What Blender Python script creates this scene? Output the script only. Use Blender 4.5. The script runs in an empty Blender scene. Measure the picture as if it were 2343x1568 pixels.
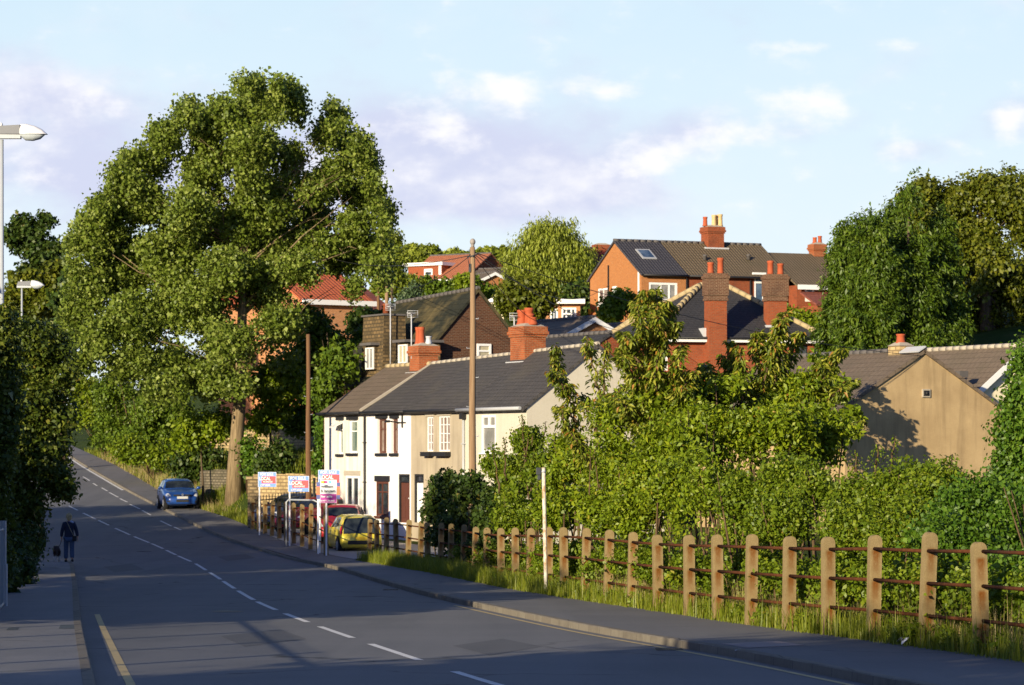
import bpy, bmesh, math, random
import numpy as np
from mathutils import Vector, Matrix

scene = bpy.context.scene
COL = scene.collection
random.seed(7)
# ------------------------------------------------------------------ camera
# eye at the world origin (z = 0 is eye level), looking along +Y with a long lens
FPX, HU, HV, VW, VH = 7000.0, 1171.0, 1040.0, 2342.0, 1568.0
cam_data = bpy.data.cameras.new('camera')
cam = bpy.data.objects.new('camera', cam_data); COL.objects.link(cam)
cam.location = (0, 0, 0); cam.rotation_euler = (math.radians(90), 0, 0)
cam_data.sensor_width = 36.0
cam_data.lens = FPX / VW * 36.0
cam_data.shift_y = (HV - VH / 2) / VW
cam_data.clip_start = 0.5; cam_data.clip_end = 5000
cam_data.dof.use_dof = True
cam_data.dof.focus_distance = 52.0
cam_data.dof.aperture_fstop = 6.3
scene.camera = cam

# ------------------------------------------------------------------ sky, sun, exposure
SUN_AZ = math.radians(31.0)      # light travels to +X*sin, +Y*cos
SUN_EL = math.radians(14.0)
world = bpy.data.worlds.new('World'); scene.world = world
world.use_nodes = True
nt = world.node_tree; nt.nodes.clear()
def wn(t, **k):
    n = nt.nodes.new(t)
    for a, b in k.items(): setattr(n, a, b)
    return n
def wl(a, b): nt.links.new(a, b)
def wmath(op, a, b=None, clamp=False):
    n = wn('ShaderNodeMath', operation=op); n.use_clamp = clamp
    for i, x in enumerate((a, b)):
        if x is None: continue
        if isinstance(x, (int, float)): n.inputs[i].default_value = x
        else: wl(x, n.inputs[i])
    return n.outputs[0]
out = wn('ShaderNodeOutputWorld'); bg = wn('ShaderNodeBackground'); wl(bg.outputs[0], out.inputs[0])
sky = wn('ShaderNodeTexSky', sky_type='NISHITA'); sky.sun_disc = False
sky.sun_elevation = SUN_EL
sky.sun_rotation = math.radians(180) + SUN_AZ
sky.altitude = 60; sky.air_density = 1.0; sky.dust_density = 0.6; sky.ozone_density = 2.0
tc = wn('ShaderNodeTexCoord'); sep = wn('ShaderNodeSeparateXYZ'); wl(tc.outputs['Generated'], sep.inputs[0])
dy = wmath('MAXIMUM', wmath('ABSOLUTE', sep.outputs[1]), 0.08)
SX = wmath('DIVIDE', sep.outputs[0], dy); SZ = wmath('DIVIDE', sep.outputs[2], dy)
cmb = wn('ShaderNodeCombineXYZ'); wl(SX, cmb.inputs[0]); wl(wmath('MULTIPLY', SZ, 1.7), cmb.inputs[1])
def wnoise(scale, detail, rough, off):
    mp = wn('ShaderNodeMapping'); mp.inputs['Location'].default_value = off; wl(cmb.outputs[0], mp.inputs[0])
    n = wn('ShaderNodeTexNoise'); n.inputs['Scale'].default_value = scale; n.inputs['Detail'].default_value = detail
    n.inputs['Roughness'].default_value = rough; wl(mp.outputs[0], n.inputs['Vector'])
    return n.outputs[0]
def bank(blobs, noise, amp, lo, hi):
    acc = None
    for (u, v, ru, rv, k) in blobs:
        a = wmath('MULTIPLY', wmath('SUBTRACT', SX, (u - HU) / FPX), FPX / ru)
        b = wmath('MULTIPLY', wmath('SUBTRACT', SZ, (HV - v) / FPX), FPX / rv)
        e = wmath('POWER', 2.718, wmath('MULTIPLY', wmath('ADD', wmath('MULTIPLY', a, a), wmath('MULTIPLY', b, b)), -1.0))
        e = wmath('MULTIPLY', e, k)
        acc = e if acc is None else wmath('ADD', acc, e)
    x = wmath('ADD', acc, wmath('MULTIPLY', wmath('SUBTRACT', noise, 0.5), amp))
    mr = wn('ShaderNodeMapRange', interpolation_type='SMOOTHSTEP')
    wl(x, mr.inputs[0]); mr.inputs[1].default_value = lo; mr.inputs[2].default_value = hi
    return mr.outputs[0]
n0 = wnoise(15, 5, .52, (1.3, 7.7, 0)); n1 = wnoise(30, 5, 0.52, (3.1, 1.7, 0)); n2 = wnoise(52, 6, 0.56, (9.4, 4.2, 0))
lav = bank([(150, 300, 420, 150, .9), (60, 190, 160, 60, .7), (900, 420, 420, 90, 1.0), (1180, 400, 260, 100, .9), (1000, 300, 330, 130, .6),
            (1500, 300, 170, 70, .6), (1300, 460, 250, 40, .6), (2300, 250, 120, 50, .5), (2090, 355, 90, 40, .5), (420, 420, 400, 90, .7)], n1, 1.9, .05, 1.15)
wht = bank([(1170, 205, 150, 48, 1.0), (1000, 300, 150, 45, .8), (1400, 215, 100, 28, .8), (1490, 370, 120, 40, 1.0), (1620, 310, 120, 40, .7), (1850, 240, 130, 60, .95),
            (1800, 108, 170, 20, .7), (2040, 100, 60, 20, .5), (2060, 345, 70, 40, .8), (2310, 290, 70, 60, .9), (200, 230, 200, 40, .5), (80, 400, 180, 40, .5), (2110, 240, 60, 25, .6)], n2, 2.7, .22, 1.25)
SKY_K = 1.0
hazeg = wn('ShaderNodeMapRange'); wl(SZ, hazeg.inputs[0]); hazeg.inputs[1].default_value = 0.19; hazeg.inputs[2].default_value = 0.0
hazeg.inputs[3].default_value = 0.9; hazeg.inputs[4].default_value = 0.97
front = wn('ShaderNodeMapRange', interpolation_type='SMOOTHSTEP'); wl(sep.outputs[1], front.inputs[0]); front.inputs[1].default_value = 0.80; front.inputs[2].default_value = 0.96
def wmix(fac, a, b):
    m = wn('ShaderNodeMix', data_type='RGBA'); wl(fac, m.inputs[0])
    if isinstance(a, tuple): m.inputs[6].default_value = a
    else: wl(a, m.inputs[6])
    if isinstance(b, tuple): m.inputs[7].default_value = b
    else: wl(b, m.inputs[7])
    return m.outputs[2]
AIR_LOW = (6.3, 6.8, 7.0, 1); AIR_TOP = (4.75, 6.0, 6.75, 1); LAV = (4.5, 4.72, 6.1, 1); WHT = (7.0, 6.95, 7.15, 1)
am = wn('ShaderNodeMix', data_type='RGBA'); am.blend_type = 'MULTIPLY'; am.inputs[0].default_value = 1.0; wl(sky.outputs[0], am.inputs[6]); am.inputs[7].default_value = (.47, .56, .93, 1)
AIR = wmix(wmath('MULTIPLY', SZ, 6.2, True), AIR_LOW, AIR_TOP)
c = wmix(wmath('MULTIPLY', hazeg.outputs[0], front.outputs[0]), am.outputs[2], AIR)
c = wmix(wmath('MULTIPLY', wmath('MULTIPLY', lav, 0.9), front.outputs[0]), c, LAV)
puff = wn('ShaderNodeMapRange', interpolation_type='SMOOTHSTEP'); wl(wmath('ADD', wmath('MULTIPLY', n0, .55), wmath('MULTIPLY', n2, .45)), puff.inputs[0]); puff.inputs[1].default_value = .44; puff.inputs[2].default_value = .68
c = wmix(wmath('MULTIPLY', wmath('MULTIPLY', wmath('MULTIPLY', puff.outputs[0], wmath('ADD', lav, .12, True)), .75), front.outputs[0]), c, WHT)
c = wmix(wmath('MULTIPLY', wmath('MULTIPLY', wht, 0.95), front.outputs[0]), c, WHT)
wl(c, bg.inputs[0]); bg.inputs[1].default_value = 0.10
sun_data = bpy.data.lights.new('sun', 'SUN'); sun_data.energy = 5.0; sun_data.angle = math.radians(0.5); sun_data.color = (1.0, 0.85, 0.60)
sun = bpy.data.objects.new('sun', sun_data); COL.objects.link(sun)
sun_dir = Vector((math.sin(SUN_AZ) * math.cos(SUN_EL), math.cos(SUN_AZ) * math.cos(SUN_EL), -math.sin(SUN_EL)))
sun.rotation_euler = sun_dir.to_track_quat('-Z', 'Y').to_euler(); sun.location = (-60, -100, 60)
scene.view_settings.view_transform = 'Standard'; scene.view_settings.look = 'None'
scene.view_settings.exposure = 0.58; scene.view_settings.gamma = 1.0
scene.cycles.max_bounces = 6; scene.cycles.transparent_max_bounces = 6
scene.cycles.use_denoising = True

# ------------------------------------------------------------------ measuring helpers
def P(u, v, D):                       # point at picture position (u, v) and distance D
    return Vector(((u - HU) / FPX * D, D, (HV - v) / FPX * D))
_hD = np.array([-60, 0, 20, 33, 40, 54, 80, 98, 112, 120, 130, 141, 152, 162, 171, 194, 215, 240, 300, 420, 1500.])
_hh = np.array([.4, 1.6, 2.05, 2.45, 2.6, 2.9, 3.4, 3.68, 3.85, 3.8, 3.55, 3.12, 2.78, 2.45, 2.0, .78, -.15, -1.2, -3.2, -6, -6.])
_D = np.arange(-60, 900, 0.5); _h = np.interp(_D, _hD, _hh)
_k = np.exp(-0.5 * (np.arange(-16, 17) * 0.5 / 3.0) ** 2); _k /= _k.sum()
_h = np.convolve(np.pad(_h, 16, mode='edge'), _k, 'valid')
def hz(y): return float(-np.interp(y, _D, _h))          # road level at distance y
_S = np.arange(6, 320, 0.05)
def GP(u, v, dz=0.0):                 # where the ray meets the road-level surface raised by dz
    vv = HV + FPX * (np.interp(_S, _D, _h) - dz) / _S
    i = int(np.argmax(vv <= v)) if (vv <= v).any() else len(_S) - 1
    D = float(_S[i])
    return Vector(((u - HU) / FPX * D, D, hz(D) + dz))
def curve_x(pts, dz=0.0):
    q = sorted([(g.y, g.x) for g in (GP(u, v, dz) for u, v in pts)])
    return np.array([a for a, b in q]), np.array([b for a, b in q])
def extend(c, y0, y1):
    y, x = c
    s0 = (x[1] - x[0]) / (y[1] - y[0]) if len(y) < 3 else (x[2] - x[0]) / (y[2] - y[0])
    s1 = (x[-1] - x[-3]) / (y[-1] - y[-3])
    return np.concatenate([[y0], y, [y1]]), np.concatenate([[x[0] + s0 * (y0 - y[0])], x, [x[-1] + s1 * (y1 - y[-1])]])
def smooth_fn(c):
    g = np.arange(-40, 330, 1.0); x = np.interp(g, c[0], c[1])
    k = np.exp(-0.5 * (np.arange(-12, 13) / 4.0) ** 2); k /= k.sum()
    xp = np.concatenate([x[0] + (x[1] - x[0]) * np.arange(-12, 0), x, x[-1] + (x[-1] - x[-2]) * np.arange(1, 13)])
    x = np.convolve(xp, k, 'valid')
    return lambda y: float(np.interp(y, g, x))
RK = smooth_fn(extend(curve_x([(143, 1034), (190, 1067), (286, 1122), (337, 1148), (425, 1194), (476, 1219), (543, 1244), (618, 1266), (764, 1301), (1000, 1372), (1200, 1415), (1400, 1460), (1640, 1493), (1800, 1525), (1990, 1568)]), -40, 330))
_lk = curve_x([(211, 1539), (190, 1450), (185, 1413), (178, 1345), (168, 1290)])
_ly = list(_lk[0]) + [y for y in range(115, 330, 8)]
_lx = list(_lk[1]) + [RK(y) - 8.4 for y in range(115, 330, 8)]
LK = smooth_fn(extend((np.array(_ly), np.array(_lx)), -40, 335))
RB = smooth_fn(extend(curve_x([(204, 1039), (256, 1062), (304, 1089), (343, 1112), (437, 1160), (520, 1185), (573, 1209), (748, 1270), (840, 1285), (1000, 1312), (1170, 1347), (1250, 1362), (1470, 1392), (1714, 1431), (1980, 1466), (2110, 1480), (2235, 1496), (2342, 1514)], 0.1), -40, 330))
def LB(y): return LK(y) - 1.55
def TZ(x, y):                          # terrain level
    zr = hz(y)
    r, l = RB(y), LB(y)
    if x > r:
        s = x - r
        k = float(np.interp(y, [60, 110, 125, 150, 190, 300, 400], [.02, .06, .10, .18, .21, .25, .28]))
        z = zr + 0.06 + k * min(max(0.0, s - 5.0), 62.0)
        if y > 138: z += 2.3 * min(1.0, (y - 138) / 6.0) * max(0.0, min(1.0, (185 - y) / 20.0)) * max(0.0, min(1.0, (s - float(np.interp(y, [147, 158], [1.9, .15]))) / 2.6))
        if y < 108: z -= 0.12 * min(max(s - 1.2, 0), 6) * min(1.0, (108 - y) / 25.0)
        return z
    if x < l:
        s = l - x
        return zr + 0.06 + 0.10 * min(max(0.0, s - 1.0), 40.0)
    return zr - 0.25

# ------------------------------------------------------------------ object helpers
def tag(o, label=None, cat=None, group=None, kind=None):
    if label: o['label'] = label
    if cat: o['category'] = cat
    if group: o['group'] = group
    if kind: o['kind'] = kind
    return o
def thing(name, label, cat, loc=(0, 0, 0), rz=0.0, group=None):
    o = bpy.data.objects.new(name, None); COL.objects.link(o)
    o.empty_display_size = 0.2
    o.location = loc; o.rotation_euler = (0, 0, rz)
    return tag(o, label, cat, group)
def link(name, me, parent=None, loc=None):
    o = bpy.data.objects.new(name, me); COL.objects.link(o)
    if parent is not None: o.parent = parent
    if loc is not None: o.location = loc
    return o
def np_mesh(name, V, F, mat, attr=None, smooth=False):
    me = bpy.data.meshes.new(name)
    V = np.ascontiguousarray(V, dtype=np.float32); F = np.ascontiguousarray(F, dtype=np.int32)
    me.vertices.add(len(V)); me.vertices.foreach_set('co', V.ravel())
    me.loops.add(F.size); me.loops.foreach_set('vertex_index', F.ravel())
    me.polygons.add(len(F)); me.polygons.foreach_set('loop_start', np.arange(len(F), dtype=np.int32) * F.shape[1])
    me.update(calc_edges=True)
    if attr is not None:
        a = me.attributes.new('rnd', 'FLOAT', 'FACE'); a.data.foreach_set('value', np.ascontiguousarray(attr, dtype=np.float32))
    if smooth: me.polygons.foreach_set('use_smooth', np.ones(len(F), dtype=bool))
    me.materials.append(mat)
    return me
class MB:
    """collects polygons, builds ONE mesh with UVs in metres"""
    def __init__(s): s.v, s.f, s.sm = [], [], []
    def add(s, vs, fs, smooth=False):
        b = len(s.v); s.v += [tuple(x) for x in vs]; s.f += [tuple(b + i for i in q) for q in fs]; s.sm += [smooth] * len(fs); return s
    def quad(s, a, b, c, d): return s.add([a, b, c, d], [(0, 1, 2, 3)])
    def box(s, x0, y0, z0, x1, y1, z1):
        return s.add([(x0, y0, z0), (x1, y0, z0), (x1, y1, z0), (x0, y1, z0), (x0, y0, z1), (x1, y0, z1), (x1, y1, z1), (x0, y1, z1)],
                     [(3, 2, 1, 0), (4, 5, 6, 7), (0, 1, 5, 4), (1, 2, 6, 5), (2, 3, 7, 6), (3, 0, 4, 7)])
    def slab(s, a, b, c, d, t):        # a b c d ccw seen from the top face; t downwards along the normal
        a, b, c, d = map(Vector, (a, b, c, d)); n = (b - a).cross(d - a).normalized() * t
        return s.add([a - n, b - n, c - n, d - n, a, b, c, d], [(3, 2, 1, 0), (4, 5, 6, 7), (0, 1, 5, 4), (1, 2, 6, 5), (2, 3, 7, 6), (3, 0, 4, 7)])
    def prism(s, pts, vec, smooth=False):
        n = len(pts); vec = Vector(vec); P0 = [Vector(p) for p in pts]
        s.add(P0 + [p + vec for p in P0], [tuple(range(n))[::-1], tuple(range(n, 2 * n))] + [(i, (i + 1) % n, n + (i + 1) % n, n + i) for i in range(n)], smooth); return s
    def tube(s, pts, r, n=8, cap=True, smooth=True):
        pts = [Vector(p) for p in pts]; rs = r if isinstance(r, (list, tuple)) else [r] * len(pts)
        vs = []; ref = None
        for i, p in enumerate(pts):
            t = (pts[min(i + 1, len(pts) - 1)] - pts[max(i - 1, 0)])
            t = t.normalized() if t.length > 1e-9 else Vector((0, 0, 1))
            if ref is None: ref = Vector((1, 0, 0)) if abs(t.x) < 0.8 else Vector((0, 1, 0))
            a = (ref - t * ref.dot(t)).normalized(); b = t.cross(a); ref = a
            vs += [p + (a * math.cos(2 * math.pi * k / n) + b * math.sin(2 * math.pi * k / n)) * rs[i] for k in range(n)]
        fs = [(i * n + k, i * n + (k + 1) % n, (i + 1) * n + (k + 1) % n, (i + 1) * n + k) for i in range(len(pts) - 1) for k in range(n)]
        s.add(vs, fs, smooth)
        if cap:
            m = len(pts); b = len(s.v) - len(vs)
            s.f.append(tuple(b + k for k in range(n))[::-1]); s.f.append(tuple(b + (m - 1) * n + k for k in range(n))); s.sm += [False, False]
        return s
    def lathe(s, prof, c=(0, 0, 0), n=16, smooth=True):
        vs = []
        for r, z in prof: vs += [(c[0] + r * math.cos(2 * math.pi * k / n), c[1] + r * math.sin(2 * math.pi * k / n), c[2] + z) for k in range(n)]
        m = len(prof)
        fs = [(i * n + k, i * n + (k + 1) % n, (i + 1) * n + (k + 1) % n, (i + 1) * n + k) for i in range(m - 1) for k in range(n)]
        s.add(vs, fs, smooth); b = len(s.v) - len(vs)
        s.f.append(tuple(b + k for k in range(n))[::-1]); s.f.append(tuple(b + (m - 1) * n + k for k in range(n))); s.sm += [False, False]
        return s
    def ball(s, c, r, n=12, m=8):
        r = r if isinstance(r, (tuple, list)) else (r, r, r)
        vs = [(c[0] + r[0] * math.sin(math.pi * i / m) * math.cos(2 * math.pi * k / n), c[1] + r[1] * math.sin(math.pi * i / m) * math.sin(2 * math.pi * k / n), c[2] + r[2] * math.cos(math.pi * i / m)) for i in range(m + 1) for k in range(n)]
        fs = [((i + 1) * n + k, (i + 1) * n + (k + 1) % n, i * n + (k + 1) % n, i * n + k) for i in range(m) for k in range(n)]
        return s.add(vs, fs, True)
    def build(s, name, mat, parent=None, bevel=0.0):
        me = bpy.data.meshes.new(name); me.from_pydata(s.v, [], s.f); me.update()
        me.polygons.foreach_set('use_smooth', s.sm)
        uv = me.uv_layers.new(name='UVMap'); buf = np.empty(len(me.loops) * 2, np.float32)
        for p in me.polygons:
            n = p.normal
            if abs(n.z) > 0.995 or n.length < 0.1: U, W = Vector((1, 0, 0)), Vector((0, 1, 0))
            else: U = Vector((-n.y, n.x, 0)).normalized(); W = n.cross(U)
            for li in p.loop_indices:
                co = me.vertices[me.loops[li].vertex_index].co; buf[2 * li] = co.dot(U); buf[2 * li + 1] = co.dot(W)
        uv.data.foreach_set('uv', buf)
        me.materials.append(mat)
        o = link(name, me, parent)
        if bevel:
            m = o.modifiers.new('bevel', 'BEVEL'); m.width = bevel; m.segments = 2; m.limit_method = 'ANGLE'
        return o

# ------------------------------------------------------------------ materials
_mats = {}
def nodes(name):
    m = bpy.data.materials.new(name); m.use_nodes = True; t = m.node_tree; b = t.nodes['Principled BSDF']
    return m, t, b
def nadd(t, typ, **k):
    n = t.nodes.new(typ)
    for a, b in k.items(): setattr(n, a, b)
    return n
def c4(c): return (c[0], c[1], c[2], 1)
def nmix(t, fac, a, b, mode='MIX'):
    m = nadd(t, 'ShaderNodeMix', data_type='RGBA', blend_type=mode)
    for x, i in ((fac, 0), (a, 6), (b, 7)):
        if isinstance(x, (int, float)): m.inputs[i].default_value = x
        elif isinstance(x, tuple): m.inputs[i].default_value = c4(x)
        else: t.links.new(x, m.inputs[i])
    return m.outputs[2]
def ncoord(t, uv=True): 
    n = nadd(t, 'ShaderNodeTexCoord'); return n.outputs['UV' if uv else 'Object']
def nnoise(t, vec, scale, detail=5, rough=0.6, sx=(1, 1, 1)):
    mp = nadd(t, 'ShaderNodeMapping'); mp.inputs['Scale'].default_value = sx; t.links.new(vec, mp.inputs[0])
    n = nadd(t, 'ShaderNodeTexNoise'); n.inputs['Scale'].default_value = scale; n.inputs['Detail'].default_value = detail; n.inputs['Roughness'].default_value = rough
    t.links.new(mp.outputs[0], n.inputs['Vector']); return n.outputs[0]
def nramp(t, fac, stops):
    r = nadd(t, 'ShaderNodeValToRGB'); e = r.color_ramp.elements
    while len(e) < len(stops): e.new(0.5)
    for i, (p, c) in enumerate(stops): e[i].position = p; e[i].color = c4(c)
    t.links.new(fac, r.inputs[0]); return r.outputs[0]
def nrange(t, x, a, b, lo=0.0, hi=1.0):
    r = nadd(t, 'ShaderNodeMapRange'); t.links.new(x, r.inputs[0])
    for i, q in enumerate((a, b, lo, hi)): r.inputs[1 + i].default_value = q
    return r.outputs[0]
def nbump(t, b, h, strength, dist=0.02):
    n = nadd(t, 'ShaderNodeBump'); n.inputs['Strength'].default_value = strength; n.inputs['Distance'].default_value = dist
    t.links.new(h, n.inputs['Height']); t.links.new(n.outputs[0], b.inputs['Normal'])
def plain(name, c, rough=0.6, metal=0.0, spec=0.4, coat=0.0, var=0.12, scale=3.0):
    m, t, b = nodes(name)
    b.inputs['Roughness'].default_value = rough; b.inputs['Metallic'].default_value = metal; b.inputs['Specular IOR Level'].default_value = spec
    b.inputs['Coat Weight'].default_value = coat; b.inputs['Coat Roughness'].default_value = 0.06
    n = nnoise(t, ncoord(t, False), scale)
    d = tuple(x * (1 - var) for x in c); e = tuple(min(1, x * (1 + var)) for x in c)
    t.links.new(nmix(t, n, d, e), b.inputs['Base Color'])
    return m
def rendered(name, c, c2, stain=None, rough=0.85, bump=0.25, streak=0.5):
    m, t, b = nodes(name); b.inputs['Roughness'].default_value = rough; b.inputs['Specular IOR Level'].default_value = 0.15
    uv = ncoord(t)
    n = nnoise(t, uv, 0.9, 6, 0.6); col = nmix(t, nrange(t, n, .35, .65), c, c2)
    s = nnoise(t, uv, 1.5, 5, 0.65, (1.6, .12, 1))
    col = nmix(t, nrange(t, s, .48, .70, 0, streak), col, stain or tuple(x * .6 for x in c))
    f = nnoise(t, uv, 28, 3, .6); col = nmix(t, 0.12, col, nramp(t, f, [(.3, (0, 0, 0)), (.7, (1, 1, 1))]), 'SOFT_LIGHT')
    t.links.new(col, b.inputs['Base Color']); nbump(t, b, f, bump, 0.01); return m
def bricky(name, c1, c2, mortar, bw=.225, bh=.075, ms=.011, dirt=(.05, .03, .025), dirt_amt=.35, bump=.5, off=.5, var=.6, rough=.88):
    m, t, b = nodes(name); b.inputs['Roughness'].default_value = rough; b.inputs['Specular IOR Level'].default_value = 0.15
    uv = ncoord(t)
    k = nadd(t, 'ShaderNodeTexBrick'); k.offset = off
    k.inputs['Color1'].default_value = c4(c1); k.inputs['Color2'].default_value = c4(c2); k.inputs['Mortar'].default_value = c4(mortar)
    k.inputs['Scale'].default_value = 1; k.inputs['Mortar Size'].default_value = ms; k.inputs['Mortar Smooth'].default_value = .2
    k.inputs['Brick Width'].default_value = bw; k.inputs['Row Height'].default_value = bh; k.inputs['Bias'].default_value = 0
    t.links.new(uv, k.inputs['Vector'])
    n = nnoise(t, uv, 1.1, 6, .65); f = nnoise(t, uv, 9, 4, .6)
    col = nmix(t, nrange(t, f, .3, .7, 0, .35), k.outputs[0], tuple(x * var for x in c1))
    col = nmix(t, nrange(t, n, .5, .75, 0, dirt_amt), col, dirt)
    t.links.new(col, b.inputs['Base Color']); inv = nadd(t, 'ShaderNodeMath', operation='SUBTRACT'); inv.inputs[0].default_value = 1; t.links.new(k.outputs[1], inv.inputs[1])
    nbump(t, b, inv.outputs[0], bump, 0.015); return m
def tiled(name, c1, c2, joint, w=.30, h=.28, moss=None, moss_amt=.4, wave=False, rough=.75):
    m, t, b = nodes(name); b.inputs['Roughness'].default_value = rough; b.inputs['Specular IOR Level'].default_value = 0.25
    uv = ncoord(t)
    k = nadd(t, 'ShaderNodeTexBrick'); k.offset = 0.0 if wave else .5
    for i, q in (('Color1', c1), ('Color2', c2), ('Mortar', joint)): k.inputs[i].default_value = c4(q)
    k.inputs['Scale'].default_value = 1; k.inputs['Mortar Size'].default_value = .014; k.inputs['Mortar Smooth'].default_value = .3
    k.inputs['Brick Width'].default_value = w; k.inputs['Row Height'].default_value = h; t.links.new(uv, k.inputs['Vector'])
    n = nnoise(t, uv, .55, 7, .62); f = nnoise(t, uv, 6, 5, .65)
    col = nmix(t, nrange(t, f, .3, .72, 0, .4), k.outputs[0], tuple(x * 1.35 for x in c2))
    if moss: col = nmix(t, nrange(t, n, .48, .68, 0, moss_amt), col, moss)
    t.links.new(col, b.inputs['Base Color'])
    sp = nadd(t, 'ShaderNodeSeparateXYZ'); t.links.new(uv, sp.inputs[0])
    def mth(op, a, q):
        z = nadd(t, 'ShaderNodeMath', operation=op); t.links.new(a, z.inputs[0]) if not isinstance(a, float) else None
        if isinstance(q, float): z.inputs[1].default_value = q
        else: t.links.new(q, z.inputs[1])
        return z.outputs[0]
    hgt = mth('SUBTRACT', mth('MULTIPLY', mth('FRACT', mth('DIVIDE', sp.outputs[1], h), 0.0), -1.0), k.outputs[1])
    if wave: hgt = mth('ADD', hgt, mth('ABSOLUTE', mth('SINE', mth('MULTIPLY', sp.outputs[0], math.pi / w), 0.0), 0.0))
    nbump(t, b, hgt, .9, 0.03); return m
def leafy(name, dark, mid, light, trans=.3, odd=None, tone=.0):
    m, t, b = nodes(name); b.inputs['Roughness'].default_value = .48; b.inputs['Specular IOR Level'].default_value = .35
    a = nadd(t, 'ShaderNodeAttribute'); a.attribute_name = 'rnd'
    st = [(0.0, dark), (.5, mid), (.93, light)]
    if odd: st += [(.965, odd)]
    col = nramp(t, a.outputs['Fac'], st)
    n = nnoise(t, ncoord(t, False), .35, 3, .5); col = nmix(t, nrange(t, n, .35, .65, 0, .35), col, mid)
    t.links.new(col, b.inputs['Base Color'])
    tr = nadd(t, 'ShaderNodeBsdfTranslucent'); t.links.new(nmix(t, .5, col, tuple(min(1, x * 1.5) for x in light)), tr.inputs[0])
    mx = nadd(t, 'ShaderNodeMixShader'); mx.inputs[0].default_value = trans
    t.links.new(b.outputs[0], mx.inputs[1]); t.links.new(tr.outputs[0], mx.inputs[2])
    t.links.new(mx.outputs[0], t.nodes['Material Output'].inputs[0]); return m
def barky(name, c1, c2, stretch=(6, 6, .7), bump=.7, scale=3.0):
    m, t, b = nodes(name); b.inputs['Roughness'].default_value = .9; b.inputs['Specular IOR Level'].default_value = .1
    n = nnoise(t, ncoord(t, False), scale, 6, .65, stretch)
    t.links.new(nramp(t, n, [(.3, c1), (.7, c2)]), b.inputs['Base Color']); nbump(t, b, n, bump, .03); return m
# ------------------------------------------------------------------ ground, road, pavements
def asphalt(name, c1, c2, patch, crack=True):
    m, t, b = nodes(name); b.inputs['Roughness'].default_value = .82; b.inputs['Specular IOR Level'].default_value = .25
    o = ncoord(t, False)
    n = nnoise(t, o, .35, 5, .6); f = nnoise(t, o, 22, 4, .7); w = nnoise(t, o, .9, 5, .6, (1.2, .10, 1))
    col = nmix(t, nrange(t, n, .35, .65), c1, c2); col = nmix(t, nrange(t, w, .5, .7, 0, .5), col, patch)
    col = nmix(t, nrange(t, f, .25, .75, 0, .35), col, tuple(x * 1.6 for x in c2))
    vo = nadd(t, 'ShaderNodeTexVoronoi', feature='DISTANCE_TO_EDGE'); vo.inputs['Scale'].default_value = .30; wv = nadd(t, 'ShaderNodeMix', data_type='VECTOR'); wv.inputs[0].default_value = .55
    nz = nadd(t, 'ShaderNodeTexNoise'); nz.inputs['Scale'].default_value = .9; nz.inputs['Detail'].default_value = 6; t.links.new(o, nz.inputs['Vector']); t.links.new(o, wv.inputs[4]); t.links.new(nz.outputs['Color'], wv.inputs[5]); t.links.new(wv.outputs[1], vo.inputs['Vector'])
    ck = nrange(t, vo.outputs['Distance'], .012, .002); mk = nadd(t, 'ShaderNodeMath', operation='MULTIPLY'); t.links.new(ck, mk.inputs[0]); t.links.new(nrange(t, n, .48, .58), mk.inputs[1])
    col = nmix(t, mk.outputs[0], col, tuple(x * .35 for x in c1))
    tr = nnoise(t, o, .5, 3, .5, (2.2, .05, 1)); col = nmix(t, nrange(t, tr, .45, .65, 0, .4), col, tuple(x * 1.25 for x in c2))
    t.links.new(col, b.inputs['Base Color']); nbump(t, b, f, .5, .008); return m
m_road = asphalt('asphalt_road', (.115, .117, .122), (.145, .144, .145), (.085, .087, .092))
m_pave = asphalt('asphalt_pavement', (.12, .119, .12), (.155, .15, .147), (.095, .094, .096))
m_pave_l = asphalt('asphalt_pavement_pale', (.16, .16, .162), (.20, .196, .194), (.135, .135, .137))
m_kerb = bricky('kerb_stone', (.24, .215, .17), (.19, .165, .13), (.10, .09, .075), bw=.92, bh=9.0, ms=.012, dirt=(.10, .085, .065), dirt_amt=.75, bump=.25)
m_concrete = plain('forecourt_concrete', (.33, .32, .30), .85, var=.2, scale=1.5)
def grassy_ground():
    m, t, b = nodes('ground_earth'); b.inputs['Roughness'].default_value = .95; b.inputs['Specular IOR Level'].default_value = .05
    o = ncoord(t, False); n = nnoise(t, o, .5, 6, .65); f = nnoise(t, o, 5, 5, .7)
    col = nramp(t, n, [(.3, (.030, .050, .010)), (.55, (.055, .085, .016)), (.75, (.10, .09, .035))])
    col = nmix(t, nrange(t, f, .3, .7, 0, .5), col, (.025, .035, .010)); t.links.new(col, b.inputs['Base Color']); nbump(t, b, f, .6, .05); return m
m_ground = grassy_ground()
ys = [-40 + 2.5 * i for i in range(0, 148)] + [340, 370, 410, 460, 560, 700, 900]
xs_rel = [-400, -250, -160, -110, -80, -60, -45, -32, -22, -15, -10, -6, -3, -1.2, 0.0]
V, F = [], []
ncol = len(xs_rel) * 2 + 1
for y in ys:
    yy = min(y, 325.0); l, r = LB(yy) - .05, RB(yy) + .05
    row = [l + a for a in xs_rel] + [(l + r) / 2] + [r - a for a in reversed(xs_rel)]
    for k, x in enumerate(row):
        if k in (len(xs_rel) - 1, len(xs_rel) + 1): z = hz(y) + (0.05 if 0 < y else .05)
        elif k == len(xs_rel): z = hz(y) - .3
        else: z = TZ(x, y if y < 325 else y)
        if k in (len(xs_rel) - 1, len(xs_rel) + 1): z = hz(y) - .3
        V.append((x, y, z))
for i in range(len(ys) - 1):
    for k in range(ncol - 1): F.append((i * ncol + k, i * ncol + k + 1, (i + 1) * ncol + k + 1, (i + 1) * ncol + k))
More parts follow.
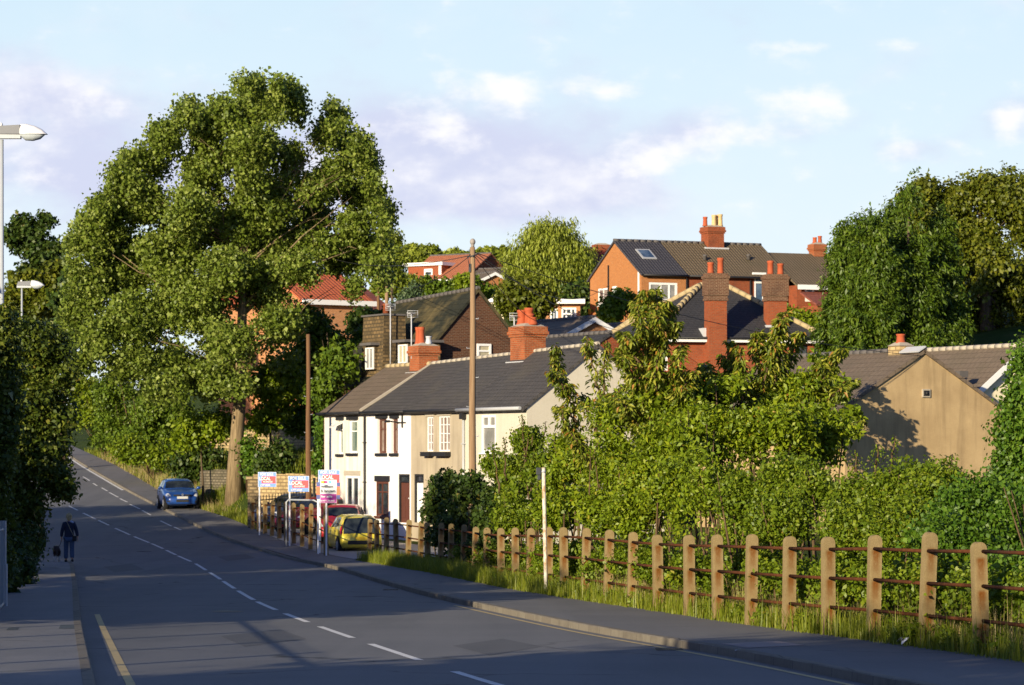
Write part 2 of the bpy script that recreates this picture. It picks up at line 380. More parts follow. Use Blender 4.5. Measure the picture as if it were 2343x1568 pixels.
tag(link('ground', np_mesh('ground', V, F, m_ground, smooth=True)), 'grassy sloping ground under the hedges, houses and trees', 'ground', kind='structure')
yr = [-40 + 1.0 * i for i in range(0, 366)]
def strip(name, fl, fr, dz, mat, y0=-40, y1=320, sub=1, dzr=None, parent=None, step=1.0):
    m = MB(); yy = np.arange(y0, y1 + 1e-6, step)
    for a, b in zip(yy[:-1], yy[1:]):
        m.quad((fl(a), a, hz(a) + dz), (fr(a), a, hz(a) + (dz if dzr is None else dzr)), (fr(b), b, hz(b) + (dz if dzr is None else dzr)), (fl(b), b, hz(b) + dz))
    return m.build(name, mat, parent)
LEND = 107.0
road = strip('road', lambda y: LK(y) - .02 - (1.75 * min(1.0, (y - LEND) / 2.0) if y > LEND else 0), lambda y: RK(y) + .02, 0.0, m_road); tag(road, 'dark asphalt road dipping and climbing away to the left', 'road', kind='structure')
KW, KH = .14, .11
def kerb(name, f, side, label, drops=()):
    m = MB(); yy = np.arange(-40, LEND if side < 0 else 320, .92)
    for a, b in zip(yy[:-1], yy[1:]):
        def hh(q):
            k = KH
            for d0, d1 in drops:
                if d0 < q < d1: k = KH - .025
                else:
                    e = min(abs(q - d0), abs(q - d1))
                    if e < 1.2: k = min(k, KH - .025 + .025 * e / 1.2)
            return k
        ha, hb = hh(a), hh(b); g = .006
        xa, xb = f(a), f(b - g); xa2, xb2 = xa + side * KW, xb + side * KW; b2 = b - g
        pts = [(xa, a, hz(a) - .15), (xa + side * .012, a, hz(a) + ha - .012), (xa + side * .03, a, hz(a) + ha), (xa2, a, hz(a) + ha), (xa2, a, hz(a) - .15)]
        ptb = [(xb, b2, hz(b) - .15), (xb + side * .012, b2, hz(b) + hb - .012), (xb + side * .03, b2, hz(b) + hb), (xb2, b2, hz(b) + hb), (xb2, b2, hz(b) - .15)]
        q = [(0, 1, 6, 5), (1, 2, 7, 6), (2, 3, 8, 7), (3, 4, 9, 8), (0, 1, 2, 3, 4), (5, 6, 7, 8, 9)]
        if side < 0: q = [t[::-1] for t in q]
        m.add(pts + ptb, [t[::-1] for t in q])
    tag(m.build(name, m_kerb), label, 'kerb', kind='structure')
d_drive = (113.0, 121.0)
kerb('kerb', RK, 1, 'long pale stone kerb along the right side of the road', drops=[(110, 119)])
kerb('kerb', LK, -1, 'worn stone kerb of the narrow left pavement')
pv = strip('pavement', lambda y: RK(y) + KW, lambda y: RB(y) + .1, KH - .006, m_pave); tag(pv, 'dark asphalt pavement between the right kerb and the post fence', 'pavement', kind='structure')
pl = strip('pavement', lambda y: LB(y) - .3, lambda y: LK(y) - KW, KH - .006, m_pave_l, y1=LEND); tag(pl, 'pale asphalt pavement where the person walks the dog', 'pavement', kind='structure')
# service cover let into the pavement, and the painted lines of the road
m_cover = plain('pink_concrete', (.34, .27, .24), .9, var=.2, scale=4)
a, b = GP(1655, 1477, .1), GP(1840, 1481, .1)
m = MB(); pts = [GP(*q, .1) for q in ((1650, 1474), (1775, 1468), (1842, 1478), (1708, 1484))]
m.add([(p.x, p.y, hz(p.y) + KH - .001) for p in pts][::-1], [(3, 2, 1, 0)]); m.build('cover_slab', m_cover, pv)
def paint(name, c, wear=.5):
    m, t, b = nodes(name); b.inputs['Roughness'].default_value = .7
    o = ncoord(t, False); n = nnoise(t, o, 5, 6, .7); col = nmix(t, nrange(t, n, .52, .70, 0, wear), c, (.10, .10, .10)); t.links.new(col, b.inputs['Base Color']); return m
m_white = paint('white_road_paint', (.70, .69, .66)); m_yellow = paint('yellow_road_paint', (.52, .38, .15), .55)
cl = curve_x([(158, 1158), (230, 1194), (290, 1221), (370, 1251), (440, 1284), (495, 1319), (590, 1380), (680, 1415), (765, 1447), (900, 1491), (1100, 1556)])
CL = smooth_fn(extend(cl, -40, 330))
dash = [((158, 1158), (174, 1168)), ((188, 1174), (212, 1188)), ((226, 1191), (247, 1202)), ((264, 1209), (291, 1224)), ((305, 1228), (334, 1242)), ((347, 1244), (373, 1256)), ((385, 1259), (408, 1270)), ((418, 1272), (442, 1285)), ((451, 1290), (474, 1305)), ((481, 1310), (508, 1326)), ((514, 1330), (539, 1347)), ((546, 1352), (580, 1373)), ((588, 1377), (631, 1396)), ((655, 1404), (707, 1424)), ((731, 1434), (806, 1460)), ((845, 1474), (967, 1511)), ((1037, 1537), (1160, 1575))]
m = MB()
def ribbon(m, y0, y1, fx, w, dz=.004):
    n = max(1, int((y1 - y0) / 1.0)); q = np.linspace(y0, y1, n + 1)
    for a, b in zip(q[:-1], q[1:]): m.quad((fx(a) - w / 2, a, hz(a) + dz), (fx(a) + w / 2, a, hz(a) + dz), (fx(b) + w / 2, b, hz(b) + dz), (fx(b) - w / 2, b, hz(b) + dz))
for p, q in dash:
    g, h = GP(*p), GP(*q); ribbon(m, h.y, g.y, CL, .11)
y = GP(1160, 1575).y - 4.5
while y > -20: ribbon(m, y - 2.6, y, CL, .11); y -= 7.0
y = GP(158, 1158).y + 4
while y < 300: ribbon(m, y, y + 3, CL, .11); y += 6
m.build('centre_line', m_white, road)
m = MB(); y1 = GP(1016, 1386).y
ribbon(m, -30, y1, lambda y: RK(y) - .22, .085); m.build('yellow_line', m_yellow, road)
m = MB(); g1 = GP(222, 1406); g2 = GP(300, 1568); g0 = GP(232, 1430)
f = lambda y: float(np.interp(y, [-30, g2.y, g0.y, g1.y], [g2.x + (g2.x - g0.x) / (g2.y - g0.y) * (-30 - g2.y) * .8, g2.x, g0.x, g1.x]))
ribbon(m, -30, g1.y, f, .10); m.build('yellow_line', m_yellow, road)
m = MB()     # white dashes of the far lay-by bay
for p, q in [((190, 1091), (205, 1100)), ((213, 1106), (222, 1112)), ((232, 1116), (246, 1124)), ((250, 1127), (270, 1138)), ((274, 1141), (291, 1149)), ((297, 1154), (320, 1165)), ((325, 1168), (345, 1179)), ((367, 1192), (392, 1204)), ((398, 1206), (414, 1213))]:
    g, h = GP(*p), GP(*q); off = [(g.x - RK(g.y)), (h.x - RK(h.y))]
    ribbon(m, h.y, g.y, lambda y: RK(y) + float(np.interp(y, [h.y, g.y], [off[1], off[0]])), .10)
m.build('bay_line', m_white, road)
m = MB()     # broad pale band of the far kerb edge
ribbon(m, GP(286, 1122).y, 245, lambda y: RK(y) - .12, .16); m.build('edge_line', m_white, road)
# forecourt of the cottages
fa, fb = P(600, 1190, 138), P(1080, 1190, 112)
m = MB(); R = [(RB(y) + .1, y) for y in np.arange(108, 136, 2.0)]
for (x0, y0), (x1, y1) in zip(R[:-1], R[1:]):
    m.quad((x0, y0, hz(y0) + .115), (x0 + 9.5, y0 + 4.5, hz(y0) + .22), (x1 + 9.5, y1 + 4.5, hz(y1) + .22), (x1, y1, hz(y1) + .115))
tag(m.build('forecourt', m_concrete), 'pale concrete forecourt with parked cars before the cottages', 'forecourt', kind='structure')

# repairs, covers and drains that a worn road carries
m_patch = asphalt('asphalt_repair', (.085, .086, .09), (.105, .105, .107), (.07, .071, .075)); m_iron = plain('cast_iron', (.045, .043, .042), .6, .5, var=.3, scale=20)
def flat(name, mat, parent, pts, lift, dz=0.0):
    m = MB(); q = [GP(u, v, dz) for u, v in pts]; q = [(p.x, p.y, hz(p.y) + dz + lift) for p in q]; m.add(q, [(3, 2, 1, 0)])
    m.build(name, mat, parent)
flat('repair_patch', m_patch, road, [(640, 1440), (700, 1462), (560, 1480), (505, 1456)], .003)
flat('repair_patch', m_patch, road, [(300, 1290), (330, 1303), (262, 1310), (236, 1297)], .003)
flat('repair_patch', m_patch, road, [(1150, 1462), (1240, 1480), (1120, 1500), (1035, 1478)], .003)
flat('repair_patch', m_patch, road, [(560, 1268), (585, 1277), (520, 1284), (497, 1274)], .003)
flat('cover_plate', m_iron, pl, [(139, 1430), (180, 1430), (182, 1439), (134, 1439)], .003, KH - .006)
flat('cover_plate', m_iron, pl, [(20, 1436), (44, 1436), (40, 1442), (14, 1442)], .003, KH - .006)
for u, v in ((1560, 1487), (905, 1350)):
    g = GP(u, v); m = MB(); x0 = RK(g.y) - .50
    m.box(x0, g.y - .25, hz(g.y) - .05, x0 + .42, g.y + .25, hz(g.y) + .004)
    for i in range(6): m.box(x0 + .03, g.y - .22 + i * .08, hz(g.y) + .004, x0 + .39, g.y - .19 + i * .08, hz(g.y) + .012)
    m.build('drain_grate', m_iron, road)
for u, v in ((520, 1400), (330, 1262)):
    g = GP(u, v); m = MB(); m.lathe([(.30, -.02), (.30, .005), (.26, .006), (.25, .010), (.0, .010)], (g.x, g.y, hz(g.y)), 20); m.build('manhole_cover', m_iron, road)
# ------------------------------------------------------------------ houses
m_white_wall = rendered('white_render', (.78, .75, .67), (.70, .67, .59), (.40, .36, .29), streak=.7)
m_bright_wall = rendered('bright_white_render', (.84, .82, .79), (.80, .78, .75), (.55, .52, .47), streak=.3)
m_tan_wall = rendered('tan_pebbledash', (.46, .395, .285), (.39, .33, .24), (.24, .20, .145), streak=.6)
m_cream_wall = rendered('cream_render', (.60, .56, .46), (.56, .52, .42), (.40, .36, .29), streak=.3)
m_ochre_wall = rendered('ochre_render', (.50, .365, .195), (.40, .285, .15), (.26, .185, .10), streak=.75)
m_pale_wall = rendered('pale_cream_render', (.78, .70, .50), (.74, .66, .47))
m_brick_brown = bricky('brown_brick', (.135, .050, .024), (.08, .030, .017), (.16, .115, .08), ms=.013, dirt_amt=.4)
m_brick_red = bricky('red_brick', (.37, .085, .030), (.28, .062, .024), (.25, .13, .075), dirt_amt=.3)
m_brick_dkred = bricky('weathered_red_brick', (.36, .080, .028), (.26, .058, .022), (.24, .12, .07), dirt_amt=.5)
m_brick_orange = bricky('orange_brick', (.50, .195, .060), (.42, .155, .048), (.44, .24, .12), dirt=(.36, .15, .05), dirt_amt=.3)
m_brick_tan = bricky('tan_orange_brick', (.56, .24, .095), (.47, .19, .075), (.50, .32, .19), dirt_amt=.1)
m_brick_chim = bricky('chimney_brick', (.42, .105, .034), (.30, .072, .024), (.34, .20, .11), dirt_amt=.5)
m_brick_sooty = bricky('sooty_brick', (.16, .075, .045), (.11, .05, .032), (.28, .20, .13), dirt_amt=.6)
m_stone = bricky('rough_stone', (.40, .30, .16), (.27, .19, .10), (.15, .115, .07), bw=.36, bh=.15, ms=.03, dirt=(.07, .055, .03), dirt_amt=.9, bump=1.0)
m_stone_grey = bricky('grey_stone', (.24, .205, .145), (.15, .13, .09), (.08, .07, .05), bw=.30, bh=.14, ms=.03, dirt=(.05, .05, .025), dirt_amt=.9, bump=1.0)
m_stone_dark = bricky('sooty_stone', (.24, .16, .075), (.10, .075, .04), (.07, .055, .035), bw=.33, bh=.17, ms=.03, dirt=(.035, .03, .018), dirt_amt=1.0, bump=1.0)
m_stone_gold = bricky('golden_stone', (.60, .45, .23), (.46, .33, .16), (.22, .16, .09), bw=.38, bh=.16, ms=.028, dirt=(.17, .12, .06), dirt_amt=.8, bump=1.0)
m_slate = tiled('slate_roof', (.062, .058, .056), (.080, .074, .070), (.035, .033, .032), w=.28, h=.24, moss=(.105, .095, .075), moss_amt=.5)
m_slate_dk = tiled('dark_slate_roof', (.040, .040, .043), (.052, .051, .054), (.022, .022, .024), w=.28, h=.22)
m_brown_tile = tiled('brown_tile_roof', (.145, .110, .078), (.165, .125, .088), (.08, .062, .046), w=.33, h=.34, moss=(.11, .095, .06))
m_olive_tile = tiled('olive_brown_tile_roof', (.150, .112, .065), (.170, .128, .076), (.07, .055, .038), w=.21, h=.36, wave=True, moss=(.11, .095, .055))
m_mossy = tiled('mossy_tile_roof', (.022, .024, .016), (.029, .030, .020), (.016, .017, .012), w=.33, h=.34, moss=(.17, .13, .055), moss_amt=.85)
m_grey_pan = tiled('grey_pantile_roof', (.060, .058, .066), (.070, .067, .075), (.022, .022, .026), w=.21, h=.36, wave=True)
m_red_pan = tiled('red_pantile_roof', (.48, .115, .045), (.54, .14, .055), (.16, .04, .02), w=.30, h=.34, wave=True)
m_russet_tile = tiled('russet_tile_roof', (.37, .13, .065), (.41, .15, .075), (.18, .06, .035), w=.30, h=.34, wave=True)
m_maroon_tile = tiled('maroon_tile_roof', (.22, .07, .05), (.25, .08, .055), (.12, .04, .03), w=.3, h=.34)
m_oxblood_tile = tiled('oxblood_tile_roof', (.18, .036, .022), (.21, .042, .026), (.09, .02, .014), w=.3, h=.34)
m_upvc = plain('white_frame', (.82, .82, .80), .35, var=.03)
m_brownframe = plain('brown_frame', (.11, .04, .025), .5, var=.2)
m_blackpaint = plain('black_paint', (.018, .018, .02), .55, var=.25)
m_gutter = plain('grey_gutter', (.42, .43, .44), .45, var=.1)
m_ridge = plain('ridge_tile', (.42, .33, .18), .85, var=.2, scale=5)
m_ridge_grey = plain('grey_ridge_tile', (.11, .10, .095), .85, var=.25, scale=4)
m_mortar = plain('pale_mortar', (.42, .37, .29), .9, var=.25, scale=6)
m_lead = plain('lead_flashing', (.52, .53, .55), .5, var=.12)
m_terra = plain('terracotta_pot', (.40, .085, .03), .8, var=.25)
m_yellowpot = plain('yellow_clay_pot', (.60, .42, .20), .8, var=.2)
m_pale_stone = plain('pale_quoin_stone', (.66, .54, .34), .85, var=.15)
m_wood_fascia = plain('white_fascia', (.80, .80, .79), .5, var=.04)
def glassy(name, c, c2):
    m, t, b = nodes(name); b.inputs['Roughness'].default_value = .06; b.inputs['Specular IOR Level'].default_value = .6
    n = nnoise(t, ncoord(t, False), 1.3, 3, .5); t.links.new(nmix(t, nrange(t, n, .42, .58), c, c2), b.inputs['Base Color']); return m
m_glass = glassy('dark_window_glass', (.018, .022, .028), (.05, .06, .07))
m_glass_blue = glassy('blue_window_glass', (.04, .07, .12), (.10, .15, .22))
m_glass_net = glassy('net_curtain_glass', (.30, .29, .27), (.20, .20, .19))
m_glass_green = glassy('green_tint_glass', (.10, .15, .13), (.20, .24, .20))
m_curtain = plain('curtain_glass', (.42, .38, .26), .4, var=.3, scale=4)
m_glass_brown = glassy('brown_curtain_glass', (.16, .10, .08), (.28, .22, .18))

class House:
    def __init__(s, name, label, A, B, z0, cat='house', group=None):
        a, b = P(*A), P(*B)
        s.O = Vector((a.x, a.y)); d = Vector((b.x - a.x, b.y - a.y)); s.L = d.length
        s.ex = d.normalized(); s.ey = Vector((-s.ex.y, s.ex.x)); s.z0 = z0
        s.root = thing(name, label, cat, (a.x, a.y, z0), math.atan2(s.ex.y, s.ex.x), group)
    def fr(s, u, v, y=0.0):            # picture position -> local (x, z) on the plane y
        r = Vector(((u - HU) / FPX, 1.0)); D = (s.O.dot(s.ey) + y) / r.dot(s.ey)
        return (D * r.dot(s.ex) - s.O.dot(s.ex), (HV - v) / FPX * D - s.z0)
    def sd(s, u, v, x=0.0):            # picture position -> local (y, z) on the plane x
        r = Vector(((u - HU) / FPX, 1.0)); D = (s.O.dot(s.ex) + x) / r.dot(s.ex)
        return (D * r.dot(s.ey) - s.O.dot(s.ey), (HV - v) / FPX * D - s.z0)
    def rect(s, u0, v0, u1, v1, side=None):
        f = (lambda u, v: s.fr(u, v)) if side is None else (lambda u, v: s.sd(u, v, side))
        um = (u0 + u1) / 2; a, b = f(u0, v0)[0], f(u1, v0)[0]; z = (f(um, v0)[1], f(um, v1)[1])
        return (min(a, b), max(a, b), min(z), max(z))
def FRONT(x, z, d): return (x, d, z)
def SIDE(L, sgn): return (lambda y, z, d: (L - sgn * d, y, z))
def mbox(m, mp, x0, x1, z0, z1, d0, d1):
    a, b = mp(x0, z0, d0), mp(x1, z1, d1)
    m.box(*[min(p, q) for p, q in zip(a, b)], *[max(p, q) for p, q in zip(a, b)])
def panel(m, mp, x0, x1, z0, z1, opens, dep=.12, flip=False):
    xs = sorted({x0, x1, *[o[0] for o in opens], *[o[1] for o in opens]}); zs = sorted({z0, z1, *[o[2] for o in opens], *[o[3] for o in opens]})
    xs = [x for x in xs if x0 <= x <= x1]; zs = [z for z in zs if z0 <= z <= z1]
    def q(a, b, c, d):
        p = [a, b, c, d]; m.quad(*(p[::-1] if flip else p))
    for xa, xb in zip(xs[:-1], xs[1:]):
        for za, zb in zip(zs[:-1], zs[1:]):
            cx, cz = (xa + xb) / 2, (za + zb) / 2
            if any(o[0] < cx < o[1] and o[2] < cz < o[3] for o in opens): continue
            q(mp(xa, za, 0), mp(xb, za, 0), mp(xb, zb, 0), mp(xa, zb, 0))
    for a, b, c, d in opens:
        q(mp(a, c, 0), mp(a, d, 0), mp(a, d, dep), mp(a, c, dep)); q(mp(b, c, 0), mp(b, c, dep), mp(b, d, dep), mp(b, d, 0))
        q(mp(a, c, 0), mp(a, c, dep), mp(b, c, dep), mp(b, c, 0)); q(mp(a, d, 0), mp(b, d, 0), mp(b, d, dep), mp(a, d, dep))
def window(parent, mp, r, frame, pane, vbars=(), hbars=(), fw=.07, dep=.12, bar=.05, sill=None, sill_mat=None, lintel=None, lintel_mat=None):
    x0, x1, z0, z1 = r; m = MB(); d0, d1 = dep - .05, dep + .03
    mbox(m, mp, x0, x0 + fw, z0, z1, d0, d1); mbox(m, mp, x1 - fw, x1, z0, z1, d0, d1)
    mbox(m, mp, x0 + fw, x1 - fw, z0, z0 + fw, d0, d1); mbox(m, mp, x0 + fw, x1 - fw, z1 - fw, z1, d0, d1)
    for f in vbars: x = x0 + (x1 - x0) * f; mbox(m, mp, x - bar / 2, x + bar / 2, z0 + fw, z1 - fw, d0 + .004, d1)
    for f in hbars: z = z0 + (z1 - z0) * f; mbox(m, mp, x0 + fw, x1 - fw, z - bar / 2, z + bar / 2, d0 + .002, d1)
    w = m.build('window', frame, parent)
    m = MB(); mbox(m, mp, x0 + fw * .5, x1 - fw * .5, z0 + fw * .5, z1 - fw * .5, dep, dep + .02); m.build('pane', pane, w)
    if sill:
        m = MB(); mbox(m, mp, x0 - .09, x1 + .09, z0 - sill, z0 - .002, -.09, dep - .06); m.build('sill', sill_mat, w, .008)
    if lintel:
        m = MB(); mbox(m, mp, x0 - .12, x1 + .12, z1 + .004, z1 + lintel, -.05, .05); m.build('lintel', lintel_mat, w, .008)
    return w
def door(parent, mp, r, mat, surround=None, glass=None):
    x0, x1, z0, z1 = r; m = MB(); mbox(m, mp, x0 + .09, x1 - .09, z0, z1 - .3, .10, .15)
    for za, zb in ((.12, .40), (.46, .62)):
        h = z1 - .3 - z0; w = (x1 - x0 - .18)
        for fa, fb in ((.14, .45), (.55, .86)): mbox(m, mp, x0 + .09 + w * fa, x0 + .09 + w * fb, z0 + h * za, z0 + h * zb, .085, .10)
    d = m.build('door', mat, parent)
    m = MB(); mbox(m, mp, x0, x0 + .09, z0, z1, .03, .15); mbox(m, mp, x1 - .09, x1, z0, z1, .03, .15); mbox(m, mp, x0 + .09, x1 - .09, z1 - .09, z1, .03, .15); mbox(m, mp, x0 + .09, x1 - .09, z1 - .34, z1 - .28, .03, .15)
    m.build('frame', surround or m_blackpaint, d)
    m = MB(); mbox(m, mp, x0 + .09, x1 - .09, z1 - .28, z1 - .09, .11, .13); m.build('pane', glass or m_glass, d)
    m = MB(); a = mp(x1 - .2, z0 + 1.0, .06); m.ball(a, .035, 8, 6); m.build('handle', m_lead, d)
    return d
def gable_walls(m, L, W, ze, zr0, zr1, opens_f=(), opens_r=(), opens_l=(), x0=0.0, left=True, right=True, dep=.12, yr=None, zeb=None):
    yr = W / 2 if yr is None else yr; zeb = ze if zeb is None else zeb
    panel(m, FRONT, x0, L, 0, ze, list(opens_f), dep)
    panel(m, lambda x, z, d: (x, W - d, z), x0, L, 0, zeb, [], dep, True)
    for on, X, zr, op, sg in ((left, x0, zr0, opens_l, -1), (right, L, zr1, opens_r, 1)):
        if not on: continue
        panel(m, SIDE(X, sg), 0, W, 0, min(ze, zeb), list(op), dep, sg < 0)
        t = [(X, 0, min(ze, zeb)), (X, W, min(ze, zeb)), (X, W, zeb), (X, yr, zr), (X, 0, ze)]
        if ze == zeb: t = [t[0], t[1], t[3]]
        m.add(t, [tuple(range(len(t))) if sg > 0 else tuple(range(len(t)))[::-1]])
def gable_roof(parent, x0, x1, W, ze, zr0, zr1, mat, ov=.28, go0=.1, go1=.1, thick=.12, yr=None, zeb=None, ridge=m_ridge_grey, ridge_r=.11):
    yr = W / 2 if yr is None else yr; zeb = ze if zeb is None else zeb
    m = MB(); zm = (zr0 + zr1) / 2
    sf = (zm - ze) / yr; sb = (zm - zeb) / (W - yr); up = .13
    xa, xb = x0 - go0, x1 + go1
    m.slab((xa, -ov, ze - sf * ov + up), (xb, -ov, ze - sf * ov + up), (xb, yr, zr1 + up), (xa, yr, zr0 + up), thick)
    m.slab((xb, W + ov, zeb - sb * ov + up), (xa, W + ov, zeb - sb * ov + up), (xa, yr, zr0 + up), (xb, yr, zr1 + up), thick)
    r = m.build('roof', mat, parent)
    if ridge:
        m = MB(); n = max(2, int((xb - xa) / .45))
        for i in range(n):
            a, b = i / n, (i + .97) / n
            m.tube([(xa + (xb - xa) * a, yr, zr0 + (zr1 - zr0) * a + up), (xa + (xb - xa) * b, yr, zr0 + (zr1 - zr0) * b + up)], [ridge_r, ridge_r * .93], 8)
        m.build('ridge_tiles', ridge, r)
    return r
def gutter(parent, x0, x1, y, z, mat, r=.06):
    m = MB(); m.tube([(x0, y, z), (x1, y, z)], r, 8); return m.build('gutter', mat, parent)
def pipe(parent, pts, mat, r=.04, name='drainpipe'):
    m = MB(); m.tube(pts, r, 8); 
    a, b = Vector(pts[0]), Vector(pts[-1])
    for f in (.2, .5, .8): c = a.lerp(b, f); m.box(c.x - r * 1.7, c.y - r * 1.3, c.z - .02, c.x + r * 1.7, c.y + r * 1.2, c.z + .02)
    return m.build(name, mat, parent)
def chimney(parent, cx, cy, w, d, z0, z1, mat, pots=(), cap=m_mortar, corbel=True, flash=True, top_mat=None, bands=0):
    m = MB(); zc = z1 - .42 if corbel else z1
    m.box(cx - w / 2, cy - d / 2, z0, cx + w / 2, cy + d / 2, zc)
    ch = m.build('chimney', mat, parent)
    if corbel:
        m = MB()
        for i, (e, a, b) in enumerate(((.05, 0, .10), (.10, .10, .22), (.06, .22, .42))): m.box(cx - w / 2 - e, cy - d / 2 - e, zc + a, cx + w / 2 + e, cy + d / 2 + e, zc + b - .002)
        m.build('corbel', top_mat or mat, ch)
    m = MB(); k = .03
    m.add([(cx - w / 2 - k, cy - d / 2 - k, z1), (cx + w / 2 + k, cy - d / 2 - k, z1), (cx + w / 2 + k, cy + d / 2 + k, z1), (cx - w / 2 - k, cy + d / 2 + k, z1),
           (cx - w / 4, cy - d / 4, z1 + .13), (cx + w / 4, cy - d / 4, z1 + .13), (cx + w / 4, cy + d / 4, z1 + .13), (cx - w / 4, cy + d / 4, z1 + .13)], [(0, 1, 5, 4), (1, 2, 6, 5), (2, 3, 7, 6), (3, 0, 4, 7), (4, 5, 6, 7)])
    m.build('mortar_cap', cap, ch)
    for (dx, dyy, h, r, pm) in pots:
        m = MB(); m.lathe([(r * 1.12, 0), (r * 1.12, .08), (r * .95, .12), (r * .86, h * .8), (r, h * .86), (r * 1.02, h), (r * .7, h), (r * .6, h - .12)], (cx + dx, cy + dyy, z1 + .06), 14)
        m.build('chimney_pot', pm, ch)
    return ch
def aerial(parent, x, y, z, h, rz=0.0):
    m = MB(); m.tube([(x, y, z), (x, y, z + h)], .028, 6)
    c, s_ = math.cos(rz), math.sin(rz); L = 1.15
    m.tube([(x - c * L * .5, y - s_ * L * .5, z + h), (x + c * L * .5, y + s_ * L * .5, z + h)], .014, 6)
    for i in range(9):
        f = -.45 + i * .1; w = .16
        m.tube([(x + c * L * f + s_ * w, y + s_ * L * f - c * w, z + h), (x + c * L * f - s_ * w, y + s_ * L * f + c * w, z + h)], .008, 5)
    for g in (-.14, -.05, .05, .14):
        m.tube([(x + c * L * .5 + s_ * .22, y + s_ * L * .5 - c * .22, z + h + g), (x + c * L * .5 - s_ * .22, y + s_ * L * .5 + c * .22, z + h + g)], .010, 5)
    for g in (-.22, .22): m.tube([(x + c * L * .5 + s_ * g, y + s_ * L * .5 - c * g, z + h - .16), (x + c * L * .5 + s_ * g, y + s_ * L * .5 - c * g, z + h + .16)], .010, 5)
    return m.build('aerial', m_lead, parent)

# ---- the row of four cottages
CA, CB = (742, 945, 133), (1205, 930, 116)
CW = 6.1; ZB = -4.15
ZE = 1.81
def cot(label, u0, u1):
    h = House('terraced_cottage', label, CA, CB, ZB, 'cottage', 'terraced cottages in one row')
    h.x0 = h.fr(u0, 940)[0]; h.x1 = h.fr(u1, 940)[0]; return h
def ridge_at(x, L):     # the dark ridge sinks slightly toward the far end
    return 3.74 - ZB + (4.12 - 3.74) * max(0, (x - 4.0)) / (L - 4.0)
c1 = cot('white rendered end cottage with brown tiled roof beside the ivy and red car', 742, 838)
c2 = cot('bright white cottage with brown window frames and black door surround', 838, 940)
c3 = cot('tan pebbledashed cottage with small-paned white windows and black window boxes', 940, 1060)
c4_ = cot('cream rendered cottage at the near gable end behind the telegraph pole', 1060, 1205)
H = ZE - ZB
def cottage(h, wall, openings, right=False, left=False):
    m = MB(); L0, L1 = h.x0 + (.004 if not left else 0), h.x1
    z0r, z1r = ridge_at(L0, h.L), ridge_at(L1, h.L)
    gable_walls(m, L1, CW, H, z0r, z1r, openings, x0=L0, left=True, right=True, dep=.16)
    return m.build('wall', wall, h.root)
# cottage 1
h = c1; R = h.rect
o1 = [R(772, 962, 784, 1039), R(796, 961, 817, 1037), R(791, 1088, 822, 1163), R(742, 1086, 758, 1180)]
cottage(h, m_white_wall, o1, left=True)
w = window(h.root, FRONT, o1[0], m_upvc, m_glass_green, hbars=(.72,), dep=.16, sill=.12, sill_mat=m_blackpaint, lintel=.17, lintel_mat=m_blackpaint)
m = MB(); x0, x1, z0, z1 = o1[0]; hh = z1 - z0   # top light tilted open
m.slab((x0 + .04, -.42, z0 + hh * .80), (x1 - .04, -.42, z0 + hh * .80), (x1 - .04, .07, z1 - .06), (x0 + .04, .07, z1 - .06), .035); m.build('open_light', m_upvc, w)
window(h.root, FRONT, o1[1], m_upvc, m_glass_green, hbars=(.66,), dep=.16, fw=.09, sill=.12, sill_mat=m_blackpaint, lintel=.17, lintel_mat=m_blackpaint)
window(h.root, FRONT, o1[2], m_upvc, m_glass, vbars=(.5,), dep=.04, fw=.12, bar=.14, sill=.10, sill_mat=m_upvc, lintel=.20, lintel_mat=m_mortar)
door(h.root, FRONT, o1[3], m_brownframe, m_blackpaint)
gable_roof(h.root, h.x0, h.x1, CW, H, 3.74 - ZB, 3.74 - ZB, m_brown_tile, go0=.15, go1=-.06, ridge=m_ridge)
m = MB(); m.slab((h.x1 - .10, -.30, H - .05 + .14), (h.x1 + .05, -.30, H - .05 + .14), (h.x1 + .05, CW / 2, 3.74 - ZB + .17), (h.x1 - .10, CW / 2, 3.74 - ZB + .17), .1); m.build('verge_mortar', m_mortar, h.root)
pipe(h.root, [(h.x1 - .06, -.06, H - .2), (h.x1 - .06, -.06, .2)], m_blackpaint, .05)
gutter(h.root, h.x0 - .1, h.x1, -.32, H - .06, m_blackpaint)
# cottage 2
h = c2; R = h.rect
o2 = [R(863, 958, 884, 1037), R(895, 958, 910, 1037), R(861, 1102, 889, 1181), R(911, 1085, 937, 1196)]
cottage(h, m_bright_wall, o2)
for q in o2[:2]: window(h.root, FRONT, q, m_brownframe, m_glass_brown, hbars=(.7,), vbars=(.5,), dep=.16, fw=.09, sill=.13, sill_mat=m_blackpaint, lintel=.20, lintel_mat=m_blackpaint)
window(h.root, FRONT, o2[2], m_brownframe, m_glass, vbars=(.45,), hbars=(.7,), dep=.05, fw=.09, sill=.10, sill_mat=m_brownframe, lintel=.24, lintel_mat=m_blackpaint)
door(h.root, FRONT, o2[3], m_brownframe, m_blackpaint)
gable_roof(h.root, h.x0 + .05, h.x1, CW, H, ridge_at(h.x0, h.L), ridge_at(h.x1, h.L), m_slate, go0=0, go1=0, ridge=m_mortar, ridge_r=.09)
gutter(h.root, h.x0 + .05, h.x1, -.32, H - .06, m_blackpaint)
x, z = h.fr(921, 962); m = MB(); m.box(x - .05, -.04, z - .3, x + .05, .0, z + .3); m.build('wall_anchor', m_blackpaint, h.root)
x, z = h.fr(920, 967); m = MB(); m.tube([(x - .45, -.06, z), (x + .4, -.06, z)], .025, 6); m.tube([(x - .3, 0, z), (x - .3, -.5, z + .06)], .03, 6); m.box(x - .4, -.62, z, x - .2, -.45, z + .1); m.build('wall_light', m_blackpaint, h.root)
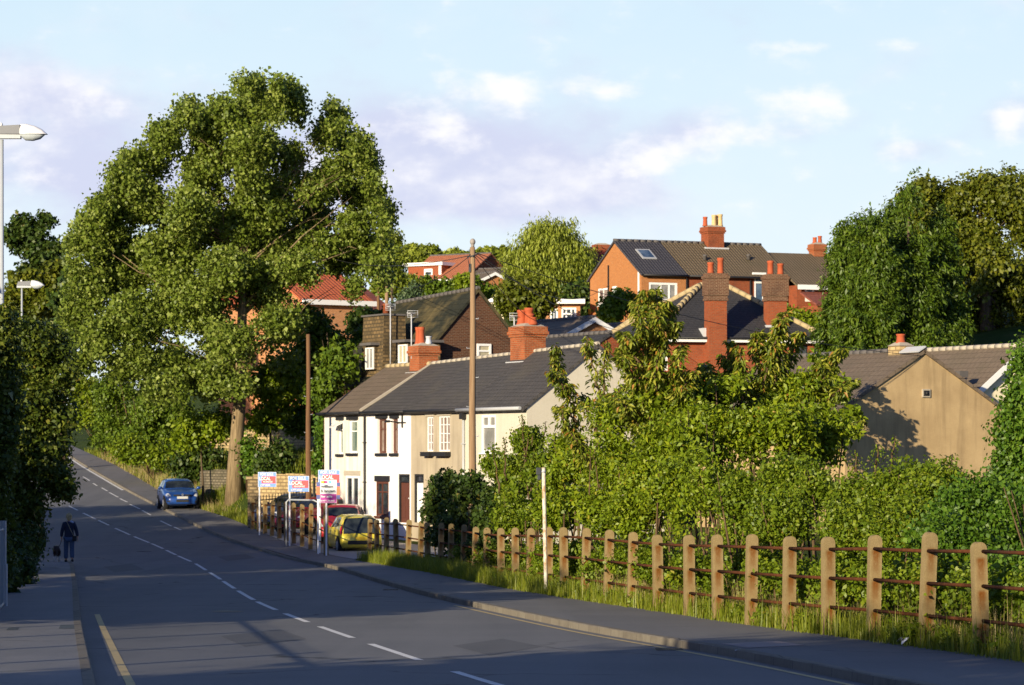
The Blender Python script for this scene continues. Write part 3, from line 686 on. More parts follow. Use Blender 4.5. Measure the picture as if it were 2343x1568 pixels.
# cottage 3
h = c3; R = h.rect
o3 = [R(977, 954, 991, 1033), R(1004, 952, 1029, 1033), R(947, 1085, 969, 1196), R(988, 1105, 1026, 1170)]
cottage(h, m_tan_wall, o3)
for q, nb in ((o3[0], (.5,)), (o3[1], (.333, .667))):
    window(h.root, FRONT, q, m_upvc, m_glass_brown, vbars=nb, hbars=(.25, .5, .75), dep=.07, fw=.06, bar=.03, lintel=.2, lintel_mat=m_mortar)
    m = MB(); m.box(q[0] - .1, -.28, q[2] - .2, q[1] + .1, -.005, q[2] - .02); b = m.build('window_box', m_blackpaint, h.root, .01)
window(h.root, FRONT, o3[3], m_upvc, m_glass, vbars=(.5,), dep=.07)
door(h.root, FRONT, o3[2], m_upvc, m_blackpaint)
gable_roof(h.root, h.x0, h.x1, CW, H, ridge_at(h.x0, h.L), ridge_at(h.x1, h.L), m_slate, go0=0, go1=0, ridge=m_mortar, ridge_r=.09)
gutter(h.root, h.x0, h.x1, -.32, H - .06, m_blackpaint)
# cottage 4
h = c4_; R = h.rect
o4 = [R(1101, 949, 1134, 1036)]
cottage(h, m_cream_wall, o4, right=True)
w = window(h.root, FRONT, o4[0], m_upvc, m_glass_net, vbars=(), hbars=(.69,), dep=.06, fw=.11, bar=.11, sill=.06, sill_mat=m_upvc)
m = MB(); x0, x1, z0, z1 = o4[0]; xm = (x0 + x1) / 2; m.box(xm - .06, .01, z0 + (z1 - z0) * .7, xm + .06, .09, z1 - .1); m.build('mullion', m_upvc, w)
gable_roof(h.root, h.x0, h.x1, CW, H, ridge_at(h.x0, h.L), ridge_at(h.x1, h.L), m_slate, go0=0, go1=.08, ridge=m_mortar, ridge_r=.09)
gutter(h.root, h.x0, h.x1 + .05, -.32, H - .06, m_gutter, .07)
pipe(h.root, [(h.x0 + .12, -.06, H - .3), (h.x0 + .12, -.06, .2)], m_gutter, .055)
m = MB(); m.box(h.x0, -.2, H - .42, h.x0 + .26, -.01, H - .18); m.build('hopper', m_blackpaint, h.root)
# chimneys of the row: on the ridge between cottages
def ridge_chim(h, u0, u1, vtop, vbase, pots, mat, w=None, yoff=0, d=.9):
    y = CW / 2 + yoff; xa, xb = h.fr(u0, vtop, y - d / 2)[0], h.fr(u1, vtop, y)[0]
    z1 = h.fr((u0 + u1) / 2, vtop, y)[1]; cx = h.fr((u0 + u1) / 2, vtop, y)[0]
    return chimney(h.root, cx, y, w or 1.1, d, 7.0, z1, mat, pots), cx, y, z1
ch, cx, cy, z1 = ridge_chim(c2, 935, 1004, 792, 860, [(-.25, -.12, .75, .16, m_terra), (-.02, -.12, .75, .16, m_terra), (.26, .1, .35, .13, m_lead)], m_brick_chim, .95, 0, .9)
aerial(ch, cx - .30, cy - .45, z1 - .55, 1.95, 2.6); 
m = MB(); m.box(cx - .62, cy - .6, 7.55, cx + .62, cy + .6, 7.66); m.build('flashing', m_lead, ch)
ch, cx, cy, z1 = ridge_chim(c3, 1168, 1247, 748, 838, [(-.36, -.1, .62, .19, m_terra), (-.1, .1, .70, .19, m_terra), (.2, 0, .45, .17, m_terra), (.45, 0, .3, .16, m_terra)], m_brick_chim, 1.25, 0, .95)
m = MB(); m.box(cx - .76, cy - .62, 7.75, cx + .76, cy + .62, 7.86); m.build('flashing', m_lead, ch)
aerial(ch, cx - .62, cy - .30, z1 - .8, 1.25, 2.6)

# ---- brown brick house with the steep mossy roof behind the row
BA, BB = (835, 900, 146), (1003, 880, 139.5)
apx = P(1092, 666, 142.0)
ex = Vector((c1.ex.x, c1.ex.y)); ey = Vector((-ex.y, ex.x))
half = 3.7; L = 8.8
Bn = Vector((apx.x, apx.y)) - ey * half; An = Bn - ex * L
def back(pt, z): D = pt.y; return (HU + pt.x / D * FPX, HV - z / D * FPX, D)
zb = -2.2; slope = 1.10; zr = apx.z
h = House('gabled_house', 'brown brick house with steep mossy roof and stone chimney stack behind the white cottages', back(An, 2), back(Bn, 2), zb)
W = half * 2; ze = zr - slope * half
gw = h.rect(1092, 788, 1122, 830, h.L)
m = MB(); gable_walls(m, h.L, W, ze - zb, zr - .30 - zb, zr - zb, [], [], [], dep=.1); m.build('wall', m_brick_brown, h.root)
yw = (h.sd(1090, 788, h.L)[0], h.sd(1122, 788, h.L)[0]); zw = (h.sd(1105, 828, h.L)[1], h.sd(1105, 787, h.L)[1])
window(h.root, SIDE(h.L + .08, 1), (yw[0], yw[1], zw[0], zw[1]), m_upvc, m_curtain, hbars=(.6,), dep=.05, fw=.1, bar=.08)
gable_roof(h.root, 0, h.L, W, ze - zb, zr - .30 - zb, zr - zb, m_mossy, ov=.4, go0=.1, go1=.12, ridge=m_ridge_grey)
# stone stack rising through the front slope
xs0, z1 = h.fr(861, 727, .8); xs1 = h.fr(909, 727, .8)[0]
m = MB(); m.add([(xs0 - .1, -.2, 0), (xs1 + .1, -.2, 0), (xs1 + .1, 1.4, 0), (xs0 - .1, 1.4, 0), (xs0 + .05, .1, z1), (xs1, .1, z1), (xs1, 1.2, z1), (xs0 + .05, 1.2, z1)], [(0, 1, 5, 4), (1, 2, 6, 5), (2, 3, 7, 6), (3, 0, 4, 7), (4, 5, 6, 7)]); cs = m.build('chimney', m_stone_dark, h.root)
m = MB(); m.box(xs0 - .05, .02, z1, xs1 + .1, 1.3, z1 + .08); m.build('slab_cap', m_ridge_grey, cs)
m = MB(); m.lathe([(.16, 0), (.14, .4), (.17, .42), (.17, .5)], ((xs0 + xs1) / 2 + .35, .6, z1 + .08), 12); m.build('chimney_pot', m_brick_dkred, cs)
for (u0, u1, v0, v1, pm) in ((836, 853, 795, 846, m_glass_net), (911, 930, 788, 833, m_curtain)):
    xa, za = h.fr(u0, v1, -.2); xb, zt = h.fr(u1, v0, -.2)
    m = MB(); m.box(xa, -.14, za, xb, 1.5, zt + .1); d = m.build('dormer', m_stone_dark, h.root)
    m = MB(); m.box(xa - .25, -.4, zt + .1, xb + .2, 1.6, zt + .22); m.build('dormer_roof', m_ridge_grey, d)
    window(d, lambda x, z, q: (x, -.22 + q, z), (xa, xb, za, zt), m_upvc, pm, vbars=(.5,), dep=.05, fw=.07)
aerial(h.root, xs1 + .3, .3, z1 - 2.6, 3.0, 2.7)

# ---- brick bungalow with white bargeboards, and the low dark roof behind the near cottage
def row_frame(apex, half, L):
    a = Vector((apex.x, apex.y)); B = a - ey * half; return B - ex * L, B
def gabled(name, label, apex, half, L, drop, zb, wall, roof, barge=None, ridge=m_ridge_grey, cat='house', fascia=True, roofk=None):
    A_, B_ = row_frame(apex, half, L); h = House(name, label, back(A_, 2), back(B_, 2), zb, cat)
    ze = apex.z - drop; m = MB(); gable_walls(m, L, 2 * half, ze - zb, apex.z - zb, apex.z - zb); h.wall = m.build('wall', wall, h.root)
    h.roof = gable_roof(h.root, 0, L, 2 * half, ze - zb, apex.z - zb, apex.z - zb, roof, go1=.25 if barge else .08, ridge=ridge)
    h.ze, h.zr, h.W = ze - zb, apex.z - zb, 2 * half
    if barge:
        m = MB(); s = drop / half
        for sg in (0, 1):
            y0, y1 = (-.35, half) if sg == 0 else (2 * half + .35, half)
            z0, z1 = h.ze - s * .35 + .12, h.zr + .12
            p = [(L + .26, y0, z0), (L + .26, y0, z0 - .28), (L + .26, y1, z1 - .28), (L + .26, y1, z1)]
            m.prism(p, (.04, 0, 0))
        m.build('bargeboard', barge, h.root)
    return h
b1 = gabled('bungalow', 'brick bungalow with white gable boards and brown roof behind the near cottage chimney', P(1356, 731, 168), 3.0, 9.0, 1.55, 1.0, m_brick_tan, m_brown_tile, m_wood_fascia)
b2 = gabled('outbuilding', 'low dark slated outbuilding right behind the near cottage gable', P(1395, 768, 131), 2.6, 6.8, 1.6, -2.5, m_brick_dkred, m_slate_dk, None)
b3 = gabled('bungalow', 'brown tiled bungalow roof showing between the cherry sapling and the white gable boards', P(1440, 745, 176), 3.0, 6.0, 1.3, 1.5, m_brick_tan, m_brown_tile, None)

# ---- hipped red brick house with two tall chimneys
HA, HB = (1498, 770, 151.0), (1876, 773, 153.5)
h = House('hipped_house', 'red brick house with black hipped slate roof, yellow ridge tiles and two tall chimneys', HA, HB, -.5)
zb = h.z0; ze = 5.86 - zb; W = 8.4; L = h.L
rl = h.fr(1601, 655, W / 2); rr = h.fr(1661, 655, W / 2); zr = rl[1]
m = MB(); ops = [h.rect(1822, 790, 1848, 830), h.rect(1503, 790, 1528, 848)]
panel(m, FRONT, 0, L, 0, ze, ops, .1); panel(m, SIDE(L, 1), 0, W, 0, ze, []); panel(m, SIDE(0, -1), 0, W, 0, ze, [], .1, True); panel(m, lambda x, z, d: (x, W - d, z), 0, L, 0, ze, [], .1, True)
# wing set back on the left
wx0 = h.fr(1392, 785, 4.2)[0] + 1.35; wW = 5.4; wy = 4.0; wzr = h.fr(1550, 695, wy + wW / 2)[1]
m.box(wx0, wy, 0, 0, wy + wW, ze - .15); m.build('wall', m_brick_red, h.root)
window(h.root, FRONT, ops[0], m_blackpaint, m_glass, vbars=(.5,), fw=.06)
window(h.root, FRONT, ops[1], m_upvc, m_glass_net, vbars=(.5,), hbars=(.65,), fw=.14, bar=.12)
xa, zt_ = h.fr(1410, 798, wy); xb, zb_w = h.fr(1440, 842, wy); window(h.root, lambda x, z, d: (x, wy - .13 + d, z), (xa, xb, zb_w, zt_), m_upvc, m_glass_net, vbars=(.5,), fw=.14, bar=.1)
o = .35; m = MB(); up = .05
e = [(-o, -o, ze - .1), (L + o, -o, ze - .1), (L + o, W + o, ze - .1), (-o, W + o, ze - .1)]; r0, r1 = (rl[0], W / 2, zr), (rr[0], W / 2, zr)
m.add(e + [r0, r1], [(0, 1, 5, 4), (1, 2, 5), (2, 3, 4, 5), (3, 0, 4), (3, 2, 1, 0)])
g = [(wx0 - o, wy - o, ze - .25), (0, wy - o, ze - .25), (0, wy + wW + o, ze - .25), (wx0 - o, wy + wW + o, ze - .25)]
q0, q1 = (wx0 + wW / 2 - .6, wy + wW / 2, wzr), (rl[0] - 1.0, wy + wW / 2, wzr)
m.add(g + [q0, q1], [(0, 1, 5, 4), (2, 3, 4, 5), (3, 0, 4)])
rf = m.build('roof', m_slate_dk, h.root)
m = MB()
def ridge_line(m, a, b, r=.15):
    a, b = Vector(a), Vector(b); n = max(2, int((b - a).length / .42))
    for i in range(n): m.tube([a.lerp(b, i / n), a.lerp(b, (i + .985) / n)], [r, r * .93], 8)
for a, b in ((e[0], r0), (e[1], r1), (e[3], r0), (e[2], r1), (r0, r1), (g[0], q0), (g[3], q0), (q0, q1)): ridge_line(m, Vector(a) + Vector((0, 0, .05)), Vector(b) + Vector((0, 0, .05)))
m.build('ridge_tiles', m_ridge, rf)
m = MB(); m.box(-o - .02, -o - .03, ze - .30, L + o, -o, ze - .09); m.box(-o - .03, -o, ze - .30, -o, wy - .5, ze - .09); m.box(L + o, -o - .03, ze - .3, L + o + .03, W, ze - .09); m.box(wx0 - o, wy - o - .03, ze - .45, -.02, wy - o, ze - .24); m.build('fascia', m_wood_fascia, h.root)
gutter(h.root, -o, L + o, -o - .08, ze - .1, m_blackpaint, .06)
x, z = h.fr(1868, 800); pipe(h.root, [(L - .25, -.07, ze - .3), (L - .25, -.07, .2)], m_gutter, .05)
for (u0, u1, vt, y, zb_, pots) in ((1613, 1660, 626, -.35, 0.0, [(-.26, 0, .55, .165, m_terra), (.26, 0, .78, .165, m_terra)]), (1749, 1797, 628, .9, ze - .3, [(-.26, 0, .68, .165, m_terra), (.28, 0, .55, .165, m_terra)])):
    xa, zt = h.fr(u0, vt, y); xb = h.fr(u1, vt, y)[0]; w = (xb - xa) * .86; cx = (xa + xb) / 2
    m = MB(); m.box(cx - w / 2, y - .35, zb_, cx + w / 2, y + .35, zt - 1.35); ch = m.build('chimney', m_brick_red, h.root)
    m = MB(); zt0 = zt - 1.35
    for ex_, a, b in ((.06, 0, .12), (.03, .12, .26), (.08, .26, 1.1), (.12, 1.1, 1.24), (.05, 1.24, 1.35)): m.box(cx - w / 2 - ex_, y - .35 - ex_, zt0 + a, cx + w / 2 + ex_, y + .35 + ex_, zt0 + b - .002)
    m.build('corbel', m_brick_sooty, ch)
    for (dx, dd, hh, r, pm) in pots:
        m = MB(); m.lathe([(r * 1.1, 0), (r * .95, .1), (r * .9, hh * .8), (r * 1.05, hh * .85), (r * 1.05, hh), (r * .7, hh)], (cx + dx, y + dd, zt), 12); m.build('chimney_pot', pm, ch)
    m = MB(); zf = ze + .9 if zb_ else ze + .05
    m.box(cx - w / 2 - .12, y - .42, zf - .4, cx + w / 2 + .05, y + .39, zf - .28) if zb_ else m.box(cx - w / 2 - .14, -.3, zf - .1, cx - w / 2 - .005, .42, zf + .35)
    m.build('flashing', m_lead, ch)

# ---- orange brick house joined to older houses along the ridge
OA, OB = (1467, 625, 190.0), (1570, 625, 192.3)
fA = P(*OA); aO = math.radians(24.0); exO = Vector((math.cos(aO), math.sin(aO))); eyO = Vector((-exO.y, exO.x))
def row2(name, label, u0, u1, ybase=0.0, zb=5.0, cat='house'):
    h = House(name, label, OA, (HU + (fA.x + exO.x * 5) / (fA.y + exO.y * 5) * FPX, 625, fA.y + exO.y * 5), zb, cat)
    h.x0 = h.fr(u0, 640)[0]; h.x1 = h.fr(u1, 640)[0]; return h
ZE2, ZR2, W2, ZB2 = 11.22, 13.40, 7.4, 4.8
h = row2('brick_house', 'bright orange brick house with grey pantiles, skylight and white corner window', 1467, 1571, zb=ZB2)
R = h.rect; ops = [R(1484, 647, 1549, 690)]
opl = [h.rect(1368, 660, 1391, 697, 0), h.rect(1400, 655, 1411, 683, 0)]
m = MB(); gable_walls(m, h.x1, W2, ZE2 - ZB2, ZR2 - ZB2, ZR2 - ZB2, ops, [], opl, x0=0); m.build('wall', m_brick_orange, h.root)
window(h.root, FRONT, ops[0], m_upvc, m_glass_net, vbars=(.42, .72), dep=.06, fw=.14, bar=.12)
window(h.root, SIDE(0, -1), opl[0], m_upvc, m_glass_brown, vbars=(.5,), dep=.06, fw=.12, sill=.12, sill_mat=m_upvc); window(h.root, SIDE(0, -1), opl[1], m_upvc, m_glass_green, dep=.06, fw=.14)
rf = gable_roof(h.root, 0, h.x1, W2, ZE2 - ZB2, ZR2 - ZB2, ZR2 - ZB2, m_grey_pan, go0=.12, go1=-.03)
sl = (ZR2 - ZE2) / (W2 / 2)
def on_roof(u, v):     # picture position -> local point on the front slope
    best = None
    for y in np.arange(0, W2 / 2, .02):
        x, z = h.fr(u, v, y); e_ = abs(z - (ZE2 - ZB2 + sl * y + .13))
        if best is None or e_ < best[0]: best = (e_, x, y, z)
    return best[1:]
a = on_roof(1478, 583)
m = MB(); m.slab((a[0] - .5, a[1] - .55, a[2] - .55 * sl + .06), (a[0] + .5, a[1] - .55, a[2] - .55 * sl + .06), (a[0] + .5, a[1] + .55, a[2] + .55 * sl + .06), (a[0] - .5, a[1] + .55, a[2] + .55 * sl + .06), .08); sk = m.build('skylight', m_gutter, rf)
m = MB(); m.slab((a[0] - .38, a[1] - .42, a[2] - .42 * sl + .075), (a[0] + .38, a[1] - .42, a[2] - .42 * sl + .075), (a[0] + .38, a[1] + .42, a[2] + .42 * sl + .075), (a[0] - .38, a[1] + .42, a[2] + .42 * sl + .075), .02); m.build('skylight_pane', m_glass_blue, rf)
gutter(h.root, 0, h.x1, -.33, ZE2 - ZB2 - .08, m_blackpaint, .07)
pipe(h.root, [(h.x1 - .05, -.08, ZE2 - ZB2 - .2), (h.x1 - .05, -.08, .3)], m_blackpaint, .06)
pipe(h.root, [(-.06, h.sd(1393, 600, 0)[0], 7.2), (-.06, h.sd(1393, 600, 0)[0], .5)], m_blackpaint, .05)
y0, z0 = h.sd(1408, 625, 0)[0], 0
m = MB(); yb = .35; m.box(-.05, yb - .1, 4.3, -.01, yb + .08, 6.6); m.build('wall_pipe_cover', m_upvc, h.root)
x = h.sd(1350, 713, 0); m = MB(); m.box(-.10, x[0] - .15, x[1] - .17, -.003, x[0] + .15, x[1] + .17); m.build('alarm_box', plain('yellow_plastic', (.7, .5, .05), .5), h.root, .03)
h2 = row2('brick_house', 'red brick house with olive brown roof and big ridge chimney with yellow pots', 1571, 1800, zb=ZB2)
ops = [h2.rect(1725, 629, 1748, 692), h2.rect(1600, 660, 1622, 700)]
h = h2; m = MB(); gable_walls(m, h.x1, W2, ZE2 - ZB2, ZR2 - ZB2, ZR2 - ZB2, ops, x0=h.x0 + .004); m.build('wall', m_brick_dkred, h.root)
window(h.root, FRONT, ops[0], m_upvc, m_glass_blue, hbars=(.72,), dep=.05, fw=.12, bar=.12, sill=.12, sill_mat=m_upvc, lintel=.14, lintel_mat=m_upvc)
window(h.root, FRONT, ops[1], m_upvc, m_glass, vbars=(.5,), dep=.06)
rf = gable_roof(h.root, h.x0, h.x1, W2, ZE2 - ZB2, ZR2 - ZB2, ZR2 - ZB2, m_olive_tile, go0=-.03, go1=.15)
gutter(h.root, h.x0, h.x1, -.33, ZE2 - ZB2 - .08, m_blackpaint, .07)
for u in (1572 + 40, 1800 - 85): pipe(h.root, [(h.fr(u, 640)[0], -.08, ZE2 - ZB2 - .2), (h.fr(u, 640)[0], -.08, .3)], m_blackpaint, .06)
x0, zt = h.fr(1606, 520, W2 / 2); x1 = h.fr(1650, 520, W2 / 2)[0]
ch = chimney(h.root, (x0 + x1) / 2, W2 / 2 - .1, (x1 - x0) * .82, 1.0, ZR2 - ZB2 - .9, zt, m_brick_dkred, [(-.48, .1, .60, .15, m_terra), (.02, -.15, .72, .16, m_yellowpot), (.28, .1, .75, .16, m_yellowpot), (.5, -.1, .78, .16, m_yellowpot)])
m = MB(); cx = (x0 + x1) / 2; m.box(cx - .85, W2 / 2 - .75, ZR2 - ZB2 - .28, cx + .85, W2 / 2 + .65, ZR2 - ZB2 - .18); m.build('flashing', m_lead, ch)
for u, v in ((1612, 596), (1712, 595)):
    a = on_roof(u, v); m = MB(); m.lathe([(.13, 0), (.12, .25), (.17, .27), (.10, .36)], (a[0], a[1], a[2]), 10); m.build('roof_vent', m_ridge_grey, rf)
h3 = row2('brick_house', 'lower red brick house with white window and small ridge chimney next to the conifers', 1797, 2010, zb=ZB2)
h = h3; yo = -.9; ze3 = 10.7 - ZB2; zr3 = 12.9 - ZB2
ops = [h.rect(1825, 659, 1846, 692)]
x0_ = h.x0 + .3
m = MB()
FR3 = lambda x, z, d: (x, yo + d, z)
panel(m, FR3, x0_, h.x1, 0, ze3, ops); panel(m, SIDE(x0_, -1), yo, W2, 0, ze3, [], .1, True); panel(m, SIDE(h.x1, 1), yo, W2, 0, ze3, [])
m.add([(h.x1, yo, ze3), (h.x1, W2, ze3), (h.x1, (W2 + yo) / 2, zr3)], [(0, 1, 2)]); m.build('wall', m_brick_dkred, h.root)
window(h.root, FR3, ops[0], m_upvc, m_glass_blue, dep=.05, fw=.16)
Wt = W2 - yo; ym = (W2 + yo) / 2; m = MB(); s3 = (zr3 - ze3) / (Wt / 2)
m.slab((x0_ - .1, yo - .3, ze3 - .3 * s3 + .12), (h.x1, yo - .3, ze3 - .3 * s3 + .12), (h.x1, ym, zr3 + .12), (x0_ - .1, ym, zr3 + .12), .12)
m.slab((h.x1, W2 + .3, ze3 - .3 * s3 + .12), (x0_ - .1, W2 + .3, ze3 - .3 * s3 + .12), (x0_ - .1, ym, zr3 + .12), (h.x1, ym, zr3 + .12), .12)
m.build('roof', m_olive_tile, h.root)
m = MB(); m.box(x0_ - .1, yo - .36, ze3 - .28, h.x1, yo - .3, ze3 + .02); m.build('fascia', m_wood_fascia, h.root)
x, zt = h.fr(1869, 560, ym); chimney(h.root, x, ym, .85, .7, zr3 - .3, zt, m_brick_chim, [(-.18, 0, .4, .14, m_terra), (.2, 0, .5, .14, m_terra)])
m = MB(); m.slab((x0_ + .2, yo - 2.2, 4.6), (x0_ + 4.2, yo - 2.2, 4.6), (x0_ + 4.2, yo - .02, 5.5), (x0_ + .2, yo - .02, 5.5), .12); pr = m.build('porch_roof', m_maroon_tile, h.root)
m = MB(); m.box(x0_ + .4, yo - 2.0, 0, x0_ + 4.0, yo - .01, 4.55); m.build('porch', m_brick_red, h.root)

# ---- ochre gable building on the right, and the roof behind it
tb = gabled('rendered_building', 'ochre rendered gable building with leaf shadows and a small square wall vent', P(2113, 808, 112), 3.45, 10.5, 2.05, -4.0, m_ochre_wall, m_brown_tile, None, ridge=m_ridge_grey, cat='building')
h = tb; y, z = h.sd(2117, 900, 10.5)
m = MB(); m.box(10.5, y - .17, z - .15, 10.56, y + .17, z + .15); v_ = m.build('wall_vent', m_mortar, h.root)
m = MB(); m.box(10.56, y - .12, z - .1, 10.575, y + .12, z + .1); m.ball((10.58, y, z), .06, 8, 6); m.build('grille', m_blackpaint, v_)
x, zt = h.fr(2060, 792, h.W / 2); chimney(h.root, x, h.W / 2, .75, .6, h.zr - .4, zt, m_stone_gold, [(0, 0, .38, .17, m_terra)], corbel=False)
m = MB(); m.slab((9.4, .9 * h.W / 2, h.zr + .06), (10.62, .9 * h.W / 2, h.zr + .06), (10.62, h.W / 2, h.zr + .26), (9.4, h.W / 2, h.zr + .26), .05); m.build('flashing', m_lead, h.root)
rb = gabled('bungalow', 'brown roofed house with cream gable and white board at the right edge', P(2336, 798, 118), 4.0, 9.5, 3.1, -4.0, m_pale_wall, m_brown_tile, m_wood_fascia, ridge=m_mortar)
m = MB(); a_ = rb.fr(2196, 860, 1.2); m.box(a_[0] - .2, 1.0, a_[1] - .05, a_[0] + .25, 1.4, a_[1] + .18); m.build('roof_vent', m_ridge_grey, rb.root)

# ---- houses up the hill and at the left
def hip_or_gable(name, label, A, B, W, ze_, zr_, zb, wall, roof, openings=(), dormer=None, fascia=False, frame_pane=m_glass, ridge=m_ridge_grey, left=True):
    h = House(name, label, A, B, zb); ops = [h.rect(*q) for q in openings]
    m = MB(); gable_walls(m, h.L, W, ze_ - zb, zr_ - zb, zr_ - zb, ops); m.build('wall', wall, h.root)
    for o_ in ops: window(h.root, FRONT, o_, m_upvc, frame_pane, vbars=(.5,), dep=.06, fw=.1)
    h.roof = gable_roof(h.root, 0, h.L, W, ze_ - zb, zr_ - zb, zr_ - zb, roof, ridge=ridge)
    if fascia: m = MB(); m.box(-.15, -.42, ze_ - zb - .25, h.L + .15, -.3, ze_ - zb + .08); m.build('fascia', m_wood_fascia, h.root)
    return h
def zat(v, D): return (HV - v) / FPX * D
h = hip_or_gable('dormer_house', 'russet roofed hillside house with white edged flat dormer', (925, 645, 300), (1062, 647, 296), 9.0, zat(645, 300), zat(592, 306), 14.0, m_brick_red, m_russet_tile, fascia=True)
xa, zt = h.fr(935, 612, 1.0); xb, zl = h.fr(1012, 640, 1.0); zt = h.fr(970, 609, 1.0)[1]
m = MB(); m.box(xa, .9, zl - .6, xb, 5.0, zt); d = m.build('dormer', m_brick_red, h.root)
m = MB(); m.box(xa - .5, .6, zt, xb + .25, 5.2, zt + .32); m.build('dormer_roof', m_wood_fascia, d)
wx0, wz1 = h.fr(971, 616, .9); wx1, wz0 = h.fr(990, 632, .9); window(d, lambda x, z, q: (x, .82 + q, z), (wx0, wx1, wz0, wz1), m_upvc, m_glass, hbars=(.65,), dep=.05, fw=.14, bar=.12)
wx0 = h.fr(1004, 620, .9)[0]; m = MB(); m.box(wx0, .84, zl - .5, wx0 + .3, .895, zt - .02); m.build('corner_post', m_upvc, d)
h = gabled('hillside_bungalow', 'small orange gable with white boards below the hill trees', P(1130, 626, 285), 3.0, 8.0, 1.4, 13.0, m_brick_orange, m_brown_tile, m_wood_fascia)
h = hip_or_gable('hillside_bungalow', 'long pale brown bungalow roof below the hill trees', (1062, 642, 292), (1148, 645, 290), 6.0, zat(640, 292), zat(621, 296), 13.0, m_pale_wall, m_brown_tile)
h = hip_or_gable('brick_house', 'tan brick house with bright red pantiles and pale corner quoins by the big tree', (690, 689, 200), (850, 687, 203), 8.0, zat(688, 200), zat(628, 204), 2.0, m_brick_tan, m_red_pan, fascia=True)
m = MB()
for i in range(22): w_ = .62 if i % 2 else .38; m.box(h.L - w_, -.03, zat(688, 203) - 2.0 - .34 - i * .33, h.L + .03, -.001, zat(688, 203) - 2.0 - .03 - i * .33)
m.build('quoins', m_pale_stone, h.root)
h = hip_or_gable('maroon_roofed_house', 'maroon tiled house beside the tan brick house', (835, 716, 214), (905, 716, 216), 8.0, zat(716, 214), zat(654, 220), 2.0, m_brick_tan, m_maroon_tile, fascia=True)
h = hip_or_gable('brick_house', 'red roofed brick house glimpsed through the big tree', (500, 700, 205), (610, 700, 205), 8.0, zat(700, 205), zat(648, 209), 2.0, m_brick_tan, m_red_pan)
h = hip_or_gable('red_roofed_house', 'dark red tiled house behind the bright orange gable', (1325, 618, 225), (1440, 618, 226), 8.0, zat(618, 225), zat(572, 229), 6.0, m_brick_red, m_oxblood_tile, ridge=m_ridge_grey)
x, zt = h.fr(1375, 561, 4); chimney(h.root, x, 4, 1.15, .8, zat(572, 229) - 6.4, zt, m_brick_dkred, (), corbel=True)
# white framed flat roofed house and the white shed roof
h = House('flat_roofed_house', 'low house with flat white roof edge and white framed windows on the hillside', (1250, 735, 195), (1327, 733, 195), 5.2)
zt = zat(697, 195) - h.z0; ops = [h.rect(1258, 706, 1276, 734), h.rect(1284, 704, 1318, 733)]
m = MB(); gable_walls(m, h.L, 6, zt, zt + .02, zt + .02, ops); m.build('wall', m_brick_tan, h.root)
window(h.root, FRONT, ops[0], m_upvc, m_glass_blue, vbars=(.5,), dep=.06, fw=.12); window(h.root, FRONT, ops[1], m_upvc, m_glass, vbars=(.33, .66), hbars=(.5,), dep=.06, fw=.12, bar=.1)
m = MB(); m.box(-.3, -.5, zt + .03, h.L + .3, 6.4, zt + .33); m.build('roof', m_wood_fascia, h.root)
h = House('garden_shed', 'pale garden shed with curved white roof on the hillside', (1118, 700, 196), (1152, 700, 196), 7.0, 'shed')
m = MB(); m.box(0, 0, 0, h.L, 3, zat(692, 196) - 7); m.build('wall', m_pale_wall, h.root)
m = MB(); zt = zat(692, 196) - 7; pts = [(-.2, -.2, zt)] + [(-.2 + (h.L + .4) * i / 8, -.2, zt + .05 + .28 * math.sin(math.pi * i / 8)) for i in range(9)] + [(h.L + .2, -.2, zt)]
m.prism(pts, (0, 3.4, 0)); m.build('roof', m_wood_fascia, h.root)
# ---- stone walls and the gateway by the big tree
def stone_wall(label, pts, thick, mat, seed, rough=.12, zbase=1.2):
    """pts: (u, vtop, D) along the top; stepped, crumbling coping"""
    rnd = random.Random(seed); W_ = [P(*p) for p in pts]; m = MB(); 
    for a, b in zip(W_[:-1], W_[1:]):
        n = max(1, int((Vector((b.x - a.x, b.y - a.y))).length / .55)); d = Vector((b.x - a.x, b.y - a.y, 0)).normalized(); nn = Vector((-d.y, d.x, 0)) * thick / 2
        for i in range(n):
            p, q = a.lerp(b, i / n), a.lerp(b, (i + 1) / n); z = (p.z + q.z) / 2 + rnd.uniform(-rough, rough)
            zb_ = min(TZ(p.x, p.y), z) - zbase; e = rnd.uniform(-.02, .02)
            c_ = [(p - nn), (q - nn), (q + nn), (p + nn)]
            m.add([(k.x, k.y, zb_) for k in c_] + [(k.x, k.y, z) for k in c_], [(0, 1, 5, 4), (1, 2, 6, 5), (2, 3, 7, 6), (3, 0, 4, 7), (4, 5, 6, 7)])
    return tag(m.build('stone_wall', mat), label, 'wall')
stone_wall('ruined golden stone wall stepping up behind the big tree', [(424, 1012, 176), (510, 996, 172), (590, 984, 168), (592, 978, 168), (646, 984, 165), (648, 948, 165), (745, 953, 159)], .5, m_stone_gold, 3)
stone_wall('low grey stone wall left of the big tree trunk', [(466, 1079, 157.5), (480, 1075, 156), (526, 1076, 154.5)], .4, m_stone_grey, 4, .03)
stone_wall('pale garden wall seen through the iron gate', [(586, 1086, 141), (660, 1084, 139), (745, 1088, 137)], .35, m_stone_gold, 5, .02)
g = P(580, 1090, 135.5)
m = MB(); m.box(-.24, -.24, 0, .24, .24, 2.25); m.box(-.31, -.31, 2.25, .31, .31, 2.4); o = m.build('gate_pier', m_stone); o.location = (g.x, g.y, g.z - 2.4); tag(o, 'square dark stone gate pier at the left end of the iron gate', 'gate pier')
gt = thing('iron_gate', 'black wrought iron gate with arched top behind the sale boards', 'gate', (g.x + .3, g.y, TZ(g.x, g.y)), math.radians(-20))
m = MB(); Lg = 2.6
for i in range(19):
    x = Lg * i / 18; m.tube([(x, 0, .1), (x, 0, 1.45 + .35 * (x / Lg))], .018, 5)
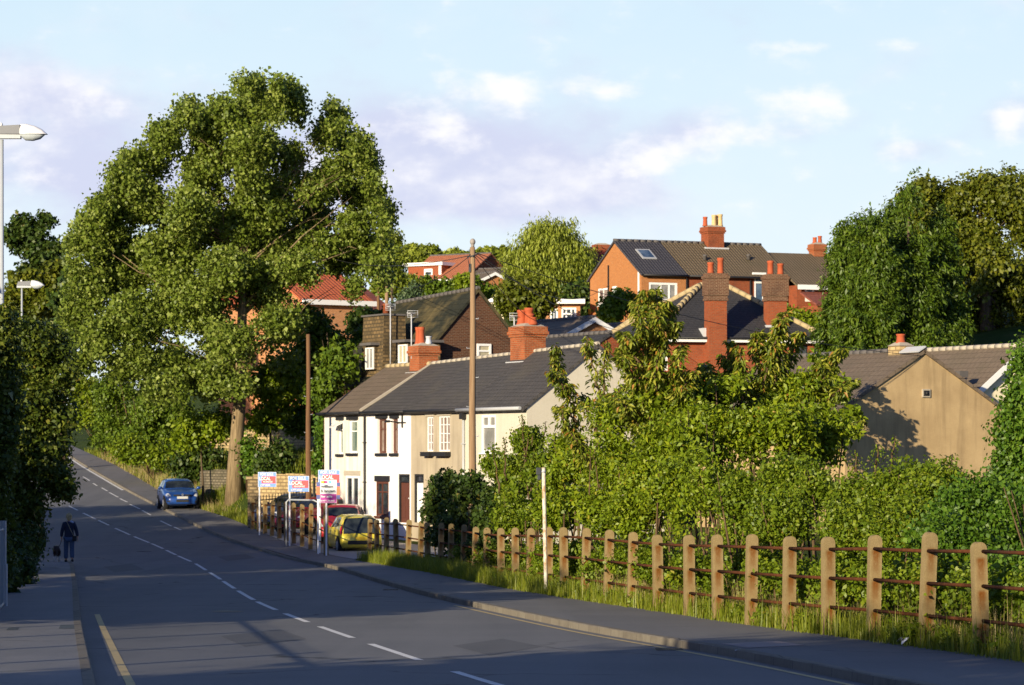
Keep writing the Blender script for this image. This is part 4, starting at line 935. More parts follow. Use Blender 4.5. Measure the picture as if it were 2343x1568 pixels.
m.build('bars', m_blackpaint, gt)
m = MB(); m.tube([(0, 0, 1.25), (Lg, 0, 1.5)], .03, 6); m.tube([(0, 0, .2), (Lg, 0, .2)], .03, 6); m.tube([(0, 0, .75), (Lg, 0, .8)], .03, 6); m.tube([(Lg, 0, 0), (Lg, 0, 2.25)], .06, 8); m.build('frame', m_blackpaint, gt)
gt = thing('iron_gate', 'black iron gate leaf with down-curved top beside the second telegraph pole', 'gate', (g.x + 3.2, g.y - .9, TZ(g.x + 3, g.y)), math.radians(-20))
m = MB()
for i in range(13):
    x = 1.9 * i / 12; m.tube([(x, 0, .1), (x, 0, 2.0 - .55 * math.sin(math.pi / 2 * x / 1.9))], .018, 5)
m.build('bars', m_blackpaint, gt)
m = MB(); m.tube([(1.9 * i / 8, 0, 2.0 - .55 * math.sin(math.pi / 2 * i / 8)) for i in range(9)], .03, 6); m.tube([(0, 0, .2), (1.9, 0, .2)], .03, 6); m.build('frame', m_blackpaint, gt)
# ------------------------------------------------------------------ concrete post fences with rusty rails
def post_mat():
    m, t, b = nodes('fence_concrete'); b.inputs['Roughness'].default_value = .92; b.inputs['Specular IOR Level'].default_value = .1
    o = ncoord(t, False); n = nnoise(t, o, 5, 6, .65); f = nnoise(t, o, 60, 3, .7)
    col = nmix(t, nrange(t, n, .35, .65), (.31, .235, .115), (.22, .16, .075))
    col = nmix(t, nrange(t, f, .3, .7, 0, .4), col, (.15, .11, .055))
    sp = nadd(t, 'ShaderNodeSeparateXYZ'); t.links.new(o, sp.inputs[0])
    def mt(op, a, q, cl=False):
        z = nadd(t, 'ShaderNodeMath', operation=op); z.use_clamp = cl
        for i, e in enumerate((a, q)):
            if isinstance(e, (int, float)): z.inputs[i].default_value = e
            else: t.links.new(e, z.inputs[i])
        return z.outputs[0]
    band = nrange(t, mt('ABSOLUTE', sp.outputs[0], 0), .075, .025)           # rust runs down from the rail sockets
    acc = None
    for zr in (1.18, .78, .38):
        d = mt('SUBTRACT', zr, sp.outputs[2]); g = mt('MULTIPLY', nrange(t, d, -.01, .03), nrange(t, d, .42, .05))
        acc = g if acc is None else mt('MAXIMUM', acc, g)
    ft = nadd(t, 'ShaderNodeTexCoord'); gx = nadd(t, 'ShaderNodeSeparateXYZ'); t.links.new(ft.outputs['Normal'], gx.inputs[0])
    face = nrange(t, mt('ABSOLUTE', gx.outputs[1], 0), .5, .8)
    k = mt('MULTIPLY', mt('MULTIPLY', mt('MULTIPLY', band, acc), face), nrange(t, nnoise(t, o, 24, 5, .7, (1, 1, .5)), .22, .46))
    col = nmix(t, k, col, (.155, .058, .012)); t.links.new(col, b.inputs['Base Color']); nbump(t, b, f, .5, .01); return m
m_post = post_mat()
m_rail = barky('rusty_iron', (.060, .022, .010), (.125, .045, .018), (1, 1, 1), .4, 9)
PW, PD = .17, .14
def post_shape():                      # arched head seen along the fence; local y runs along the fence
    m = MB(); w = PW / 2; arc = [(w * math.cos(math.pi * i / 10), 1.28 + w * 1.0 * math.sin(math.pi * i / 10)) for i in range(11)]
    pts = [(-w, -PD / 2, -.3), (w, -PD / 2, -.3)] + [(x, -PD / 2, z) for x, z in arc]
    m.prism(pts, (0, PD, 0)); return m
_pm = post_shape().build('post', m_post, None); post_mesh = _pm.data; bpy.data.objects.remove(_pm)
def fence(label, posts, base, heights=(1.18, .78, .38), short=()):
    pts = []
    for u, vt in posts:
        vb = float(np.interp(u, [b[0] for b in base], [b[1] for b in base])); g = GP(u, vb, .1); D = g.y
        pts.append((g, max(.8, (HV - vt) / FPX * D - g.z)))
    ks = [q[1] / 1.365 for q in pts]; ks = [sum(ks[max(0, i - 1):i + 2]) / len(ks[max(0, i - 1):i + 2]) for i in range(len(ks))]; p0 = pts[0][0]; root = thing('fence', label, 'fence', p0)
    tops = [[], [], []]
    rnd = random.Random(len(posts))
    for i, (g, hgt) in enumerate(pts):
        a, b = pts[max(0, i - 1)][0], pts[min(len(pts) - 1, i + 1)][0]; ang = math.atan2(b.y - a.y, b.x - a.x) - math.pi / 2
        o = link('post', post_mesh, root, g - p0); o.rotation_euler = (rnd.uniform(-.035, .035), rnd.uniform(-.03, .03), ang + rnd.uniform(-.08, .08)); k = hgt / 1.365; o.scale = (1, 1, k)
        for j, zz in enumerate(heights): tops[j].append((g - p0) + Vector((0, 0, zz * ks[i])))
    for j in range(3):
        m = MB()
        for a, b in zip(tops[j][:-1], tops[j][1:]):
            m.tube([a, b], .024, 8)
        m.build('rail', m_rail, root)
    return root, pts
RP = [(845, 1187), (862, 1189), (884, 1184), (907, 1187), (933, 1189), (961, 1192), (979, 1195), (1007, 1196), (1030, 1198), (1059, 1200), (1086, 1205), (1112, 1207), (1146, 1208), (1179, 1207), (1212, 1208), (1255, 1206), (1291, 1206), (1338, 1208), (1390, 1212), (1445, 1217), (1506, 1223), (1577, 1224), (1642, 1223), (1717, 1222), (1804, 1227), (1895, 1228), (1997, 1224), (2117, 1217), (2245, 1240), (2400, 1218), (2580, 1225), (2780, 1235)]
RBASE = [(845, 1264), (884, 1275), (961, 1292), (1059, 1313), (1146, 1336), (1179, 1342), (1292, 1363), (1390, 1380), (1506, 1398), (1717, 1430), (1997, 1464), (2117, 1479), (2245, 1496), (2400, 1519), (2600, 1550), (2800, 1585)]
FR_, FRP = fence('long concrete post fence with three rusty rails along the hedge', RP, RBASE)
LP_ = [(577, 1141), (592, 1146), (606, 1143), (622, 1146), (639, 1147), (655, 1148), (672, 1150), (691, 1152), (710, 1152), (729, 1196), (746, 1156)]
fence('short grey post fence in front of the parked red and blue cars', LP_, [(577, 1211), (746, 1271)])
FXY = sorted([(g.y, g.x) for g, h in FRP]); FX = lambda y: float(np.interp(y, [a for a, b in FXY], [b for a, b in FXY]))
# ------------------------------------------------------------------ poles, cables, lamps, marker post
m_pole = barky('telegraph_wood', (.20, .12, .065), (.36, .25, .15), (9, 9, .35), .4, 2.2)
m_pole_lo = barky('telegraph_wood_dark', (.10, .055, .03), (.22, .12, .06), (9, 9, .35), .4, 2.2)
m_steel = plain('galvanised_steel', (.42, .45, .48), .55, .1, var=.12, scale=14)
m_dark = plain('dark_plastic', (.03, .035, .045), .5)
m_cable = plain('black_cable', (.02, .02, .022), .6)
def telegraph(label, u, vt, vb, D, r0, r1, mat, extras=True):
    b, t = P(u, vb, D), P(u, vt, D); b.z = TZ(b.x, b.y); root = thing('telegraph_pole', label, 'pole', b, 0, 'wooden telegraph poles'); h = t.z - b.z
    m = MB(); n = 10; m.tube([(.01 * math.sin(i), 0, h * i / n - (.4 if i == 0 else 0)) for i in range(n + 1)], [r0 + (r1 - r0) * i / n for i in range(n + 1)], 14); m.build('shaft', mat, root)
    if extras:
        for i in range(5): m = MB(); z = h * (.42 + i * .09); a = (-1) ** i; m.tube([(0, -.02, z), (a * (r0 + .05), -.02, z), (a * (r0 + .05), -.02, z + .03)], .012, 5); m.build('step', m_steel, root)
    return root, h
PD1 = 91.5
r, h = telegraph('tall pale telegraph pole with round finial before the cottages', 1081, 566, 1215, PD1, .125, .075, m_pole)
m = MB(); m.ball((0, 0, h + .16), (.085, .085, .10), 12, 8); m.tube([(0, 0, h), (0, 0, h + .1)], .05, 8); m.build('finial', plain('grey_finial', (.30, .27, .25), .8), r)
m = MB(); m.box(-.12, -.10, h - .75, -.05, 0, h - .5); m.tube([(-.08, -.09, h - .2), (-.14, -.12, h - .35), (-.09, -.1, h - .6)], .012, 5); m.build('junction_box', m_dark, r)
m = MB(); m.tube([(-.16, -.09, h - .30), (.16, -.09, h - .22)], .018, 6); m.tube([(0, 0, h - .27), (0, -.12, h - .27)], .03, 6); m.build('bracket', m_dark, r)
telegraph('brown telegraph pole beside the white end cottage and sale boards', 705, 765, 1200, 131, .12, .085, m_pole_lo)
telegraph('thin distant pole in front of the maroon roof', 865, 630, 740, 190, .1, .09, m_pole_lo, False)
telegraph('pale distant pole beside the maroon roof', 884, 614, 735, 198, .13, .11, m_pole, False)
def cable(label, a, b, sag, r=.012):
    a, b = Vector(a), Vector(b); m = MB(); n = 24
    m.tube([a.lerp(b, i / n) - Vector((0, 0, sag * 4 * (i / n) * (1 - i / n))) for i in range(n + 1)], r, 5, False)
    tag(m.build('overhead_cable', m_cable), label, 'cable', 'overhead cables')
top = P(1081, 580, PD1)
cable('thin cable from the tall pole sagging to the distant poles at the left', top, P(866, 632, 190), .9)
cable('upper thin cable from the tall pole far to the left through the big tree', top + Vector((0, 0, -.05)), P(640, 520, 205), 1.2)
cable('cable from the tall pole to the orange brick gable', top, P(1380, 660, 193), 1.0)
cable('cable from the tall pole down to the brick bungalow', top, P(1300, 752, 160), .8)
cable('cable from the tall pole running right above the roofs', top + Vector((0, 0, .05)), P(2113, 815, 112), .5)
cable('cable from the tall pole down to the hipped roof', top + Vector((0, 0, .1)), P(1500, 765, 151), .7)
def lamp(label, u, vt, D, hgt):
    t = P(u, vt, D); base = Vector((t.x, t.y, t.z - hgt)); root = thing('street_lamp', label, 'street lamp', base, 0, 'street lamps on the left pavement')
    m = MB(); m.tube([(0, 0, -.2), (0, 0, 1.4), (0, 0, 1.45), (0, 0, hgt - .1)], [.085, .085, .06, .042], 12); m.build('pole', m_steel, root)
    z = hgt; m = MB(); m.box(-.22, -.09, z - .08, .44, .09, z + .02); m.build('bracket_arm', m_steel, root)
    m = MB(); prof = [(-.25, .02, .22, .13), (.0, .02, .26, .14), (.44, .02, .25, .15)]
    m.prism([(-.22, -.11, z + .021), (.43, -.13, z + .021), (.43, -.13, z + .23), (-.16, -.11, z + .20)], (0, .25, 0)); m.build('gear_housing', plain('grey_housing', (.16, .17, .19), .5), root)
    m = MB(); vs = []; N = 10
    sec = [(.43, .15, .24), (.55, .17, .245), (.75, .17, .20), (.92, .15, .12), (1.02, .10, .03), (1.05, .03, .005)]
    for x, w, hh in sec: vs += [(x, -w * math.cos(math.pi * k / N), z + .02 + hh * math.sin(math.pi * k / N)) for k in range(N + 1)]
    fs = [(i * (N + 1) + k, (i + 1) * (N + 1) + k, (i + 1) * (N + 1) + k + 1, i * (N + 1) + k + 1) for i in range(len(sec) - 1) for k in range(N)]
    fs.append(tuple(range(N + 1))); m.add(vs, fs, True); m.build('hood', plain('pale_hood', (.78, .78, .80), .35), root)
    m = MB(); vs = []
    sec = [(.44, .12, .05), (.55, .14, .14), (.72, .14, .15), (.88, .12, .11), (.98, .06, .02)]
    for x, w, hh in sec: vs += [(x, -w * math.cos(math.pi * k / N), z + .018 - hh * math.sin(math.pi * k / N)) for k in range(N + 1)]
    fs = [(i * (N + 1) + k, i * (N + 1) + k + 1, (i + 1) * (N + 1) + k + 1, (i + 1) * (N + 1) + k) for i in range(len(sec) - 1) for k in range(N)]
    m.add(vs, fs, True); m.build('lens_bowl', plain('lamp_bowl', (.50, .55, .58), .1, spec=.8), root)
    m = MB(); m.ball((-.02, 0, z + .24), .05, 8, 6); m.build('photocell', plain('white_cell', (.8, .8, .8), .4), root)
lamp('near grey street lamp at the left edge reaching high into the sky', 4, 310, 70, 10.4)
lamp('farther street lamp half hidden by the dark bush at the left', 50, 655, 140, 10.6)
g = GP(1249, 1360, .1); t = P(1243, 1070, g.y); root = thing('marker_post', 'slim rusty white post with small dark box on top beside the fence', 'post', g)
dx = t.x - g.x; h = t.z - g.z
m = MB(); m.tube([(dx * f, 0, h * f - (.1 if f == 0 else 0)) for f in (0, .25, .5, .75, 1)], .042, 12)
def rusty_white():
    m_, t_, b = nodes('peeling_white_paint'); b.inputs['Roughness'].default_value = .7
    n = nnoise(t_, ncoord(t_, False), 7, 6, .7, (1, 1, .5)); t_.links.new(nramp(t_, n, [(.45, (.70, .66, .58)), (.6, (.42, .27, .14)), (.75, (.25, .12, .05))]), b.inputs['Base Color']); return m_
m.build('pole', rusty_white(), root)
m = MB(); m.box(dx - .16, -.05, h - .16, dx - .05, .05, h + .0); m.box(dx - .13, -.04, h - .27, dx - .06, .04, h - .165); m.build('sensor_box', m_dark, root, .01)
m = MB(); m.tube([(dx, 0, h - .11), (dx, 0, h - .07)], .052, 12); m.build('clip', m_steel, root)
# left railing beside the bridge, just outside the frame but for its end post
rail_m = plain('grey_railing_paint', (.30, .32, .33), .6, .2)
y1 = 58.0; root = thing('metal_railing', 'grey metal railing with close upright bars beside the left pavement', 'railing', (0, 0, 0))
FL = lambda y: LK(y) - (1.75 if y < 50 else 1.75 + (y - 50) * .02)
g = P(7, 1388, y1); FLx = lambda y: float(np.interp(y, [-40, 30, y1], [LK(-40) - 2.1, LK(30) - 1.75, g.x]))
m = MB(); y = 8.0
while y < y1 - .2: x = FLx(y); z = hz(y); m.tube([(x, y, z), (x, y, z + 1.72)], .014, 4, False); y += .14
m.build('upright_bars', rail_m, root)
m = MB()
for z in (.15, 1.55): m.tube([(FLx(y), y, hz(y) + z) for y in np.arange(8, y1 + .1, 2.0)], .03, 6)
m.build('rails', rail_m, root)
for y in np.arange(y1 - 48, y1 + .1, 4.0):
    m = MB(); x, z = FLx(y), hz(y); m.box(x - .055, y - .06, z - .3, x + .055, y + .06, z + 1.72); m.box(x - .075, y - .08, z - .3, x + .075, y + .08, z + .9) if y > y1 - 1 else None; m.build('post', m_steel, root)
hr = thing('handrail', 'bent grey tubular handrail behind the short post fence', 'handrail', (0, 0, 0))
m = MB(); a, b = P(655, 1143, 121), P(733, 1145, 117); zb = hz(118); m.tube([(a.x, a.y, zb), (a.x, a.y, a.z - .1), (a.x + .1, a.y, a.z), (b.x - .25, b.y, b.z), (b.x - .05, b.y, b.z - .1), (b.x, b.y, b.z - .35), (b.x, b.y, zb)], .032, 10); m.build('tube', m_steel, hr)

# ------------------------------------------------------------------ sale boards
m_sblue = plain('sign_blue', (.10, .26, .72), .4, var=.05); m_sred = plain('sign_red', (.62, .022, .035), .4, var=.05); m_swhite = plain('sign_white', (.80, .80, .80), .45, var=.03)
m_spurple = plain('sign_purple', (.42, .02, .30), .4, var=.05); m_snavy = plain('sign_navy', (.03, .05, .26), .4); m_sorange = plain('sign_orange', (.75, .13, .03), .4); m_sgrey = plain('sign_text_grey', (.10, .11, .13), .5)
m_sgreen = plain('dot_green', (.35, .5, .05), .5); m_scyan = plain('dot_cyan', (.10, .45, .75), .5); m_syellow = plain('dot_yellow', (.85, .5, .02), .5)
def lettering(txt, x, z, size, mat, parent, y=-.03, sx=1.0, name='lettering', bold=.0):
    cu = bpy.data.curves.new(name, 'FONT'); cu.body = txt; cu.size = size; cu.extrude = .002; cu.offset = bold; cu.resolution_u = 3; cu.materials.append(mat)
    tmp = bpy.data.objects.new('tmp_text', cu); COL.objects.link(tmp); bpy.context.view_layer.update()
    me = bpy.data.meshes.new_from_object(tmp.evaluated_get(bpy.context.evaluated_depsgraph_get())); bpy.data.objects.remove(tmp); me.name = name
    if not me.materials: me.materials.append(mat)
    o = link(name, me, parent, (x, y, z)); o.rotation_euler = (math.pi / 2, 0, 0); o.scale = (sx, 1, 1); return o
def board(label, u0, v0, u1, v1, D, upost, vbase, rz=-.18):
    g = P(upost, vbase, D); root = thing('sale_board', label, 'sale board', g, rz, 'estate agent sale boards')
    w = (u1 - u0) / FPX * D / math.cos(rz); h = (v1 - v0) / FPX * D; z0 = (HV - v1) / FPX * D - g.z
    pole = MB(); zt = z0 + h + .0; pole.box(-.028, 0.012, -.2, .028, .06, zt); pole.build('post', m_swhite, root); return root, w, h, z0
def local_board(label, *a):
    r, w, h, z0 = board(label, *a); x0 = -.04
    m = MB(); m.box(x0, -.012, z0, x0 + w, .01, z0 + h); pb = m.build('panel', m_sblue, r)
    m = MB(); m.box(x0 + w * .19, -.018, z0 + h * .24, x0 + w * .985, -.0125, z0 + h * .73); m.build('red_field', m_sred, pb)
    m = MB(); e = .012; m.box(x0 - e, -.014, z0 - e, x0, .012, z0 + h + e); m.box(x0 + w, -.014, z0 - e, x0 + w + e, .012, z0 + h + e); m.box(x0, -.014, z0 + h, x0 + w, .012, z0 + h + e); m.build('edge', m_swhite, pb)
    lettering('FOR SALE', x0 + w * .10, z0 + h * .78, h * .24, m_swhite, pb, sx=w / h * .74, bold=.004)
    lettering('LOCAL', x0 + w * .05, z0 + h * .46, h * .33, m_swhite, pb, sx=w / h * .62, bold=.006)
    lettering('PROPERTIES', x0 + w * .28, z0 + h * .29, h * .15, m_swhite, pb, sx=w / h * .66, bold=.002)
    lettering('01977 555505', x0 + w * .14, z0 + h * .05, h * .17, m_swhite, pb, sx=w / h * .56, bold=.003)
local_board('blue and red FOR SALE board leftmost of its three matching ones', 592, 1081, 633, 1114, 130, 593, 1216)
local_board('blue and red FOR SALE board next to the brown telegraph pole', 661, 1090, 708, 1125, 122, 662, 1240)
local_board('blue and red FOR SALE board partly covered by the white and purple board', 729, 1076, 778, 1113, 115.5, 731, 1262)
r, w, h, z0 = board('orange and navy sale board almost hidden behind the white and purple board', 724, 1104, 775, 1142, 114.6, 727, 1262)
m = MB(); m.box(-.05, -.012, z0, w, .01, z0 + h); pb = m.build('panel', m_snavy, r); m = MB(); m.box(-.05, -.018, z0 + h * .25, w, -.0125, z0 + h * .75); m.build('orange_field', m_sorange, pb)
r, w, h, z0 = board('white and purple for sale board on a white post beside the yellow car', 733, 1098, 771, 1151, 112.6, 746, 1282, -.12)
x0 = -w * .36
m = MB(); m.box(x0, -.012, z0, x0 + w, .01, z0 + h); pb = m.build('panel', m_swhite, r)
m = MB(); m.box(x0 + .01, -.018, z0 + .01, x0 + w - .01, -.0125, z0 + h * .39); m.build('purple_field', m_spurple, pb)
for i, (fx, mm, rr) in enumerate(((.11, m_sgreen, .045), (.20, m_syellow, .05), (.29, m_sred, .05), (.38, m_spurple, .045), (.60, m_scyan, .05))):
    m = MB(); m.tube([(x0 + w * fx, -.0125 - i * .0006, z0 + h * .90), (x0 + w * fx, -.016 - i * .0006, z0 + h * .90)], rr, 14); m.build('dot', mm, pb)
lettering('william', x0 + w * .05, z0 + h * .66, h * .185, m_sgrey, pb, sx=1.05, bold=.004); lettering('h brown', x0 + w * .05, z0 + h * .46, h * .185, m_sgrey, pb, sx=1.0, bold=.004)
lettering('for sale', x0 + w * .06, z0 + h * .24, h * .13, m_swhite, pb, sx=1.25, bold=.004); lettering('01977 791495', x0 + w * .04, z0 + h * .06, h * .095, m_swhite, pb, sx=1.1, bold=.002)

# ------------------------------------------------------------------ cars
def paintmat(name, c):
    m, t, b = nodes(name); b.inputs['Base Color'].default_value = c4(c); b.inputs['Roughness'].default_value = .35; b.inputs['Coat Weight'].default_value = .6; b.inputs['Coat Roughness'].default_value = .05; b.inputs['Metallic'].default_value = .1
    n = nnoise(t, ncoord(t, False), 2.2, 5, .6); t.links.new(nmix(t, nrange(t, n, .45, .7, 0, .25), c, tuple(.5 * x + .05 for x in c)), b.inputs['Base Color']); return m
m_tyre = plain('tyre_rubber', (.02, .02, .021), .85); m_rim = plain('alloy_rim', (.42, .43, .45), .35, .6); m_arch = plain('wheel_arch_black', (.008, .008, .009), .9)
m_cglass = glassy('car_glass', (.012, .016, .02), (.035, .045, .05)); m_hlamp = plain('headlamp_glass', (.70, .72, .74), .12, .2, spec=.8); m_tail = plain('tail_lamp_red', (.45, .015, .02), .2, spec=.7)
m_trim = plain('car_black_trim', (.022, .022, .024), .6); m_plate_w = plain('white_plate', (.50, .50, .48), .5); m_plate_y = plain('yellow_plate', (.72, .50, .04), .5); m_chrome = plain('chrome_badge', (.7, .72, .75), .2, .9)
HATCH = dict(L=3.78, W=1.65, H=1.43, wb=2.46, st=[  # t, low, belt, top, w, wtop
    (0.0, .36, .66, .68, .70, .60), (.015, .24, .82, .84, .77, .66), (.05, .20, .92, .96, .80, .66), (.10, .20, .94, 1.18, .81, .62), (.15, .20, .945, 1.36, .815, .60), (.24, .20, .94, 1.41, .82, .60), (.42, .20, .92, 1.43, .825, .60),
    (.53, .20, .90, 1.40, .825, .58), (.58, .20, .90, 1.33, .825, .60), (.66, .20, .90, 1.10, .82, .66), (.72, .20, .90, .96, .82, .70), (.80, .20, .86, .90, .81, .68), (.90, .21, .78, .81, .79, .64), (.955, .22, .68, .70, .74, .56), (.985, .24, .58, .60, .66, .48), (1.0, .30, .50, .52, .56, .40)])
CITY = dict(L=3.42, W=1.63, H=1.47, wb=2.34, st=[
    (0.0, .34, .58, .60, .72, .64), (.02, .24, .68, .72, .79, .72), (.05, .20, .82, .99, .80, .69), (.08, .20, .93, 1.20, .805, .65), (.11, .20, 1.0, 1.36, .81, .60), (.20, .20, .98, 1.44, .815, .60), (.42, .20, .94, 1.47, .815, .60),
    (.56, .20, .91, 1.42, .815, .58), (.63, .20, .90, 1.28, .81, .60), (.72, .20, .89, 1.06, .805, .64), (.80, .20, .87, .92, .80, .68), (.88, .20, .80, .84, .78, .64), (.95, .22, .70, .72, .73, .56), (.985, .24, .60, .62, .65, .48), (1.0, .30, .52, .54, .56, .40)])
def car(name, label, spec, paint, loc, head, k=1.0, plates=True, grp='parked cars', ws=(.585, .705), rear=(.06, .145), tail=(.006, .055, 3.2, 4.0)):
    root = thing(name, label, 'car', loc, head - math.pi / 2 + math.pi / 2, grp); root.scale = (k, k, k)
    L = spec['L']; st = np.array(spec['st']); T = st[:, 0]
    tt = np.unique(np.concatenate([np.linspace(0, 1, 45), T]))
    def sm(col):
        y = np.interp(tt, T, st[:, col]); return y
    low, belt, top, w, wt = [sm(i) for i in range(1, 6)]
    def ring(t):
        lo, be, to, ww, wp = [float(np.interp(t, tt, q)) for q in (low, belt, top, w, wt)]
        be_ = min(be, to - .01)
        return [(0, lo), (ww * .90, lo), (ww * .985, lo + (be - lo) * .28), (ww, lo + (be - lo) * .62), (ww * .975, be_), (wp + (ww * .975 - wp) * .12, be_ + (to - be_) * .86), (wp * .82, to), (0, to + .018)]
    def S(t, s):           # s: 0..7 along the half ring
        r = ring(t); i = min(6, int(s)); f = s - i; a, b = r[i], r[i + 1]
        return Vector(((t - .5) * L, a[0] + (b[0] - a[0]) * f, a[1] + (b[1] - a[1]) * f))
    m = MB(); N = len(tt); vs = []; full = list(range(8)) + list(range(6, 0, -1))
    for t in tt:
        r = ring(t)
        vs += [((t - .5) * L, r[i][0] * (1 if j < 8 else -1), r[i][1]) for j, i in enumerate(full)]
    n = len(full); fs = [(i * n + j, i * n + (j + 1) % n, (i + 1) * n + (j + 1) % n, (i + 1) * n + j) for i in range(N - 1) for j in range(n)]
    fs = [f[::-1] for f in fs]; fs.append(tuple(range(n))); fs.append(tuple((N - 1) * n + j for j in range(n))[::-1])
    m.add(vs, fs, True); m.build('body', paint, root)
    def patch(nm, t0, t1, s0, s1, mat, off=.008, both=True, nt_=8, ns=4, parent=root, slant=0.0, centre=False):
        m = MB(); r_ = None
        for sg in (1, -1):
            if s1 < 6.9: m = MB()
            vs = []
            for i in range(nt_ + 1):
                for j in range(ns + 1):
                    fs_ = j / ns; s = s0 + (s1 - s0) * fs_; ta, tb = t0 + slant * fs_, t1 - slant * fs_; t = ta + (tb - ta) * i / nt_
                    p = S(t, s); e = 1e-3; du = S(min(1, t + e), s) - S(max(0, t - e), s); dv = S(t, min(6.999, s + e)) - S(t, max(0, min(s, 6.998) - e)); nrm = du.cross(dv)
                    nrm = nrm.normalized() if nrm.length > 1e-9 else Vector((0, 1, 0)); 
                    if (nrm.z < 0 if abs(nrm.z) > .3 else nrm.y < 0): nrm = -nrm
                    q = p + nrm * off; vs.append((q.x, q.y * sg, q.z))
            f = [(i * (ns + 1) + j, (i + 1) * (ns + 1) + j, (i + 1) * (ns + 1) + j + 1, i * (ns + 1) + j + 1) for i in range(nt_) for j in range(ns)]
            m.add(vs, f if sg > 0 else [q[::-1] for q in f], True)
            if s1 < 6.9 or sg < 0: r_ = m.build(nm, mat, parent)
        return r_
    patch('side_window', .20, .375, 4.12, 4.93, m_cglass, slant=.012); patch('side_window', .395, .60, 4.12, 4.93, m_cglass, slant=.035)
    patch('windscreen', ws[0], ws[1], 5.10, 7.0, m_cglass, ns=8); patch('rear_window', rear[0], rear[1], 5.12, 7.0, m_cglass, ns=8)
    patch('headlight', .925, .978, 3.55, 4.9, m_hlamp, .012); patch('tail_light', *tail, m_tail, .012)
    patch('bumper_strip', .962, .995, 1.9, 2.5, m_trim, .008)
    z = .50
    m = MB(); m.box(L / 2 - .075, -.30, .34, L / 2 + .012, .30, .46); m.build('air_intake', m_trim, root, .01)
    m = MB(); m.box(-L / 2 - .012, -.52, .35, -L / 2 + .05, .52, .49); m.build('rear_bumper_insert', m_trim, root, .02)
    if plates:
        m = MB(); m.box(L / 2 - .03, -.26, .50, L / 2 + .025, .26, .61); m.build('number_plate', m_plate_w, root); m = MB(); m.box(-L / 2 - .02, -.26, .52, -L / 2 + .04, .26, .63); m.build('number_plate', m_plate_y, root)
    for sx in (-1, 1):
        for sy in (-1, 1):
            x = sx * spec['wb'] / 2 + (.02 * L); y = sy * (spec['W'] / 2 - .10)
            m = MB(); m.tube([(x, y - sy * .13, .30), (x, y + sy * .118, .30)], .355, 24); m.build('wheel_arch', m_arch, root)
            m = MB(); m.tube([(x, y - sy * .09, .29), (x, y + sy * .105, .29), (x, y + sy * .13, .29)], [.29, .29, .262], 24); wh = m.build('wheel', m_tyre, root)
            m = MB(); m.tube([(x, y + sy * .11, .29), (x, y + sy * .136, .29)], .185, 20)
            for q in range(5): a = q * 2 * math.pi / 5; m.tube([(x, y + sy * .138, .29), (x + .15 * math.cos(a), y + sy * .139, .29 + .15 * math.sin(a))], .022, 5)
            m.build('rim', m_rim, wh)
    for sy in (-1, 1):
        m = MB(); xm = (ws[1] - .03 - .5) * L; m.ball((xm, sy * (spec['W'] / 2 + .09), 1.0), (.07, .11, .075), 10, 8); m.tube([(xm, sy * (spec['W'] / 2 - .04), .95), (xm, sy * (spec['W'] / 2 + .05), .98)], .03, 6); m.build('mirror', paint, root)
    for sy in (-1, 1):
        m = MB(); q = S(.33, 3.6); m.box(q.x - .09, min(sy * q.y, sy * (q.y + .03)), q.z - .02, q.x + .09, max(sy * q.y, sy * (q.y + .03)), q.z + .02); m.build('door_handle', m_trim, root)
    return root, S
g = GP(394, 1170); bl = car('parked_car', 'blue hatchback parked half on the far pavement facing the camera', HATCH, paintmat('blue_car_paint', (.011, .062, .27)), (g.x + .1, g.y + 1.6, hz(g.y + 1.6) + .05), math.radians(-90 + 13), 1.04)
r = bl[0]; L = HATCH['L']; m = MB(); m.tube([(L / 2 - .02, 0, .69), (L / 2 + .01, 0, .69)], .075, 4); m.build('badge', m_chrome, r); m = MB(); m.box(L / 2 - .10, -.42, .63, L / 2 - .015, -.12, .70); m.box(L / 2 - .10, .12, .63, L / 2 - .015, .42, .70); m.build('grille', m_trim, r)
yl = P(826, 1266, 117.5); yc = car('parked_car', 'bright yellow small hatchback seen from behind next to the post fence', CITY, paintmat('yellow_car_paint', (.68, .56, .045)), (yl.x - .38, yl.y + 1.0, hz(117) + .03), math.radians(90 + 15), 1.0, rear=(.024, .106), tail=(.03, .085, 3.5, 4.75))
r = yc[0]; L = CITY['L']; m = MB(); m.box(-L / 2 - .02, -.56, .34, -L / 2 + .05, .56, .50); m.build('bumper_grille', m_trim, r, .03)
rp = P(770, 1262, 121); rc = car('parked_car', 'bright red hatchback with big windscreen parked before the white end cottage', HATCH, paintmat('red_car_paint', (.42, .012, .02)), (rp.x + .12, rp.y + 2.0, hz(123) + .22), math.radians(-90 - 3), 1.04)
r = rc[0]; L = HATCH['L']; m = MB(); m.box(L / 2 - .06, -.06, .66, L / 2 + .015, .06, .80); m.build('badge', m_chrome, r)
car('parked_car', 'deep red car half hidden behind the short post fence', HATCH, paintmat('dark_red_car_paint', (.33, .015, .03)), (P(722, 1250, 130).x, 131.0, hz(129) + .25), math.radians(-90 - 38), 1.05)
car('parked_car', 'dark blue car behind the left part of the short post fence', HATCH, paintmat('navy_car_paint', (.035, .055, .13)), (P(668, 1240, 135).x, 136.0, hz(132) + .25), math.radians(-90 - 38), 1.05)
